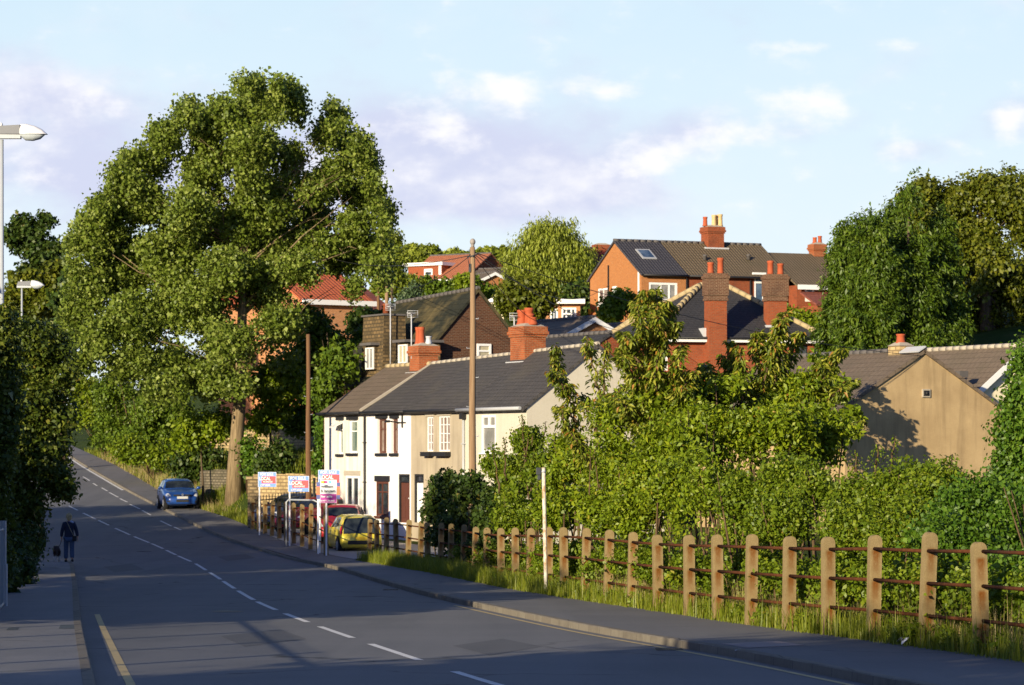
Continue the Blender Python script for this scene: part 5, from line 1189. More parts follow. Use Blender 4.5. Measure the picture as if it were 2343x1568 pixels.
# ------------------------------------------------------------------ the person and the dog on the left pavement
def skinned(name, V, E, R, mat, parent, levels=2, root=0):
    me = bpy.data.meshes.new(name); me.from_pydata(V, E, []); me.update(); o = link(name, me, parent)
    o.modifiers.new('skin', 'SKIN'); me.skin_vertices.new() if not me.skin_vertices else None
    for i, sv in enumerate(me.skin_vertices[0].data):
        r = R[i]; sv.radius = r if isinstance(r, tuple) else (r, r); sv.use_root = (i == root)
    o.modifiers['skin'].use_smooth_shade = True
    s = o.modifiers.new('sub', 'SUBSURF'); s.levels = levels; s.render_levels = levels
    me.materials.append(mat); return o
m_skin = plain('skin', (.46, .27, .19), .55, var=.06); m_jacket = plain('navy_jacket', (.018, .024, .050), .85, var=.25, scale=8); m_jeans = plain('blue_jeans', (.060, .095, .17), .9, var=.25, scale=9)
m_hair = barky('blond_hair', (.38, .28, .13), (.62, .50, .28), (1, 1, .3), .6, 22); m_shoe = plain('dark_shoes', (.02, .018, .017), .6); m_bag = plain('black_bag', (.015, .014, .014), .6); m_strap = plain('tan_strap', (.34, .29, .18), .7); m_pale = plain('pale_scarf', (.42, .47, .62), .8)
gp = GP(158, 1286, .1); PH = .96
pr = thing('person', 'person with short blond hair in navy jacket and jeans walking away with a dog', 'person', (gp.x, gp.y, hz(gp.y) + KH - .01), math.radians(7))
pr.scale = (PH, PH, PH)
# x to the right, y away from the camera (walking direction), z up
V = [(0, 0, .93), (0, 0, 1.08), (0, .01, 1.24), (0, .01, 1.36), (0, .02, 1.43), (0, .035, 1.50), (0, .045, 1.57), (0, .045, 1.63),
     (-.095, 0, .88), (-.105, .10, .49), (-.11, .02, .09), (-.115, .13, .035), (.095, 0, .88), (.105, .02, .48), (.11, -.12, .12), (.115, -.04, .045),
     (-.18, 0, 1.33), (-.245, -.03, 1.08), (-.265, .06, .86), (.18, 0, 1.33), (.26, .02, 1.08), (.30, -.02, .87)]
E = [(0, 1), (1, 2), (2, 3), (3, 4), (4, 5), (5, 6), (6, 7), (0, 8), (8, 9), (9, 10), (10, 11), (0, 12), (12, 13), (13, 14), (14, 15), (3, 16), (16, 17), (17, 18), (3, 19), (19, 20), (20, 21)]
R = [(.14, .10), (.13, .095), (.15, .10), (.13, .08), .055, (.062, .07), (.075, .09), (.06, .075), .085, .055, .038, (.035, .03), .085, .055, .038, (.035, .03), .055, .042, .028, .055, .042, .028]
def hand(base, d, side):
    """palm with four fingers of different lengths and a thumb leaving its side, slightly curled"""
    b = Vector(base); d = Vector(d).normalized(); lat = Vector((0, 1, 0)); inn = Vector((-side, 0, 0))
    i0 = len(V); V.append(tuple(b + d * .05)); R.append((.020, .036)); wrist = i0; out_ = [(None, wrist)]
    for q, (off, ln) in enumerate(((-.030, .066), (-.010, .076), (.010, .072), (.029, .056))):
        k = len(V); p = b + d * .085 + lat * off; V.append(tuple(p)); R.append(.0085); V.append(tuple(p + d * ln * .55 + inn * .012)); R.append(.008); V.append(tuple(p + d * ln * .9 + inn * .034)); R.append(.0065)
        E.extend([(wrist, k), (k, k + 1), (k + 1, k + 2)])
    k = len(V); V.append(tuple(b + d * .055 + lat * .042 + inn * .008)); R.append(.010); V.append(tuple(b + d * .095 + lat * .058 + inn * .02)); R.append(.008); E.extend([(wrist, k), (k, k + 1)])
    return wrist
w = hand(V[18], (-.06, .16, -1), -1); E.append((18, w)); w = hand(V[21], (.12, -.05, -1), 1); E.append((21, w))
body = skinned('body', V, E, R, m_skin, pr, 1)
m = MB(); m.ball((0, .045, 1.595), (.080, .098, .115), 16, 12); m.ball((0, .15, 1.575), (.014, .018, .022), 8, 6)
for s in (-1, 1): m.ball((s * .082, .04, 1.585), (.012, .026, .034), 8, 6)
m.build('head', m_skin, pr)
m = MB()
for s in (-1, 1): m.ball((s * .030, .133, 1.605), .011, 8, 6)
m.build('eyes', m_bag, pr); m = MB(); m.ball((0, .138, 1.535), (.024, .008, .007), 8, 6); m.build('mouth', plain('lips', (.40, .14, .12), .5), pr)
m = MB(); rr = random.Random(3)
m.ball((0, .018, 1.622), (.102, .108, .112), 18, 12); m.ball((0, -.01, 1.555), (.095, .080, .095), 16, 10)
for i in range(46):
    a = rr.uniform(0, 6.283); z = rr.uniform(-.5, 1); rad = math.sqrt(max(0, 1 - z * z)); y = math.sin(a) * rad
    if y > .55 and z < .5: continue
    c = (math.cos(a) * rad * .092, .015 + y * .098, 1.61 + z * .10); m.ball(c, (.026, .026, .034), 7, 5)
m.build('hair', m_hair, pr)
Vj = [(0, 0, .86), (0, 0, 1.0), (0, .01, 1.18), (0, .01, 1.33), (0, .02, 1.44), (-.175, .0, 1.345), (-.245, -.03, 1.09), (-.268, .055, .88), (.175, 0, 1.345), (.262, .02, 1.09), (.30, -.02, .89)]
skinned('jacket', Vj, [(0, 1), (1, 2), (2, 3), (3, 4), (3, 5), (5, 6), (6, 7), (3, 8), (8, 9), (9, 10)], [(.185, .135), (.18, .13), (.185, .135), (.165, .115), (.075, .07), .085, .070, .052, .085, .070, .052], m_jacket, pr, 2, 1)
Vt = [(0, 0, .90), (-.095, 0, .82), (-.105, .095, .49), (-.112, .02, .10), (.095, 0, .82), (.105, .02, .48), (.112, -.11, .13)]
skinned('jeans', Vt, [(0, 1), (1, 2), (2, 3), (0, 4), (4, 5), (5, 6)], [(.17, .13), .108, .086, .078, .108, .086, .078], m_jeans, pr, 2, 0)
for x, y, z in ((-.115, .02, 0), (.115, -.12, .012)):
    m = MB(); m.ball((x, y + .04, z + .045), (.055, .14, .05), 12, 8); m.build('shoe', m_shoe, pr)
skinned('scarf', [(.02, -.03, 1.44), (.11, -.05, 1.41), (.17, -.04, 1.37)], [(0, 1), (1, 2)], [.035, .05, .04], m_pale, pr, 1)
bagr = thing('shoulder_bag', 'small black bag hanging on a tan strap at the walking person', 'bag', pr.location, math.radians(7)); bagr.scale = (PH, PH, PH)
m = MB(); m.box(.12, -.22, .74, .27, -.135, .93); m.build('pouch', m_bag, bagr, .02)
m = MB(); m.tube([(-.12, .02, 1.46), (-.06, -.11, 1.40), (.02, -.165, 1.22), (.10, -.165, 1.05), (.17, -.16, .92)], .011, 6); m.build('strap', m_strap, bagr)
# the dog, seen from behind: dark saddle, white lower legs
def dogmat():
    m_, t, b = nodes('dog_fur'); b.inputs['Roughness'].default_value = .85
    o = ncoord(t, False); sp = nadd(t, 'ShaderNodeSeparateXYZ'); t.links.new(o, sp.inputs[0]); n = nnoise(t, o, 9, 4, .6)
    ad = nadd(t, 'ShaderNodeMath', operation='ADD'); t.links.new(sp.outputs[2], ad.inputs[0]); mu = nadd(t, 'ShaderNodeMath', operation='MULTIPLY'); t.links.new(n, mu.inputs[0]); mu.inputs[1].default_value = .10; t.links.new(mu.outputs[0], ad.inputs[1])
    t.links.new(nmix(t, nrange(t, ad.outputs[0], .22, .26), (.55, .52, .48), (.035, .020, .014)), b.inputs['Base Color']); return m_
gd = GP(130, 1286, .1); dr = thing('dog', 'dark brown dog with white lower legs trotting away on its lead', 'dog', (gd.x, gd.y, hz(gd.y) + KH - .01), math.radians(10))
V = [(0, -.20, .44), (0, 0, .43), (0, .22, .44), (0, .34, .46), (0, .43, .49), (0, .52, .48), (0, .62, .44),
     (-.07, -.20, .36), (-.075, -.12, .26), (-.08, -.24, .15), (-.08, -.21, .03), (-.08, -.18, .015), (.07, -.20, .36), (.075, -.10, .26), (.08, -.20, .15), (.08, -.15, .03), (.08, -.12, .015),
     (-.06, .22, .34), (-.065, .20, .19), (-.065, .24, .03), (-.065, .27, .015), (.06, .22, .34), (.065, .27, .19), (.065, .24, .03), (.065, .27, .015), (0, -.29, .42), (0, -.36, .30), (0, -.37, .19)]
E = [(0, 1), (1, 2), (2, 3), (3, 4), (4, 5), (5, 6), (0, 7), (7, 8), (8, 9), (9, 10), (10, 11), (0, 12), (12, 13), (13, 14), (14, 15), (15, 16), (2, 17), (17, 18), (18, 19), (19, 20), (2, 21), (21, 22), (22, 23), (23, 24), (0, 25), (25, 26), (26, 27)]
R = [(.105, .10), (.10, .11), (.105, .13), .085, .075, .07, .035, .075, .05, .026, .022, .026, .075, .05, .026, .022, .026, .06, .035, .024, .028, .06, .035, .024, .028, .035, .04, .02]
dm = dogmat(); skinned('body', V, E, R, dm, dr, 2, 1)
m = MB()
for s in (-1, 1): m.ball((s * .075, .47, .50), (.022, .03, .045), 8, 6)
m.build('ears', m_bag, dr)
m = MB(); m.tube([(0, .36, .47), (0, .40, .485)], [.088, .086], 12); m.build('collar', m_strap, dr)
hp = Vector(pr.location) + Matrix.Rotation(math.radians(7), 3, 'Z') @ Vector((-.275 * PH, .08 * PH, .76 * PH)); cp = Vector(dr.location) + Matrix.Rotation(math.radians(10), 3, 'Z') @ Vector((.03, .37, .55))
m = MB(); m.tube([hp.lerp(cp, i / 8) - Vector((0, 0, .10 * 4 * (i / 8) * (1 - i / 8))) for i in range(9)], .008, 5); tag(m.build('dog_lead', m_bag), 'thin black lead between the walking person and the dog', 'lead')
# ------------------------------------------------------------------ foliage
def unit(a): return a / np.maximum(np.linalg.norm(a, axis=1, keepdims=True), 1e-9)
def expand(C, R, rs, cov, seed):
    """break big blobs into leafy sub-clumps so light and dark gaps form between them"""
    rng = np.random.default_rng(seed + 999); c2, r2 = [], []
    for c, r in zip(C, R):
        p = 1.6; a, b, d = r; area = 4 * math.pi * (((a * b) ** p + (a * d) ** p + (b * d) ** p) / 3) ** (1 / p)
        K = max(3, int(cov * area / (math.pi * rs * rs) / 2)); dd = unit(rng.normal(size=(K, 3))); rr = rng.uniform(.25, 1.0, (K, 1)) ** .5
        c2.append(c + np.maximum(np.array(r) - rs * .62, np.array(r) * .42) * dd * rr); q = rs * rng.uniform(.55, 1.4, (K, 1)); r2.append(np.minimum(q * np.array([[1, 1, .8]]), np.array(r)))
    return np.concatenate(c2), np.concatenate(r2)
def foliage(C, R, n, ll, lw, seed, sub=None, spray=0.0, gk=1.7, clump=14, cr=.35, shell=.45, droop=.4, up=.35, rough=.22, gap=-.55, order=.7, zmin=None, fill=.15, spike=0.0):
    rng = np.random.default_rng(seed); C = np.array(C, float); R = np.array(R, float)
    if sub: C, R = expand(C, R, sub[0], sub[1], seed)
    w = R[:, 0] * R[:, 1] + R[:, 1] * R[:, 2] + R[:, 0] * R[:, 2]; w /= w.sum()
    nc = int(n / clump * 1.25); bi = rng.choice(len(C), nc, p=w)
    d = unit(rng.normal(size=(nc, 3))); rad = np.where(rng.random(nc) < fill, rng.uniform(.05, shell, nc), shell + (1 - shell) * rng.random(nc) ** .6)
    k = rng.normal(size=(6, 3)) * np.array([1, 1, 1]) ; ph = rng.uniform(0, 6.28, 6)
    lobes = sum(np.sin((d @ k[i]) * 3.2 + ph[i] + bi * 1.7) for i in range(6)) / 6
    rad = rad * (1 + rough * lobes * 1.6 + rng.normal(0, .05, nc) + spike * np.maximum(0, rng.normal(0, 1, nc)) ** 2 * .1)
    pc = C[bi] + R[bi] * d * rad[:, None]
    q = sum(np.sin(pc @ (k[i] * gk) + ph[i]) for i in range(6)) / 6
    keep = q > gap * .6
    pc, d, bi = pc[keep], d[keep], bi[keep]; nc = len(pc)
    ctone = rng.random(nc)
    P0 = np.repeat(pc, clump, 0) + rng.normal(0, 1, (nc * clump, 3)) * cr * np.array([1, 1, .85]); D0 = np.repeat(unit(d / R[bi]), clump, 0); T0 = np.repeat(ctone, clump)
    if spray:
        sa = unit(D0 * .9 + np.array([0, 0, -.55]) + np.repeat(rng.normal(0, .35, (nc, 3)), clump, 0)); P0 = np.repeat(pc, clump, 0) + sa * rng.random((nc * clump, 1)) * spray + rng.normal(0, 1, (nc * clump, 3)) * cr
    if zmin is not None: s = P0[:, 2] > zmin; P0, D0, T0 = P0[s], D0[s], T0[s]
    N = len(P0); nrm = unit(D0 * order + np.array([0, 0, up]) + rng.normal(0, .62, (N, 3)))
    ax = rng.normal(0, .5 if spray else 1, (N, 3)) + D0 * (1.2 if spray else .3) + np.array([0, 0, -droop * 2]); ax = unit(ax - nrm * (ax * nrm).sum(1, keepdims=True)); bx = np.cross(nrm, ax)
    sc = rng.uniform(.6, 1.25, (N, 1)) * (.75 + .6 * np.mod(T0 * 7.31, 1.0))[:, None]; l, ww = ll * sc, lw * sc
    V = np.empty((N, 4, 3)); V[:, 0] = P0 - ax * l * .5; V[:, 2] = P0 + ax * l * .5 - nrm * l * .12
    V[:, 1] = P0 + bx * ww * .5 + nrm * ww * .16 - ax * l * .06; V[:, 3] = P0 - bx * ww * .5 + nrm * ww * .16 - ax * l * .06
    F = np.arange(N * 4).reshape(N, 4); rnd = np.clip(.55 * T0 + .45 * rng.random(N), 0, 1)
    return V.reshape(-1, 3), F, rnd
def blobs(spec, D0, rd=None):
    C, R = [], []
    for s in spec:
        u, v, ru, rv = s[:4]; D = s[4] if len(s) > 4 else D0; dd = s[5] if len(s) > 5 else (rd or (ru + rv) / 2 * D / FPX * .9)
        C.append(tuple(P(u, v, D))); R.append((ru * D / FPX, dd, rv * D / FPX))
    return np.array(C), np.array(R)
def limbs(mb, base, top, targets, r0, rnd, n=7, sway=.25, frm=.35):
    base, top = Vector(base), Vector(top); H = (top - base).length; pts = []
    for i in range(n + 1):
        f = i / n; pts.append(base.lerp(top, f) + Vector((rnd.uniform(-1, 1), rnd.uniform(-1, 1), 0)) * sway * H * .05 * (f > 0))
    rs = [r0 * (1 - .82 * (i / n)) for i in range(n + 1)]; rs[0] *= 1.3; mb.tube(pts, rs, 12)
    for t in targets:
        t = base.lerp(top, .6).lerp(Vector(t), .82); f = min(.92, max(frm, ((t.z - base.z) / max(.1, top.z - base.z)) - rnd.uniform(.1, .28))); k = min(n - 1, int(f * n)); s = pts[k].lerp(pts[k + 1], f * n - k)
        q = [s]; L = (t - s).length
        for i in range(1, 5): q.append(s.lerp(t, i / 4) + Vector((rnd.uniform(-1, 1), rnd.uniform(-1, 1), rnd.uniform(-.4, 1.2))) * L * .06 * (i < 4))
        r = rs[k] * rnd.uniform(.22, .36); mb.tube(q, [r, r * .75, r * .5, r * .32, r * .12], 7)
        for _ in range(2):
            e = q[2].lerp(q[4], rnd.random()); z = e + Vector((rnd.uniform(-1, 1), rnd.uniform(-1, 1), rnd.uniform(-.2, 1))) * L * .25; mb.tube([e, e.lerp(z, .5) + Vector((0, 0, L * .02)), z], [r * .3, r * .2, r * .06], 5)
m_bark = barky('tree_bark', (.11, .08, .045), (.33, .245, .14), (7, 7, .6), 1.0, 1.6)
m_bark_d = barky('dark_bark', (.06, .045, .03), (.15, .11, .07), (6, 6, .6), .8, 2)
m_twig = barky('twig_bark', (.07, .045, .025), (.15, .10, .055), (4, 4, .6), .5, 3)
def tree(name, label, cat, base, spec, D0, n, leaf, mat, seed, group=None, trunk=None, bark=None, trunk_top=None, ntarg=14, twig_only=False, **kw):
    """base: (u, v, D) foot of the trunk or None -> under the crown on the ground"""
    C, R = blobs(spec, D0); rnd = random.Random(seed)
    if base is None:
        w = R[:, 0] * R[:, 2]; x, y = (C[:, 0] * w).sum() / w.sum(), (C[:, 1] * w).sum() / w.sum(); b = Vector((x, y, TZ(x, y)))
    elif len(base) == 3: b = P(*base)
    t = thing(name, label, cat, b, 0, group)
    V_, F_, a = foliage(C, R, n, leaf[0], leaf[1], seed, **kw)
    link('crown', np_mesh('crown', V_ - np.array(b), F_, mat, a), t)
    ztop = C[:, 2].max(); tt = Vector(trunk_top) if trunk_top is not None else Vector((C[:, 0].mean(), C[:, 1].mean(), b.z + (ztop - b.z) * .88))
    m = MB(); idx = list(range(len(C))); rnd.shuffle(idx); H = max(.5, ztop - b.z)
    limbs(m, Vector((0, 0, -.3)), tt - b, [Vector(C[i]) - b for i in idx[:ntarg]], trunk or H * .022, rnd, sway=.07 if H > 18 else .25)
    m.build('trunk', bark or m_bark_d, t)
    return t
def bush(name, label, cat, spec, D0, n, leaf, mat, seed, group=None, nst=10, **kw):
    C, R = blobs(spec, D0); rnd = random.Random(seed); x, y = C[:, 0].mean(), C[:, 1].mean(); b = Vector((x, y, TZ(x, y)))
    t = thing(name, label, cat, b, 0, group); V_, F_, a = foliage(C, R, n, leaf[0], leaf[1], seed, **kw)
    link('foliage', np_mesh('foliage', V_ - np.array(b), F_, mat, a), t)
    m = MB(); idx = list(range(len(C))); 
    for j in range(nst):
        i = rnd.choice(idx); c, r = Vector(C[i]), R[i]; g = Vector((c.x + rnd.uniform(-.4, .4) * r[0], c.y + rnd.uniform(-.3, .3) * r[1], 0))
        if c.x > (LB(c.y) + RB(c.y)) / 2 and LB(g.y) < g.x < RB(g.y) + .4 and g.y < 320: g.x = RB(g.y) + rnd.uniform(.5, 1.2)
        g.z = TZ(g.x, g.y) - .1
        e = c + Vector((rnd.uniform(-.8, .8) * r[0], rnd.uniform(-.8, .8) * r[1], r[2] * rnd.uniform(.3, .95))); mid = g.lerp(e, .5) + Vector((rnd.uniform(-.2, .2), rnd.uniform(-.2, .2), 0)); s = .012 + .004 * (e - g).length
        m.tube([g - b, mid - b, e - b], [s * 1.5, s, s * .3], 5)
    m.build('stems', m_twig, t); return t
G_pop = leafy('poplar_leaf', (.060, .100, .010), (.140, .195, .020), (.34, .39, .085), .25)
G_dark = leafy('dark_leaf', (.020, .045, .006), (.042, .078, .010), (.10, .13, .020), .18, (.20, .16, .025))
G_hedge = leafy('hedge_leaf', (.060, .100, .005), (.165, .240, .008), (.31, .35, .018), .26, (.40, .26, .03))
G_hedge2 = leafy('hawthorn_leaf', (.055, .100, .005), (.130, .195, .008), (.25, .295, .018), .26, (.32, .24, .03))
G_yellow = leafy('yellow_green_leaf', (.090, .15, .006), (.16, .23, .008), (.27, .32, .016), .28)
G_bank = leafy('bank_leaf', (.050, .095, .008), (.095, .155, .010), (.17, .23, .018), .22)
G_cherry = leafy('cherry_leaf', (.060, .100, .006), (.15, .19, .010), (.38, .37, .050), .22, (.36, .16, .03))
G_willow = leafy('willow_leaf', (.15, .20, .018), (.25, .30, .035), (.38, .41, .06), .25)
G_conif = leafy('conifer_spray', (.030, .062, .005), (.072, .125, .008), (.16, .22, .020), .14)
G_olive = leafy('olive_leaf', (.050, .072, .005), (.100, .125, .008), (.21, .21, .016), .2)
G_hill = leafy('hill_leaf', (.085, .125, .010), (.160, .205, .014), (.25, .28, .028), .22)
G_blue = leafy('bluish_conifer', (.060, .105, .040), (.10, .155, .065), (.16, .21, .10), .15)
G_left = leafy('roadside_leaf', (.030, .055, .006), (.070, .105, .010), (.21, .23, .030), .2, (.24, .17, .03))
G_ivy = leafy('ivy_leaf', (.032, .085, .006), (.070, .145, .009), (.15, .24, .020), .22)
# --- the big poplar
big = [(570, 250, 44, 66), (562, 192, 22, 24), (588, 186, 10, 18), (634, 235, 30, 50), (636, 190, 8, 18), (664, 200, 12, 26), (672, 230, 14, 26), (510, 270, 40, 50), (480, 300, 45, 55), (436, 256, 30, 34), (428, 230, 8, 14), (383, 312, 26, 44), (352, 310, 13, 24), (345, 372, 42, 52), (292, 372, 20, 36), (300, 420, 34, 44), (262, 390, 14, 28),
       (335, 460, 62, 58), (232, 465, 26, 38), (250, 510, 48, 55), (197, 500, 13, 24), (212, 560, 32, 52), (470, 390, 66, 80), (580, 350, 70, 90), (280, 600, 85, 75), (208, 650, 42, 66), (184, 730, 28, 56), (400, 560, 85, 85), (530, 540, 75, 85), (630, 450, 46, 70), (668, 360, 22, 70), (590, 450, 60, 70),
       (752, 300, 36, 54), (760, 246, 10, 20), (778, 262, 10, 20), (802, 330, 28, 46), (830, 372, 18, 36), (770, 400, 56, 60), (826, 440, 38, 46), (870, 462, 16, 22), (815, 505, 46, 38), (722, 480, 34, 70), (735, 555, 48, 34), (840, 565, 40, 30), (765, 596, 44, 26), (812, 650, 14, 32),
       (680, 605, 46, 40), (600, 655, 70, 65), (450, 690, 90, 75), (320, 720, 85, 75), (222, 770, 50, 60), (520, 785, 72, 70), (400, 830, 80, 60), (300, 830, 64, 48), (640, 730, 62, 46), (640, 790, 48, 42), (480, 870, 54, 46), (545, 870, 38, 42), (370, 880, 50, 40), (190, 820, 34, 30)]
big += [(715, 430, 36, 46), (700, 520, 46, 36), (655, 560, 40, 40), (560, 500, 66, 66), (520, 615, 70, 56), (620, 560, 60, 56), (440, 480, 60, 60), (380, 640, 60, 50), (850, 582, 32, 28), (800, 556, 48, 30), (866, 560, 16, 26), (800, 592, 38, 22), (850, 606, 22, 16)]
tips = [(585, 169), (636, 175), (668, 179), (691, 222), (505, 206), (456, 220), (417, 228), (391, 259), (360, 290), (323, 322), (297, 333), (268, 373), (244, 418), (270, 416), (194, 480), (180, 500), (166, 525), (758, 232), (781, 234), (820, 288), (840, 304), (854, 341), (860, 381), (873, 418), (891, 453), (881, 480), (873, 525), (885, 565), (880, 600), (160, 640), (165, 580), (150, 700)]
rg = random.Random(5)
big2 = []
for (u, v, ru, rv) in big:
    off = ((u - 500) / 370.0) ** 2; amp = 3.4 * math.sqrt(max(.05, 1 - min(.95, off))); back_ = 2.5 if u > 690 and v < 600 else 0
    for _ in range(2): big2.append((u + rg.uniform(-.12, .12) * ru, v + 6 + rg.uniform(-.12, .12) * rv, ru * .96, rv * .96, 151 + back_ + rg.uniform(-1, 1) * amp, max(.7, ru * 151 / FPX * .9)))
for (u, v) in tips: big2.append((u, v + 27, 8, 15, 151 + rg.uniform(-1.5, 1.5), .5)); big2.append((u + (6 if u < 560 else -6), v + 46, 14, 18, 151 + rg.uniform(-1.5, 1.5), .7))
tree('poplar_tree', 'huge poplar tree on the bank by the road bend, tallest in the scene', 'tree', (536, 1150, 151), big2, 151, 250000, (.17, .145), G_pop, 11, trunk=.40, bark=m_bark, trunk_top=P(570, 300, 151), ntarg=46, sub=(.55, 1.7), clump=12, cr=.22, shell=.5, droop=.7, up=.15, rough=.35, gap=-.7, order=.6, fill=.10, spike=.45)
# ivy on the trunk and shrubs near it
bush('ivy', 'ivy clump climbing the big poplar trunk', 'ivy', [(571, 1030, 17, 36, 150.4, .35), (577, 1068, 13, 26, 150.4, .3)], 150, 1300, (.16, .14), G_ivy, 12, clump=10, cr=.2)
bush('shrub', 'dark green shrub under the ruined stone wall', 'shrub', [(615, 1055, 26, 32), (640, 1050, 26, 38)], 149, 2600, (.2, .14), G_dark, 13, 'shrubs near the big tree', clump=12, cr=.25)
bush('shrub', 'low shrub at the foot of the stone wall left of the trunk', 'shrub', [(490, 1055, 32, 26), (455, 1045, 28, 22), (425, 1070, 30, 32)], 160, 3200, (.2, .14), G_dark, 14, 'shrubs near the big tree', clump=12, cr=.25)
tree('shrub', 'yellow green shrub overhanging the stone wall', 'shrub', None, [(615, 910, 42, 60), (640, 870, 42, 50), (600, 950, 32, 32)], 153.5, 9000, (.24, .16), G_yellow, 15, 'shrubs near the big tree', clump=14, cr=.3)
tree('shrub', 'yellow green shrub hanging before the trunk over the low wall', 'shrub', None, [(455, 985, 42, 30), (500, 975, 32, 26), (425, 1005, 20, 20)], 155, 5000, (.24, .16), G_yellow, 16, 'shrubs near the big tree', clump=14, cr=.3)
tree('tree', 'dark leafy tree between the big poplar and the white cottages', 'tree', None, [(700, 880, 62, 85), (770, 830, 60, 75), (820, 780, 42, 52), (730, 790, 55, 60), (680, 960, 34, 34), (800, 850, 36, 60), (720, 730, 46, 40), (750, 885, 36, 56, 143), (782, 835, 34, 46, 144)], 157, 30000, (.22, .16), G_bank, 17, sub=(0.7, 1.1), clump=12, cr=.2)
bush('ivy', 'green creeper on the far corner of the white end cottage', 'ivy', [(739, 1000, 9, 60, 134, .5), (736, 1060, 12, 40, 134, .5), (744, 950, 8, 16, 133.5, .4)], 134, 2200, (.14, .12), G_ivy, 18, clump=10, cr=.16)
# --- left: dark roadside tree, back trees
tree('roadside_tree', 'dense dark tree overhanging the left pavement', 'tree', None, [(60, 775, 80, 55), (100, 830, 75, 75), (20, 850, 80, 90), (85, 930, 80, 90), (0, 980, 90, 110), (95, 1030, 55, 80), (30, 1100, 70, 90), (120, 1095, 32, 34), (145, 1125, 18, 16), (15, 1220, 55, 100), (48, 1250, 40, 80), (-60, 800, 110, 100), (-80, 1000, 120, 130), (-70, 1200, 100, 120), (60, 1180, 42, 70)], 90, 90000, (.15, .09), G_left, 21, sub=(.5, 1.1), clump=12, cr=.14, trunk=.22, rough=.3, spike=.3, zmin=hz(90) + .1)
tree('roadside_bush', 'tall dark bush close in front of the near street lamp pole', 'bush', None, [(0, 770, 50, 60, 66), (-30, 850, 60, 90, 66), (5, 900, 36, 90, 66), (0, 1050, 34, 100, 66), (-20, 1180, 34, 90, 66), (-10, 1280, 30, 60, 66)], 66, 26000, (.11, .07), G_left, 23, sub=(.36, 1.1), clump=12, cr=.11, rough=.3, spike=.3, trunk=.06)
bush('hedge', 'dark clipped looking hedge foot along the left pavement', 'hedge', [(25, 1290, 42, 55, 78), (0, 1330, 36, 45, 68), (60, 1250, 22, 50, 88), (78, 1215, 14, 40, 98), (45, 1310, 24, 40, 76)], 80, 14000, (.11, .08), G_dark, 22, clump=12, cr=.13, zmin=hz(100) - .02)
for i, (lab, sp, D, n, mt) in enumerate([
    ('dark tree at the far left with a flat open top behind the lamp', [(60, 520, 38, 28), (110, 530, 46, 42), (85, 575, 60, 36), (150, 560, 26, 30), (30, 545, 18, 40), (100, 610, 70, 30)], 232, 9000, G_dark),
    ('olive green tree behind the farther street lamp', [(70, 650, 60, 42), (130, 640, 50, 42), (110, 700, 70, 50), (40, 700, 50, 50)], 205, 12000, G_olive),
    ('dark tree left of the big poplar half behind it', [(150, 720, 40, 60), (130, 780, 50, 60), (170, 660, 30, 50)], 190, 7000, G_dark)]):
    tree('tree', lab, 'tree', None, sp, D, n, (.34, .24), mt, 30 + i, 'trees beyond the left pavement', sub=(0.7, 1.1), clump=12, cr=.2)
for i, (lab, sp, D, n, mt) in enumerate([
    ('bright bush at the top of the far pavement', [(190, 890, 45, 50), (215, 940, 34, 50), (185, 960, 26, 36)], 205, 12000, G_yellow),
    ('tall sunlit bush behind the far verge', [(265, 900, 50, 60), (250, 970, 40, 50), (300, 970, 40, 50)], 192, 16000, G_bank),
    ('broad green bush on the bank above the blue car', [(340, 930, 50, 60), (330, 1000, 44, 40), (380, 990, 40, 44), (400, 950, 36, 40)], 180, 18000, G_bank),
    ('low bush in the grass just behind the blue car', [(360, 1045, 45, 26), (300, 1030, 40, 28), (410, 1050, 26, 26)], 176, 9000, G_hedge2)]):
    bush('bush', lab, 'bush', sp, D, n, (.19, .13), mt, 40 + i, 'bushes on the bank of the far road', sub=(0.7, 1.1), clump=12, cr=.2)
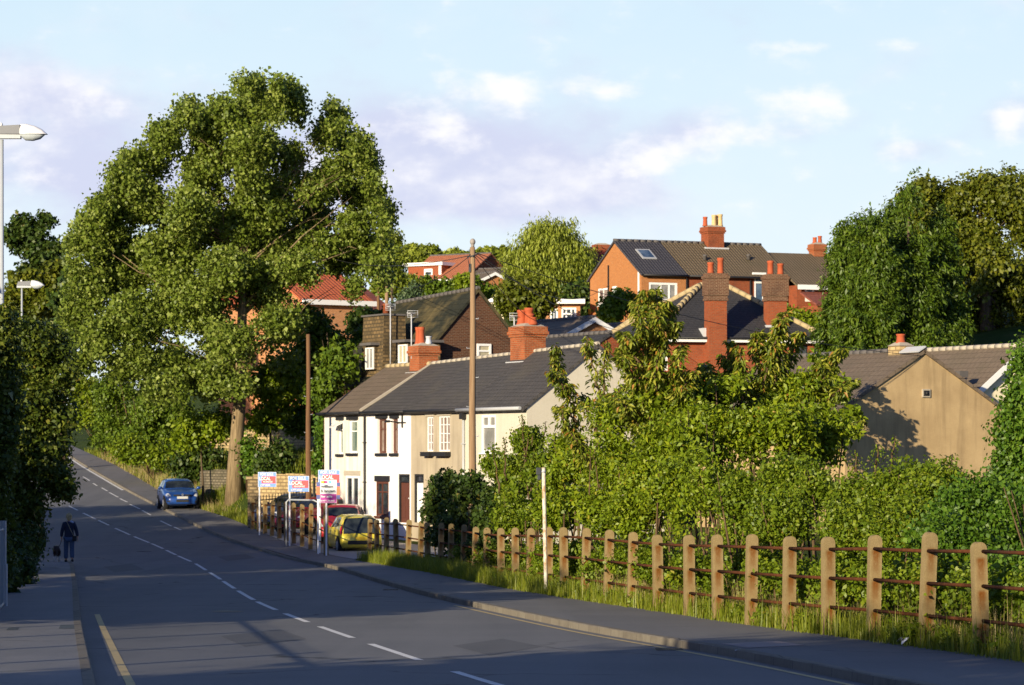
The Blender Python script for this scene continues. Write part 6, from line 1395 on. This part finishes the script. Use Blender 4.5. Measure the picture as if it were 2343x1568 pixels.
# --- hillside
hill = [('birch_tree', 'slim feathery birch rising right of the big poplar', [(898, 545, 14, 28), (908, 585, 16, 34), (890, 580, 12, 30), (900, 625, 20, 26)], 212, 4200, G_hill, (.24, .12)),
        ('tree', 'rounded bush tree below the birch and beside the russet roof', [(890, 650, 32, 34), (915, 640, 28, 32), (940, 655, 28, 24)], 235, 6000, G_hill, (.34, .24)),
        ('conifer', 'small bluish conifer at the end of the mossy roof', [(935, 690, 18, 22), (925, 712, 26, 20), (945, 668, 10, 18)], 210, 4200, G_blue, (.26, .10)),
        ('hedge', 'dark hillside hedge under the russet roof', [(985, 660, 34, 20), (1030, 665, 30, 18), (1075, 660, 30, 16), (1110, 672, 26, 20)], 255, 9000, G_bank, (.36, .26)),
        ('hedge', 'golden conifer hedge under the russet roof corner', [(1055, 648, 16, 14), (1072, 645, 10, 14)], 250, 2200, G_yellow, (.30, .14)),
        ('tree', 'round olive tree at the foot of the willow', [(1190, 668, 44, 34), (1225, 680, 44, 38), (1200, 710, 34, 24), (1165, 690, 22, 28)], 188, 13000, G_olive, (.28, .18)),
        ('willow_tree', 'large yellow green weeping willow on the hill', [(1255, 570, 60, 44), (1215, 600, 40, 50), (1295, 590, 40, 50), (1250, 640, 66, 40), (1205, 640, 28, 40), (1310, 640, 26, 48)], 222, 52000, G_willow, (.32, .09)),
        ('tree', 'dark tree right of the willow', [(1318, 690, 24, 44), (1300, 720, 22, 24), (1335, 700, 14, 40)], 205, 5000, G_dark, (.30, .20)),
        ('bush', 'green bush growing before the orange brick gable', [(1430, 695, 34, 34), (1395, 715, 20, 26), (1470, 700, 24, 34)], 182, 7000, G_hedge2, (.24, .16)),
        ('bush', 'garden bush under the white window of the lower brick house', [(1825, 735, 30, 20), (1855, 752, 24, 26), (1800, 722, 16, 14)], 178, 4500, G_yellow, (.22, .15)),
        ('tree', 'small tree behind the stone chimney stack', [(860, 745, 26, 26), (830, 735, 24, 24)], 172, 4200, G_dark, (.28, .2))]
for i, (nm, lab, sp, D, n, mt, lf) in enumerate(hill):
    kw = dict(clump=14, cr=.22, sub=(.8, 1.0))
    if nm == 'willow_tree': kw = dict(clump=16, cr=.2, spray=1.1, droop=2.2, up=.1, order=.7, rough=.3, sub=(1.3, 1.2))
    (tree if 'tree' in nm or nm == 'conifer' else bush)(nm, lab, nm.replace('_', ' '), *([None] if ('tree' in nm or nm == 'conifer') else []), sp, D, n, lf, mt, 60 + i, **kw)
sky_trees = [(945, 578, 22, 12, 'pale hilltop tree above the left end of the russet roof'), (985, 577, 20, 14, 'hilltop tree above the middle of the russet roof'), (1030, 585, 30, 12, 'low hilltop tree above the right end of the russet roof'), (1075, 590, 28, 22, 'hilltop tree directly behind the tall telegraph pole'), (1115, 588, 30, 24, 'hilltop tree right of the tall telegraph pole'), (1155, 595, 26, 34, 'hilltop tree touching the willow')]
for i, (u, v, ru, rv, lab) in enumerate(sky_trees):
    tree('tree', lab, 'tree', None, [(u, v, ru, rv), (u - ru * .7, v + rv, ru, rv * 1.2), (u + ru * .6, v + rv * 1.2, ru * 1.1, rv * 1.2)], 335 + (i % 3) * 6, 8000, (.5, .36), G_hill if i % 2 else G_willow, 80 + i, 'trees along the hilltop', sub=(1.1, 1.1), clump=12, cr=.2)
# --- conifers and the broad tree at the right
def conifer(lab, uapex, vapex, vbase, rbase, D, n, seed, lean=0, spike_=False):
    sp = []; k = 13
    for i in range(k):
        f = i / (k - 1); v = vapex + (vbase - vapex) * f; r = max(4, rbase * (f ** .55 if not spike_ else f ** .8) * (.86 + .28 * ((i * 7) % 3) / 2)); sp.append((uapex + lean * f, v, r, (vbase - vapex) / k * .95, D, r * D / FPX))
    tree('conifer', lab, 'conifer', None, sp, D, int(n * 2.3), (.22, .075), G_conif, seed, 'tall conifers behind the ochre gable', sub=(.55, .75), clump=18, cr=.085, spray=.6, droop=.6, up=.25, order=.7, rough=.34, gap=-.4, shell=.7, fill=.05, spike=.3, trunk=.2)
conifer('tallest dark conifer with a thin spike top', 2080, 440, 840, 125, 142, 30000, 101, 0, True)
conifer('dark conifer with a blunt top left of the tallest one', 1998, 495, 840, 92, 140, 26000, 102)
conifer('leftmost dark conifer touching the lower brick house roof', 1935, 520, 840, 70, 143, 17000, 103, 0, True)
conifer('dark conifer half in front of the broad olive tree', 2150, 495, 840, 85, 144, 22000, 104, 0, True)
conifer('dark conifer squeezed between the blunt one and the tallest one', 2046, 475, 840, 80, 145, 18000, 110)
tree('broad_tree', 'broad olive brown tree filling the right side behind the conifers', 'tree', None, [(2120, 460, 50, 38), (2160, 520, 60, 50), (2200, 450, 46, 34), (2260, 445, 40, 34), (2240, 520, 70, 60), (2320, 470, 60, 52), (2370, 520, 70, 70), (2200, 610, 70, 60), (2290, 610, 80, 70), (2350, 670, 80, 80), (2250, 710, 80, 70), (2190, 710, 60, 80), (2320, 780, 80, 60), (2230, 800, 80, 50), (2110, 500, 36, 40)], 156, 110000, (.20, .14), G_olive, 105, sub=(1.05, .62), clump=14, cr=.20, spray=.3, shell=.65, rough=.34, gap=-.12, trunk=.4, ntarg=15, spike=.3)
# --- ivy clad tree at the right frame edge
tree('ivy_tree', 'ivy clad tree stem rising at the right edge of the photo', 'tree', None, [(2345, 830, 18, 50), (2335, 920, 32, 70), (2325, 1010, 40, 70), (2320, 1110, 50, 70), (2315, 1190, 60, 60), (2370, 960, 60, 120), (2370, 1120, 70, 110)], 58, 26000, (.085, .065), G_ivy, 106, clump=16, cr=.13, spike=.4, trunk=.12)
# --- cherry saplings
def sapling(lab, base, shoots, D, n, seed, leaf=(.135, .052), mat=None):
    """bare stems with drooping leaves along them; shoots: lists of (u, v, D)"""
    b = P(*base); t = thing('cherry_sapling', lab, 'sapling', b); rng = np.random.default_rng(seed); m = MB(); PT, DR = [], []
    for sh in shoots:
        pts = [P(*q) for q in sh]; m.tube([p - b for p in pts], [.028 * (1 - .8 * i / (len(pts) - 1)) + .004 for i in range(len(pts))], 6)
        L = [0];
        for a, c in zip(pts[:-1], pts[1:]): L.append(L[-1] + (c - a).length)
        for _ in range(int(n * L[-1])):
            s = L[-1] * rng.random() ** .85; k = int(np.searchsorted(L, s)) ; k = max(1, min(len(pts) - 1, k)); f = (s - L[k - 1]) / (L[k] - L[k - 1]); p = pts[k - 1].lerp(pts[k], f)
            d = unit(rng.normal(size=(1, 3)) * np.array([1, 1, .35]))[0]; w = .08 + .20 * (1 - s / L[-1]); PT.append(np.array(p) + d * w * rng.random()); DR.append(d)
    PT, DR = np.array(PT), np.array(DR); N = len(PT); nrm = unit(np.array([0, 0, .8]) + DR * .5 + rng.normal(0, .45, (N, 3))); ax = DR + np.array([0, 0, -.75]) + rng.normal(0, .25, (N, 3)); ax = unit(ax - nrm * (ax * nrm).sum(1, keepdims=True)); bx = np.cross(nrm, ax)
    sc = rng.uniform(.7, 1.2, (N, 1)); l, w = leaf[0] * sc, leaf[1] * sc; V = np.empty((N, 6, 3))
    V[:, 0] = PT; V[:, 1] = PT + ax * l * .4 + bx * w * .5 + nrm * w * .25; V[:, 2] = PT + ax * l * .75 + bx * w * .33 - nrm * l * .12; V[:, 3] = PT + ax * l - nrm * l * .28; V[:, 4] = PT + ax * l * .75 - bx * w * .33 - nrm * l * .12; V[:, 5] = PT + ax * l * .4 - bx * w * .5 + nrm * w * .25
    q = np.arange(N)[:, None] * 6; F = np.concatenate([q + np.array([[0, 1, 2, 3]]), q + np.array([[0, 3, 4, 5]])]); r = rng.random(N)
    link('leaves', np_mesh('leaves', V.reshape(-1, 3) - np.array(b), F, mat or G_cherry, np.concatenate([r, r])), t); m.build('stems', m_twig, t); return t
def wob(u0, v0, u1, v1, D, seed, n=7, amp=10):
    r = random.Random(seed); return [(u0 + (u1 - u0) * i / n + r.uniform(-amp, amp) * (0 < i < n), v0 + (v1 - v0) * i / n, D + r.uniform(-.15, .15) * i) for i in range(n + 1)]
DS = 60.0; DS2 = 68.0
sh = [wob(1510, 1130, 1500, 660, DS, 1), wob(1505, 900, 1455, 690, DS, 2), wob(1505, 860, 1530, 690, DS, 3), wob(1500, 980, 1420, 800, DS, 4), wob(1505, 960, 1560, 790, DS, 5), wob(1500, 1000, 1440, 860, DS, 6), wob(1505, 1000, 1590, 850, DS, 7), wob(1505, 820, 1480, 665, DS, 8), wob(1503, 780, 1545, 740, DS, 9), wob(1500, 900, 1420, 760, DS, 10), wob(1500, 1010, 1400, 900, DS, 31), wob(1500, 880, 1465, 740, DS, 32)]
sapling('tall cherry sapling with drooping leaves before the hipped house', (1512, 1320, DS), [[(1512, 1320, DS), (1510, 1130, DS)]] + sh, DS, 150, 1)
sh = [wob(1360, 1130, 1270, 790, DS2, 11), wob(1320, 980, 1300, 880, DS2, 12), wob(1360, 1050, 1390, 780, DS2, 13), wob(1375, 920, 1345, 770, DS2, 14), wob(1300, 900, 1255, 850, DS2, 15), wob(1330, 1020, 1275, 930, DS2, 16), wob(1350, 1080, 1300, 980, DS2, 17), wob(1370, 1000, 1330, 900, DS2, 18), wob(1380, 980, 1430, 880, DS2, 19)]
sapling('cherry sapling with thin arching shoots before the near cottage gable', (1365, 1330, DS2), [[(1365, 1330, DS2), (1360, 1130, DS2)]] + sh, DS, 95, 2)
sh = [wob(1720, 1100, 1690, 790, 62, 21), wob(1720, 1000, 1760, 760, 62, 22), wob(1760, 900, 1800, 712, 62, 23), wob(1750, 960, 1830, 760, 62, 24), wob(1730, 950, 1650, 810, 62, 25), wob(1760, 980, 1880, 820, 62, 26), wob(1770, 1000, 1930, 800, 62, 27), wob(1760, 1020, 1960, 870, 62, 28), wob(1710, 900, 1665, 780, 62, 29), wob(1700, 980, 1610, 830, 62, 30), wob(1770, 1050, 1975, 960, 62, 33), wob(1750, 880, 1790, 730, 62, 34), wob(1740, 860, 1730, 760, 62, 35)]
sapling('wide cherry sapling with many light shoots below the second tall chimney', (1730, 1320, 62), [[(1730, 1320, 62), (1720, 1100, 62)]] + sh, 62, 150, 3)
# tree close to the ochre gable that throws the leafy shadow on it
tree('young_tree', 'young leafy tree standing close to the left side of the ochre gable', 'tree', None, [(1865, 860, 34, 34), (1905, 905, 40, 44), (1850, 950, 44, 44), (1945, 965, 30, 34), (1900, 1000, 50, 40), (1880, 820, 20, 24), (1965, 1010, 26, 30)], 107.3, 3600, (.22, .13), G_hedge, 108, sub=(.45, .8), clump=10, cr=.13, trunk=.08, spike=.6, gap=-.3)
# --- hedges behind the long fence: separate bushes
def fd(u):                              # distance of the fence line at picture column u
    q = sorted((HU + g.x / g.y * FPX, g.y) for g, h in FRP); return float(np.interp(u, [a for a, b in q], [b for a, b in q]))
hb = [('big bush with reddish tips under the cherry saplings', [(1440, 985, 80, 75, 59), (1400, 1060, 90, 70, 58), (1530, 940, 80, 75, 60), (1600, 900, 70, 60, 61), (1560, 1010, 100, 80, 58)], 34000, G_hedge, (.105, .05), 7),
      ('tall bright bush below the wide cherry sapling', [(1680, 905, 85, 65, 61), (1780, 900, 85, 55, 62), (1860, 910, 70, 60, 62), (1650, 990, 90, 80, 59), (1770, 990, 100, 80, 59), (1880, 990, 70, 80, 60)], 38000, G_hedge, (.105, .05), 8),
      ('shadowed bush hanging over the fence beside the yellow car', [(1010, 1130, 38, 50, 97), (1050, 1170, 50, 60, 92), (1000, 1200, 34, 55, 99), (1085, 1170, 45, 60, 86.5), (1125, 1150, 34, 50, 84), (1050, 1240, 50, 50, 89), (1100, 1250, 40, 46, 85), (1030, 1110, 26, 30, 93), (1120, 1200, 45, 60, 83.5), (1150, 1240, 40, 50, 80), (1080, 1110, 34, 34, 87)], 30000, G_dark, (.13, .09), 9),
      ('hawthorn bush with wispy tips before the near cottage wall', [(1185, 1060, 40, 50, 80), (1215, 1010, 30, 40, 79), (1165, 1120, 50, 60, 80), (1240, 1070, 50, 50, 77), (1230, 1140, 60, 60, 75), (1150, 1070, 34, 44, 82), (1190, 1180, 60, 50, 78)], 36000, G_hedge2, (.10, .065), 10),
      ('yellowish hawthorn bush behind the slim white post', [(1300, 1080, 70, 60, 70), (1330, 1140, 70, 60, 66), (1270, 1170, 60, 50, 69), (1380, 1160, 60, 60, 63), (1290, 1030, 40, 40, 72), (1350, 1060, 60, 50, 70)], 36000, G_hedge, (.095, .06), 11),
      ('dense bush with narrow leaves rising over the fence middle', [(1470, 1110, 70, 60, 56), (1450, 1190, 60, 50, 56), (1540, 1130, 70, 70, 54), (1560, 1210, 70, 60, 52), (1640, 1100, 70, 60, 54)], 34000, G_hedge, (.085, .045), 12),
      ('fine leaved hedge section behind the evenly spaced posts', [(1700, 1130, 80, 70, 51), (1690, 1220, 80, 60, 49), (1790, 1110, 80, 60, 51), (1800, 1190, 90, 70, 48), (1880, 1120, 80, 60, 49)], 42000, G_hedge2, (.065, .040), 13),
      ('green hedge section under the ochre gable', [(1980, 1140, 80, 55, 47), (1960, 1220, 80, 60, 45), (2060, 1130, 80, 60, 46), (2080, 1210, 90, 65, 44), (2150, 1120, 70, 60, 45)], 42000, G_hedge2, (.06, .038), 14),
      ('dark ivy covered hedge section around the broken rail', [(2200, 1170, 80, 60, 43), (2260, 1150, 70, 60, 43), (2330, 1190, 90, 80, 41), (2200, 1240, 90, 50, 41.5), (2330, 1320, 80, 90, 40), (2290, 1400, 60, 60, 39.5), (2400, 1250, 80, 150, 40)], 42000, G_ivy, (.065, .048), 15)]
for i, (lab, sp, n, mt, lf, sd) in enumerate(hb):
    sp2 = []
    for (u, v, ru, rv, D) in sp: sp2.append((u, v, ru, rv, max(D, fd(u - ru * .9) + .5), max(.45, ru * D / FPX * .8)))
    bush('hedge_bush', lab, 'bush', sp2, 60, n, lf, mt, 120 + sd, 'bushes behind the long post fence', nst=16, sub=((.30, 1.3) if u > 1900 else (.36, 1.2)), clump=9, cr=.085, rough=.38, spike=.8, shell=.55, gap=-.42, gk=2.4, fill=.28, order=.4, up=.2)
def whips(lab, D, tops, seed, mat):
    sh = [wob(u + (du * .4), v + 90, u + du, v - 10, D, seed + i, 5, 4) for i, (u, v, du) in enumerate(tops)]
    o = sapling(lab, (tops[0][0], 1250, D), sh, D, 60, seed, (.05, .034), mat); o.name = 'hawthorn_shoots'; o['category'] = 'shoots'
whips('wispy hawthorn shoots against the near cream cottage wall', 78.5, [(1190, 985, 18), (1205, 960, -12), (1225, 975, 22), (1165, 1010, -14), (1245, 1000, 26), (1215, 1000, 4), (1150, 1040, -20)], 401, G_hedge2)
whips('loose shoots rising from the hedge before the ochre gable', 52, [(1990, 1030, 18), (2020, 1010, 26), (1965, 1040, -10), (2060, 1050, 14), (2120, 1060, 10), (2190, 1050, -12)], 402, G_hedge2)
# low dark undergrowth behind the rails fills the gaps down to the soil
bush('undergrowth', 'shaded undergrowth in the gaps behind the fence rails', 'undergrowth', [(u, 1285 + (u - 1200) * .07, 66, 62, fd(u - 40) + 1.2, .7) for u in range(1100, 2420, 60)], 50, 110000, (.075, .045), G_hedge2, 140, nst=60, sub=(.28, 1.0), clump=10, cr=.09, rough=.3, shell=.4, gap=-.8)['kind'] = 'stuff'
# --- grass and weeds along the fence foot and on the bank
def blades(name, label, pts, h, w, mat, seed, lean=.35, cat='grass'):
    rng = np.random.default_rng(seed); pts = np.array(pts); N = len(pts); H = rng.uniform(h[0], h[1], (N, 1)) * rng.uniform(.5, 1, (N, 1)); a = rng.uniform(0, 6.283, N); dx = np.stack([np.cos(a), np.sin(a), 0 * a], 1); ln = np.stack([np.cos(a + 1.7), np.sin(a + 1.7), 0 * a], 1) * rng.normal(0, lean, (N, 1)) * H
    up = np.array([0, 0, 1.0]); W_ = w * rng.uniform(.6, 1.3, (N, 1)); V = np.empty((N, 5, 3)); V[:, 0] = pts - dx * W_ / 2; V[:, 1] = pts + dx * W_ / 2; V[:, 2] = pts + up * H * .55 + ln * .35 + dx * W_ * .4; V[:, 3] = pts + up * H * .55 + ln * .35 - dx * W_ * .4; V[:, 4] = pts + up * H * .98 + ln
    q = np.arange(N)[:, None] * 5; F = np.concatenate([q + np.array([[0, 1, 2]]), q + np.array([[0, 2, 3]]), q + np.array([[3, 2, 4]])]); r = rng.random(N)
    return tag(link(name, np_mesh(name, V.reshape(-1, 3), F, mat, np.concatenate([r, r, r]))), label, cat, kind='stuff')
G_grass = leafy('grass_blade', (.11, .15, .008), (.17, .21, .012), (.27, .28, .030), .35)
G_dry = leafy('dry_grass', (.30, .22, .08), (.38, .29, .12), (.48, .38, .18), .3)
rng = np.random.default_rng(77)
def scatter(n, y0, y1, xf, wid, patchy=0.0):
    y = y0 + (y1 - y0) * rng.random(n) ** .8; o = rng.random(n) * wid
    if patchy: k = (np.sin(y * 1.3) + np.sin(y * .53 + 1) + np.sin(y * 3.1 + o)) > patchy; y, o = y[k], o[k]
    x = np.array([xf(q) for q in y]) + o; z = np.array([hz(q) for q in y]) + .07
    return np.stack([x, y, z], 1)
blades('grass', 'rough grass and weeds along the foot of the long fence', scatter(34000, 33, 106, lambda y: RB(y) - .08, .85), (.15, .62), .016, G_grass, 201)
blades('grass', 'short grass fringe creeping onto the pavement edge', scatter(9000, 33, 106, lambda y: RB(y) - .16, .3, -.3), (.05, .18), .014, G_grass, 202)
blades('tall_grass', 'pale dry grass stalks behind the near fence rails', scatter(9000, 36, 62, lambda y: RB(y) + .15, 1.0, .1), (.4, 1.0), .008, G_dry, 203, .28)
blades('tall_grass', 'green seeding grass between the fence posts', scatter(8000, 36, 106, lambda y: RB(y) + .05, .8, .1), (.3, .7), .012, G_grass, 204, .3)
wp = scatter(420, 35, 75, lambda y: RB(y) + .02, .55, -.2) + np.array([0, 0, .16])
V_, F_, a_ = foliage(wp, np.tile([[.10, .10, .17]], (len(wp), 1)), 9000, .10, .034, 205, clump=7, cr=.05, droop=.1, up=.6, gap=-1, rough=.1)
tag(link('weeds', np_mesh('weeds', V_, F_, G_hedge2, a_)), 'broad leaved weeds in the grass at the fence foot', 'weeds', kind='stuff')
def bank(n, y0, y1, s0, s1, lift=.04):
    y = y0 + (y1 - y0) * rng.random(n); s = s0 + (s1 - s0) * rng.random(n); x = np.array([RB(q) for q in y]) + s; z = np.array([TZ(a, b) for a, b in zip(x, y)]) + lift - .06; return np.stack([x, y, z], 1)
blades('grass', 'long grass on the bank around the big poplar trunk', bank(30000, 134, 215, .1, 9.0), (.2, .6), .03, G_grass, 206)
blades('tall_grass', 'long green grass in front of the low grey stone wall', bank(7000, 140, 158, .1, 1.9), (.15, .42), .03, G_grass, 208)
blades('tall_grass', 'pale long grass at the edge of the far pavement', bank(1500, 146, 205, .0, 1.0), (.4, .9), .02, G_dry, 207)
# --- small litter at the kerb and by the fence foot
m_lit = plain('white_litter', (.75, .76, .78), .6)
for u, v, s, lab in ((1690, 1497, .05, 'tiny white scrap of paper in the gutter'), (2220, 1487, .16, 'crumpled white plastic litter under the ivy covered post'), (2060, 1478, .12, 'pale plastic bag scrap in the grass')):
    g = GP(u, v, .1); m = MB(); r_ = random.Random(u); vs = [(r_.uniform(-s, s), r_.uniform(-s, s), r_.uniform(0, s)) for _ in range(9)]; m.add(vs, [(0, 1, 2), (2, 3, 4), (4, 5, 6), (6, 7, 8), (0, 4, 8), (1, 5, 3)]); o = m.build('litter', m_lit); o.location = (g.x, g.y, hz(g.y) + .12); tag(o, lab, 'litter')
# --- unseen trees added along the left side, sized and spaced to shade the road
def shade_tree(lab, x, y, h, r, seed, n=9000):
    z = TZ(x, y); b = Vector((x, y, z)); t = thing('shade_tree', lab, 'tree', b, 0, 'unseen trees added to shade the road'); C = [(x + dx * r, y + dyy * r, z + h * f) for dx, dyy, f in ((0, 0, .78), (.4, .2, .6), (-.4, -.2, .6), (.2, -.45, .5), (-.2, .45, .52), (0, 0, .4))]
    V_, F_, a = foliage(C, [(r * .75, r * .75, h * .22)] * 6, n, .34, .26, seed, clump=16, cr=.5, gap=-1, shell=.3); link('crown', np_mesh('crown', V_ - np.array(b), F_, G_dark, a), t); m = MB(); m.tube([(0, 0, -.3), (0, 0, h * .7)], [.25, .1], 8); m.build('trunk', m_bark_d, t)
SHADE = [(-11.5, 4, 7.2, 3.5), (-11.2, 11, 6.8, 3.4), (-10.6, 17, 6.0, 2.8), (-13.5, 45, 5.6, 3.0), (-14.2, 52, 5.8, 3.4), (-15.2, 59, 6.4, 3.4), (-16.6, 66, 8.6, 3.4), (-17.6, 71, 9.4, 3.0),
         (-19.6, 82.0, 5.0, 2.8), (-21.2, 87, 8.2, 3.2), (-22.8, 93, 7.6, 3.5), (-25.0, 101, 9.4, 4), (-26.5, 111, 7.8, 4), (-30, 120, 8, 4.5), (-34, 130, 8, 4.5)]
for i, (x, y, h, r) in enumerate(SHADE): shade_tree('unseen leafy tree added left of the road to shade it', x, y, h, r, 300 + i)
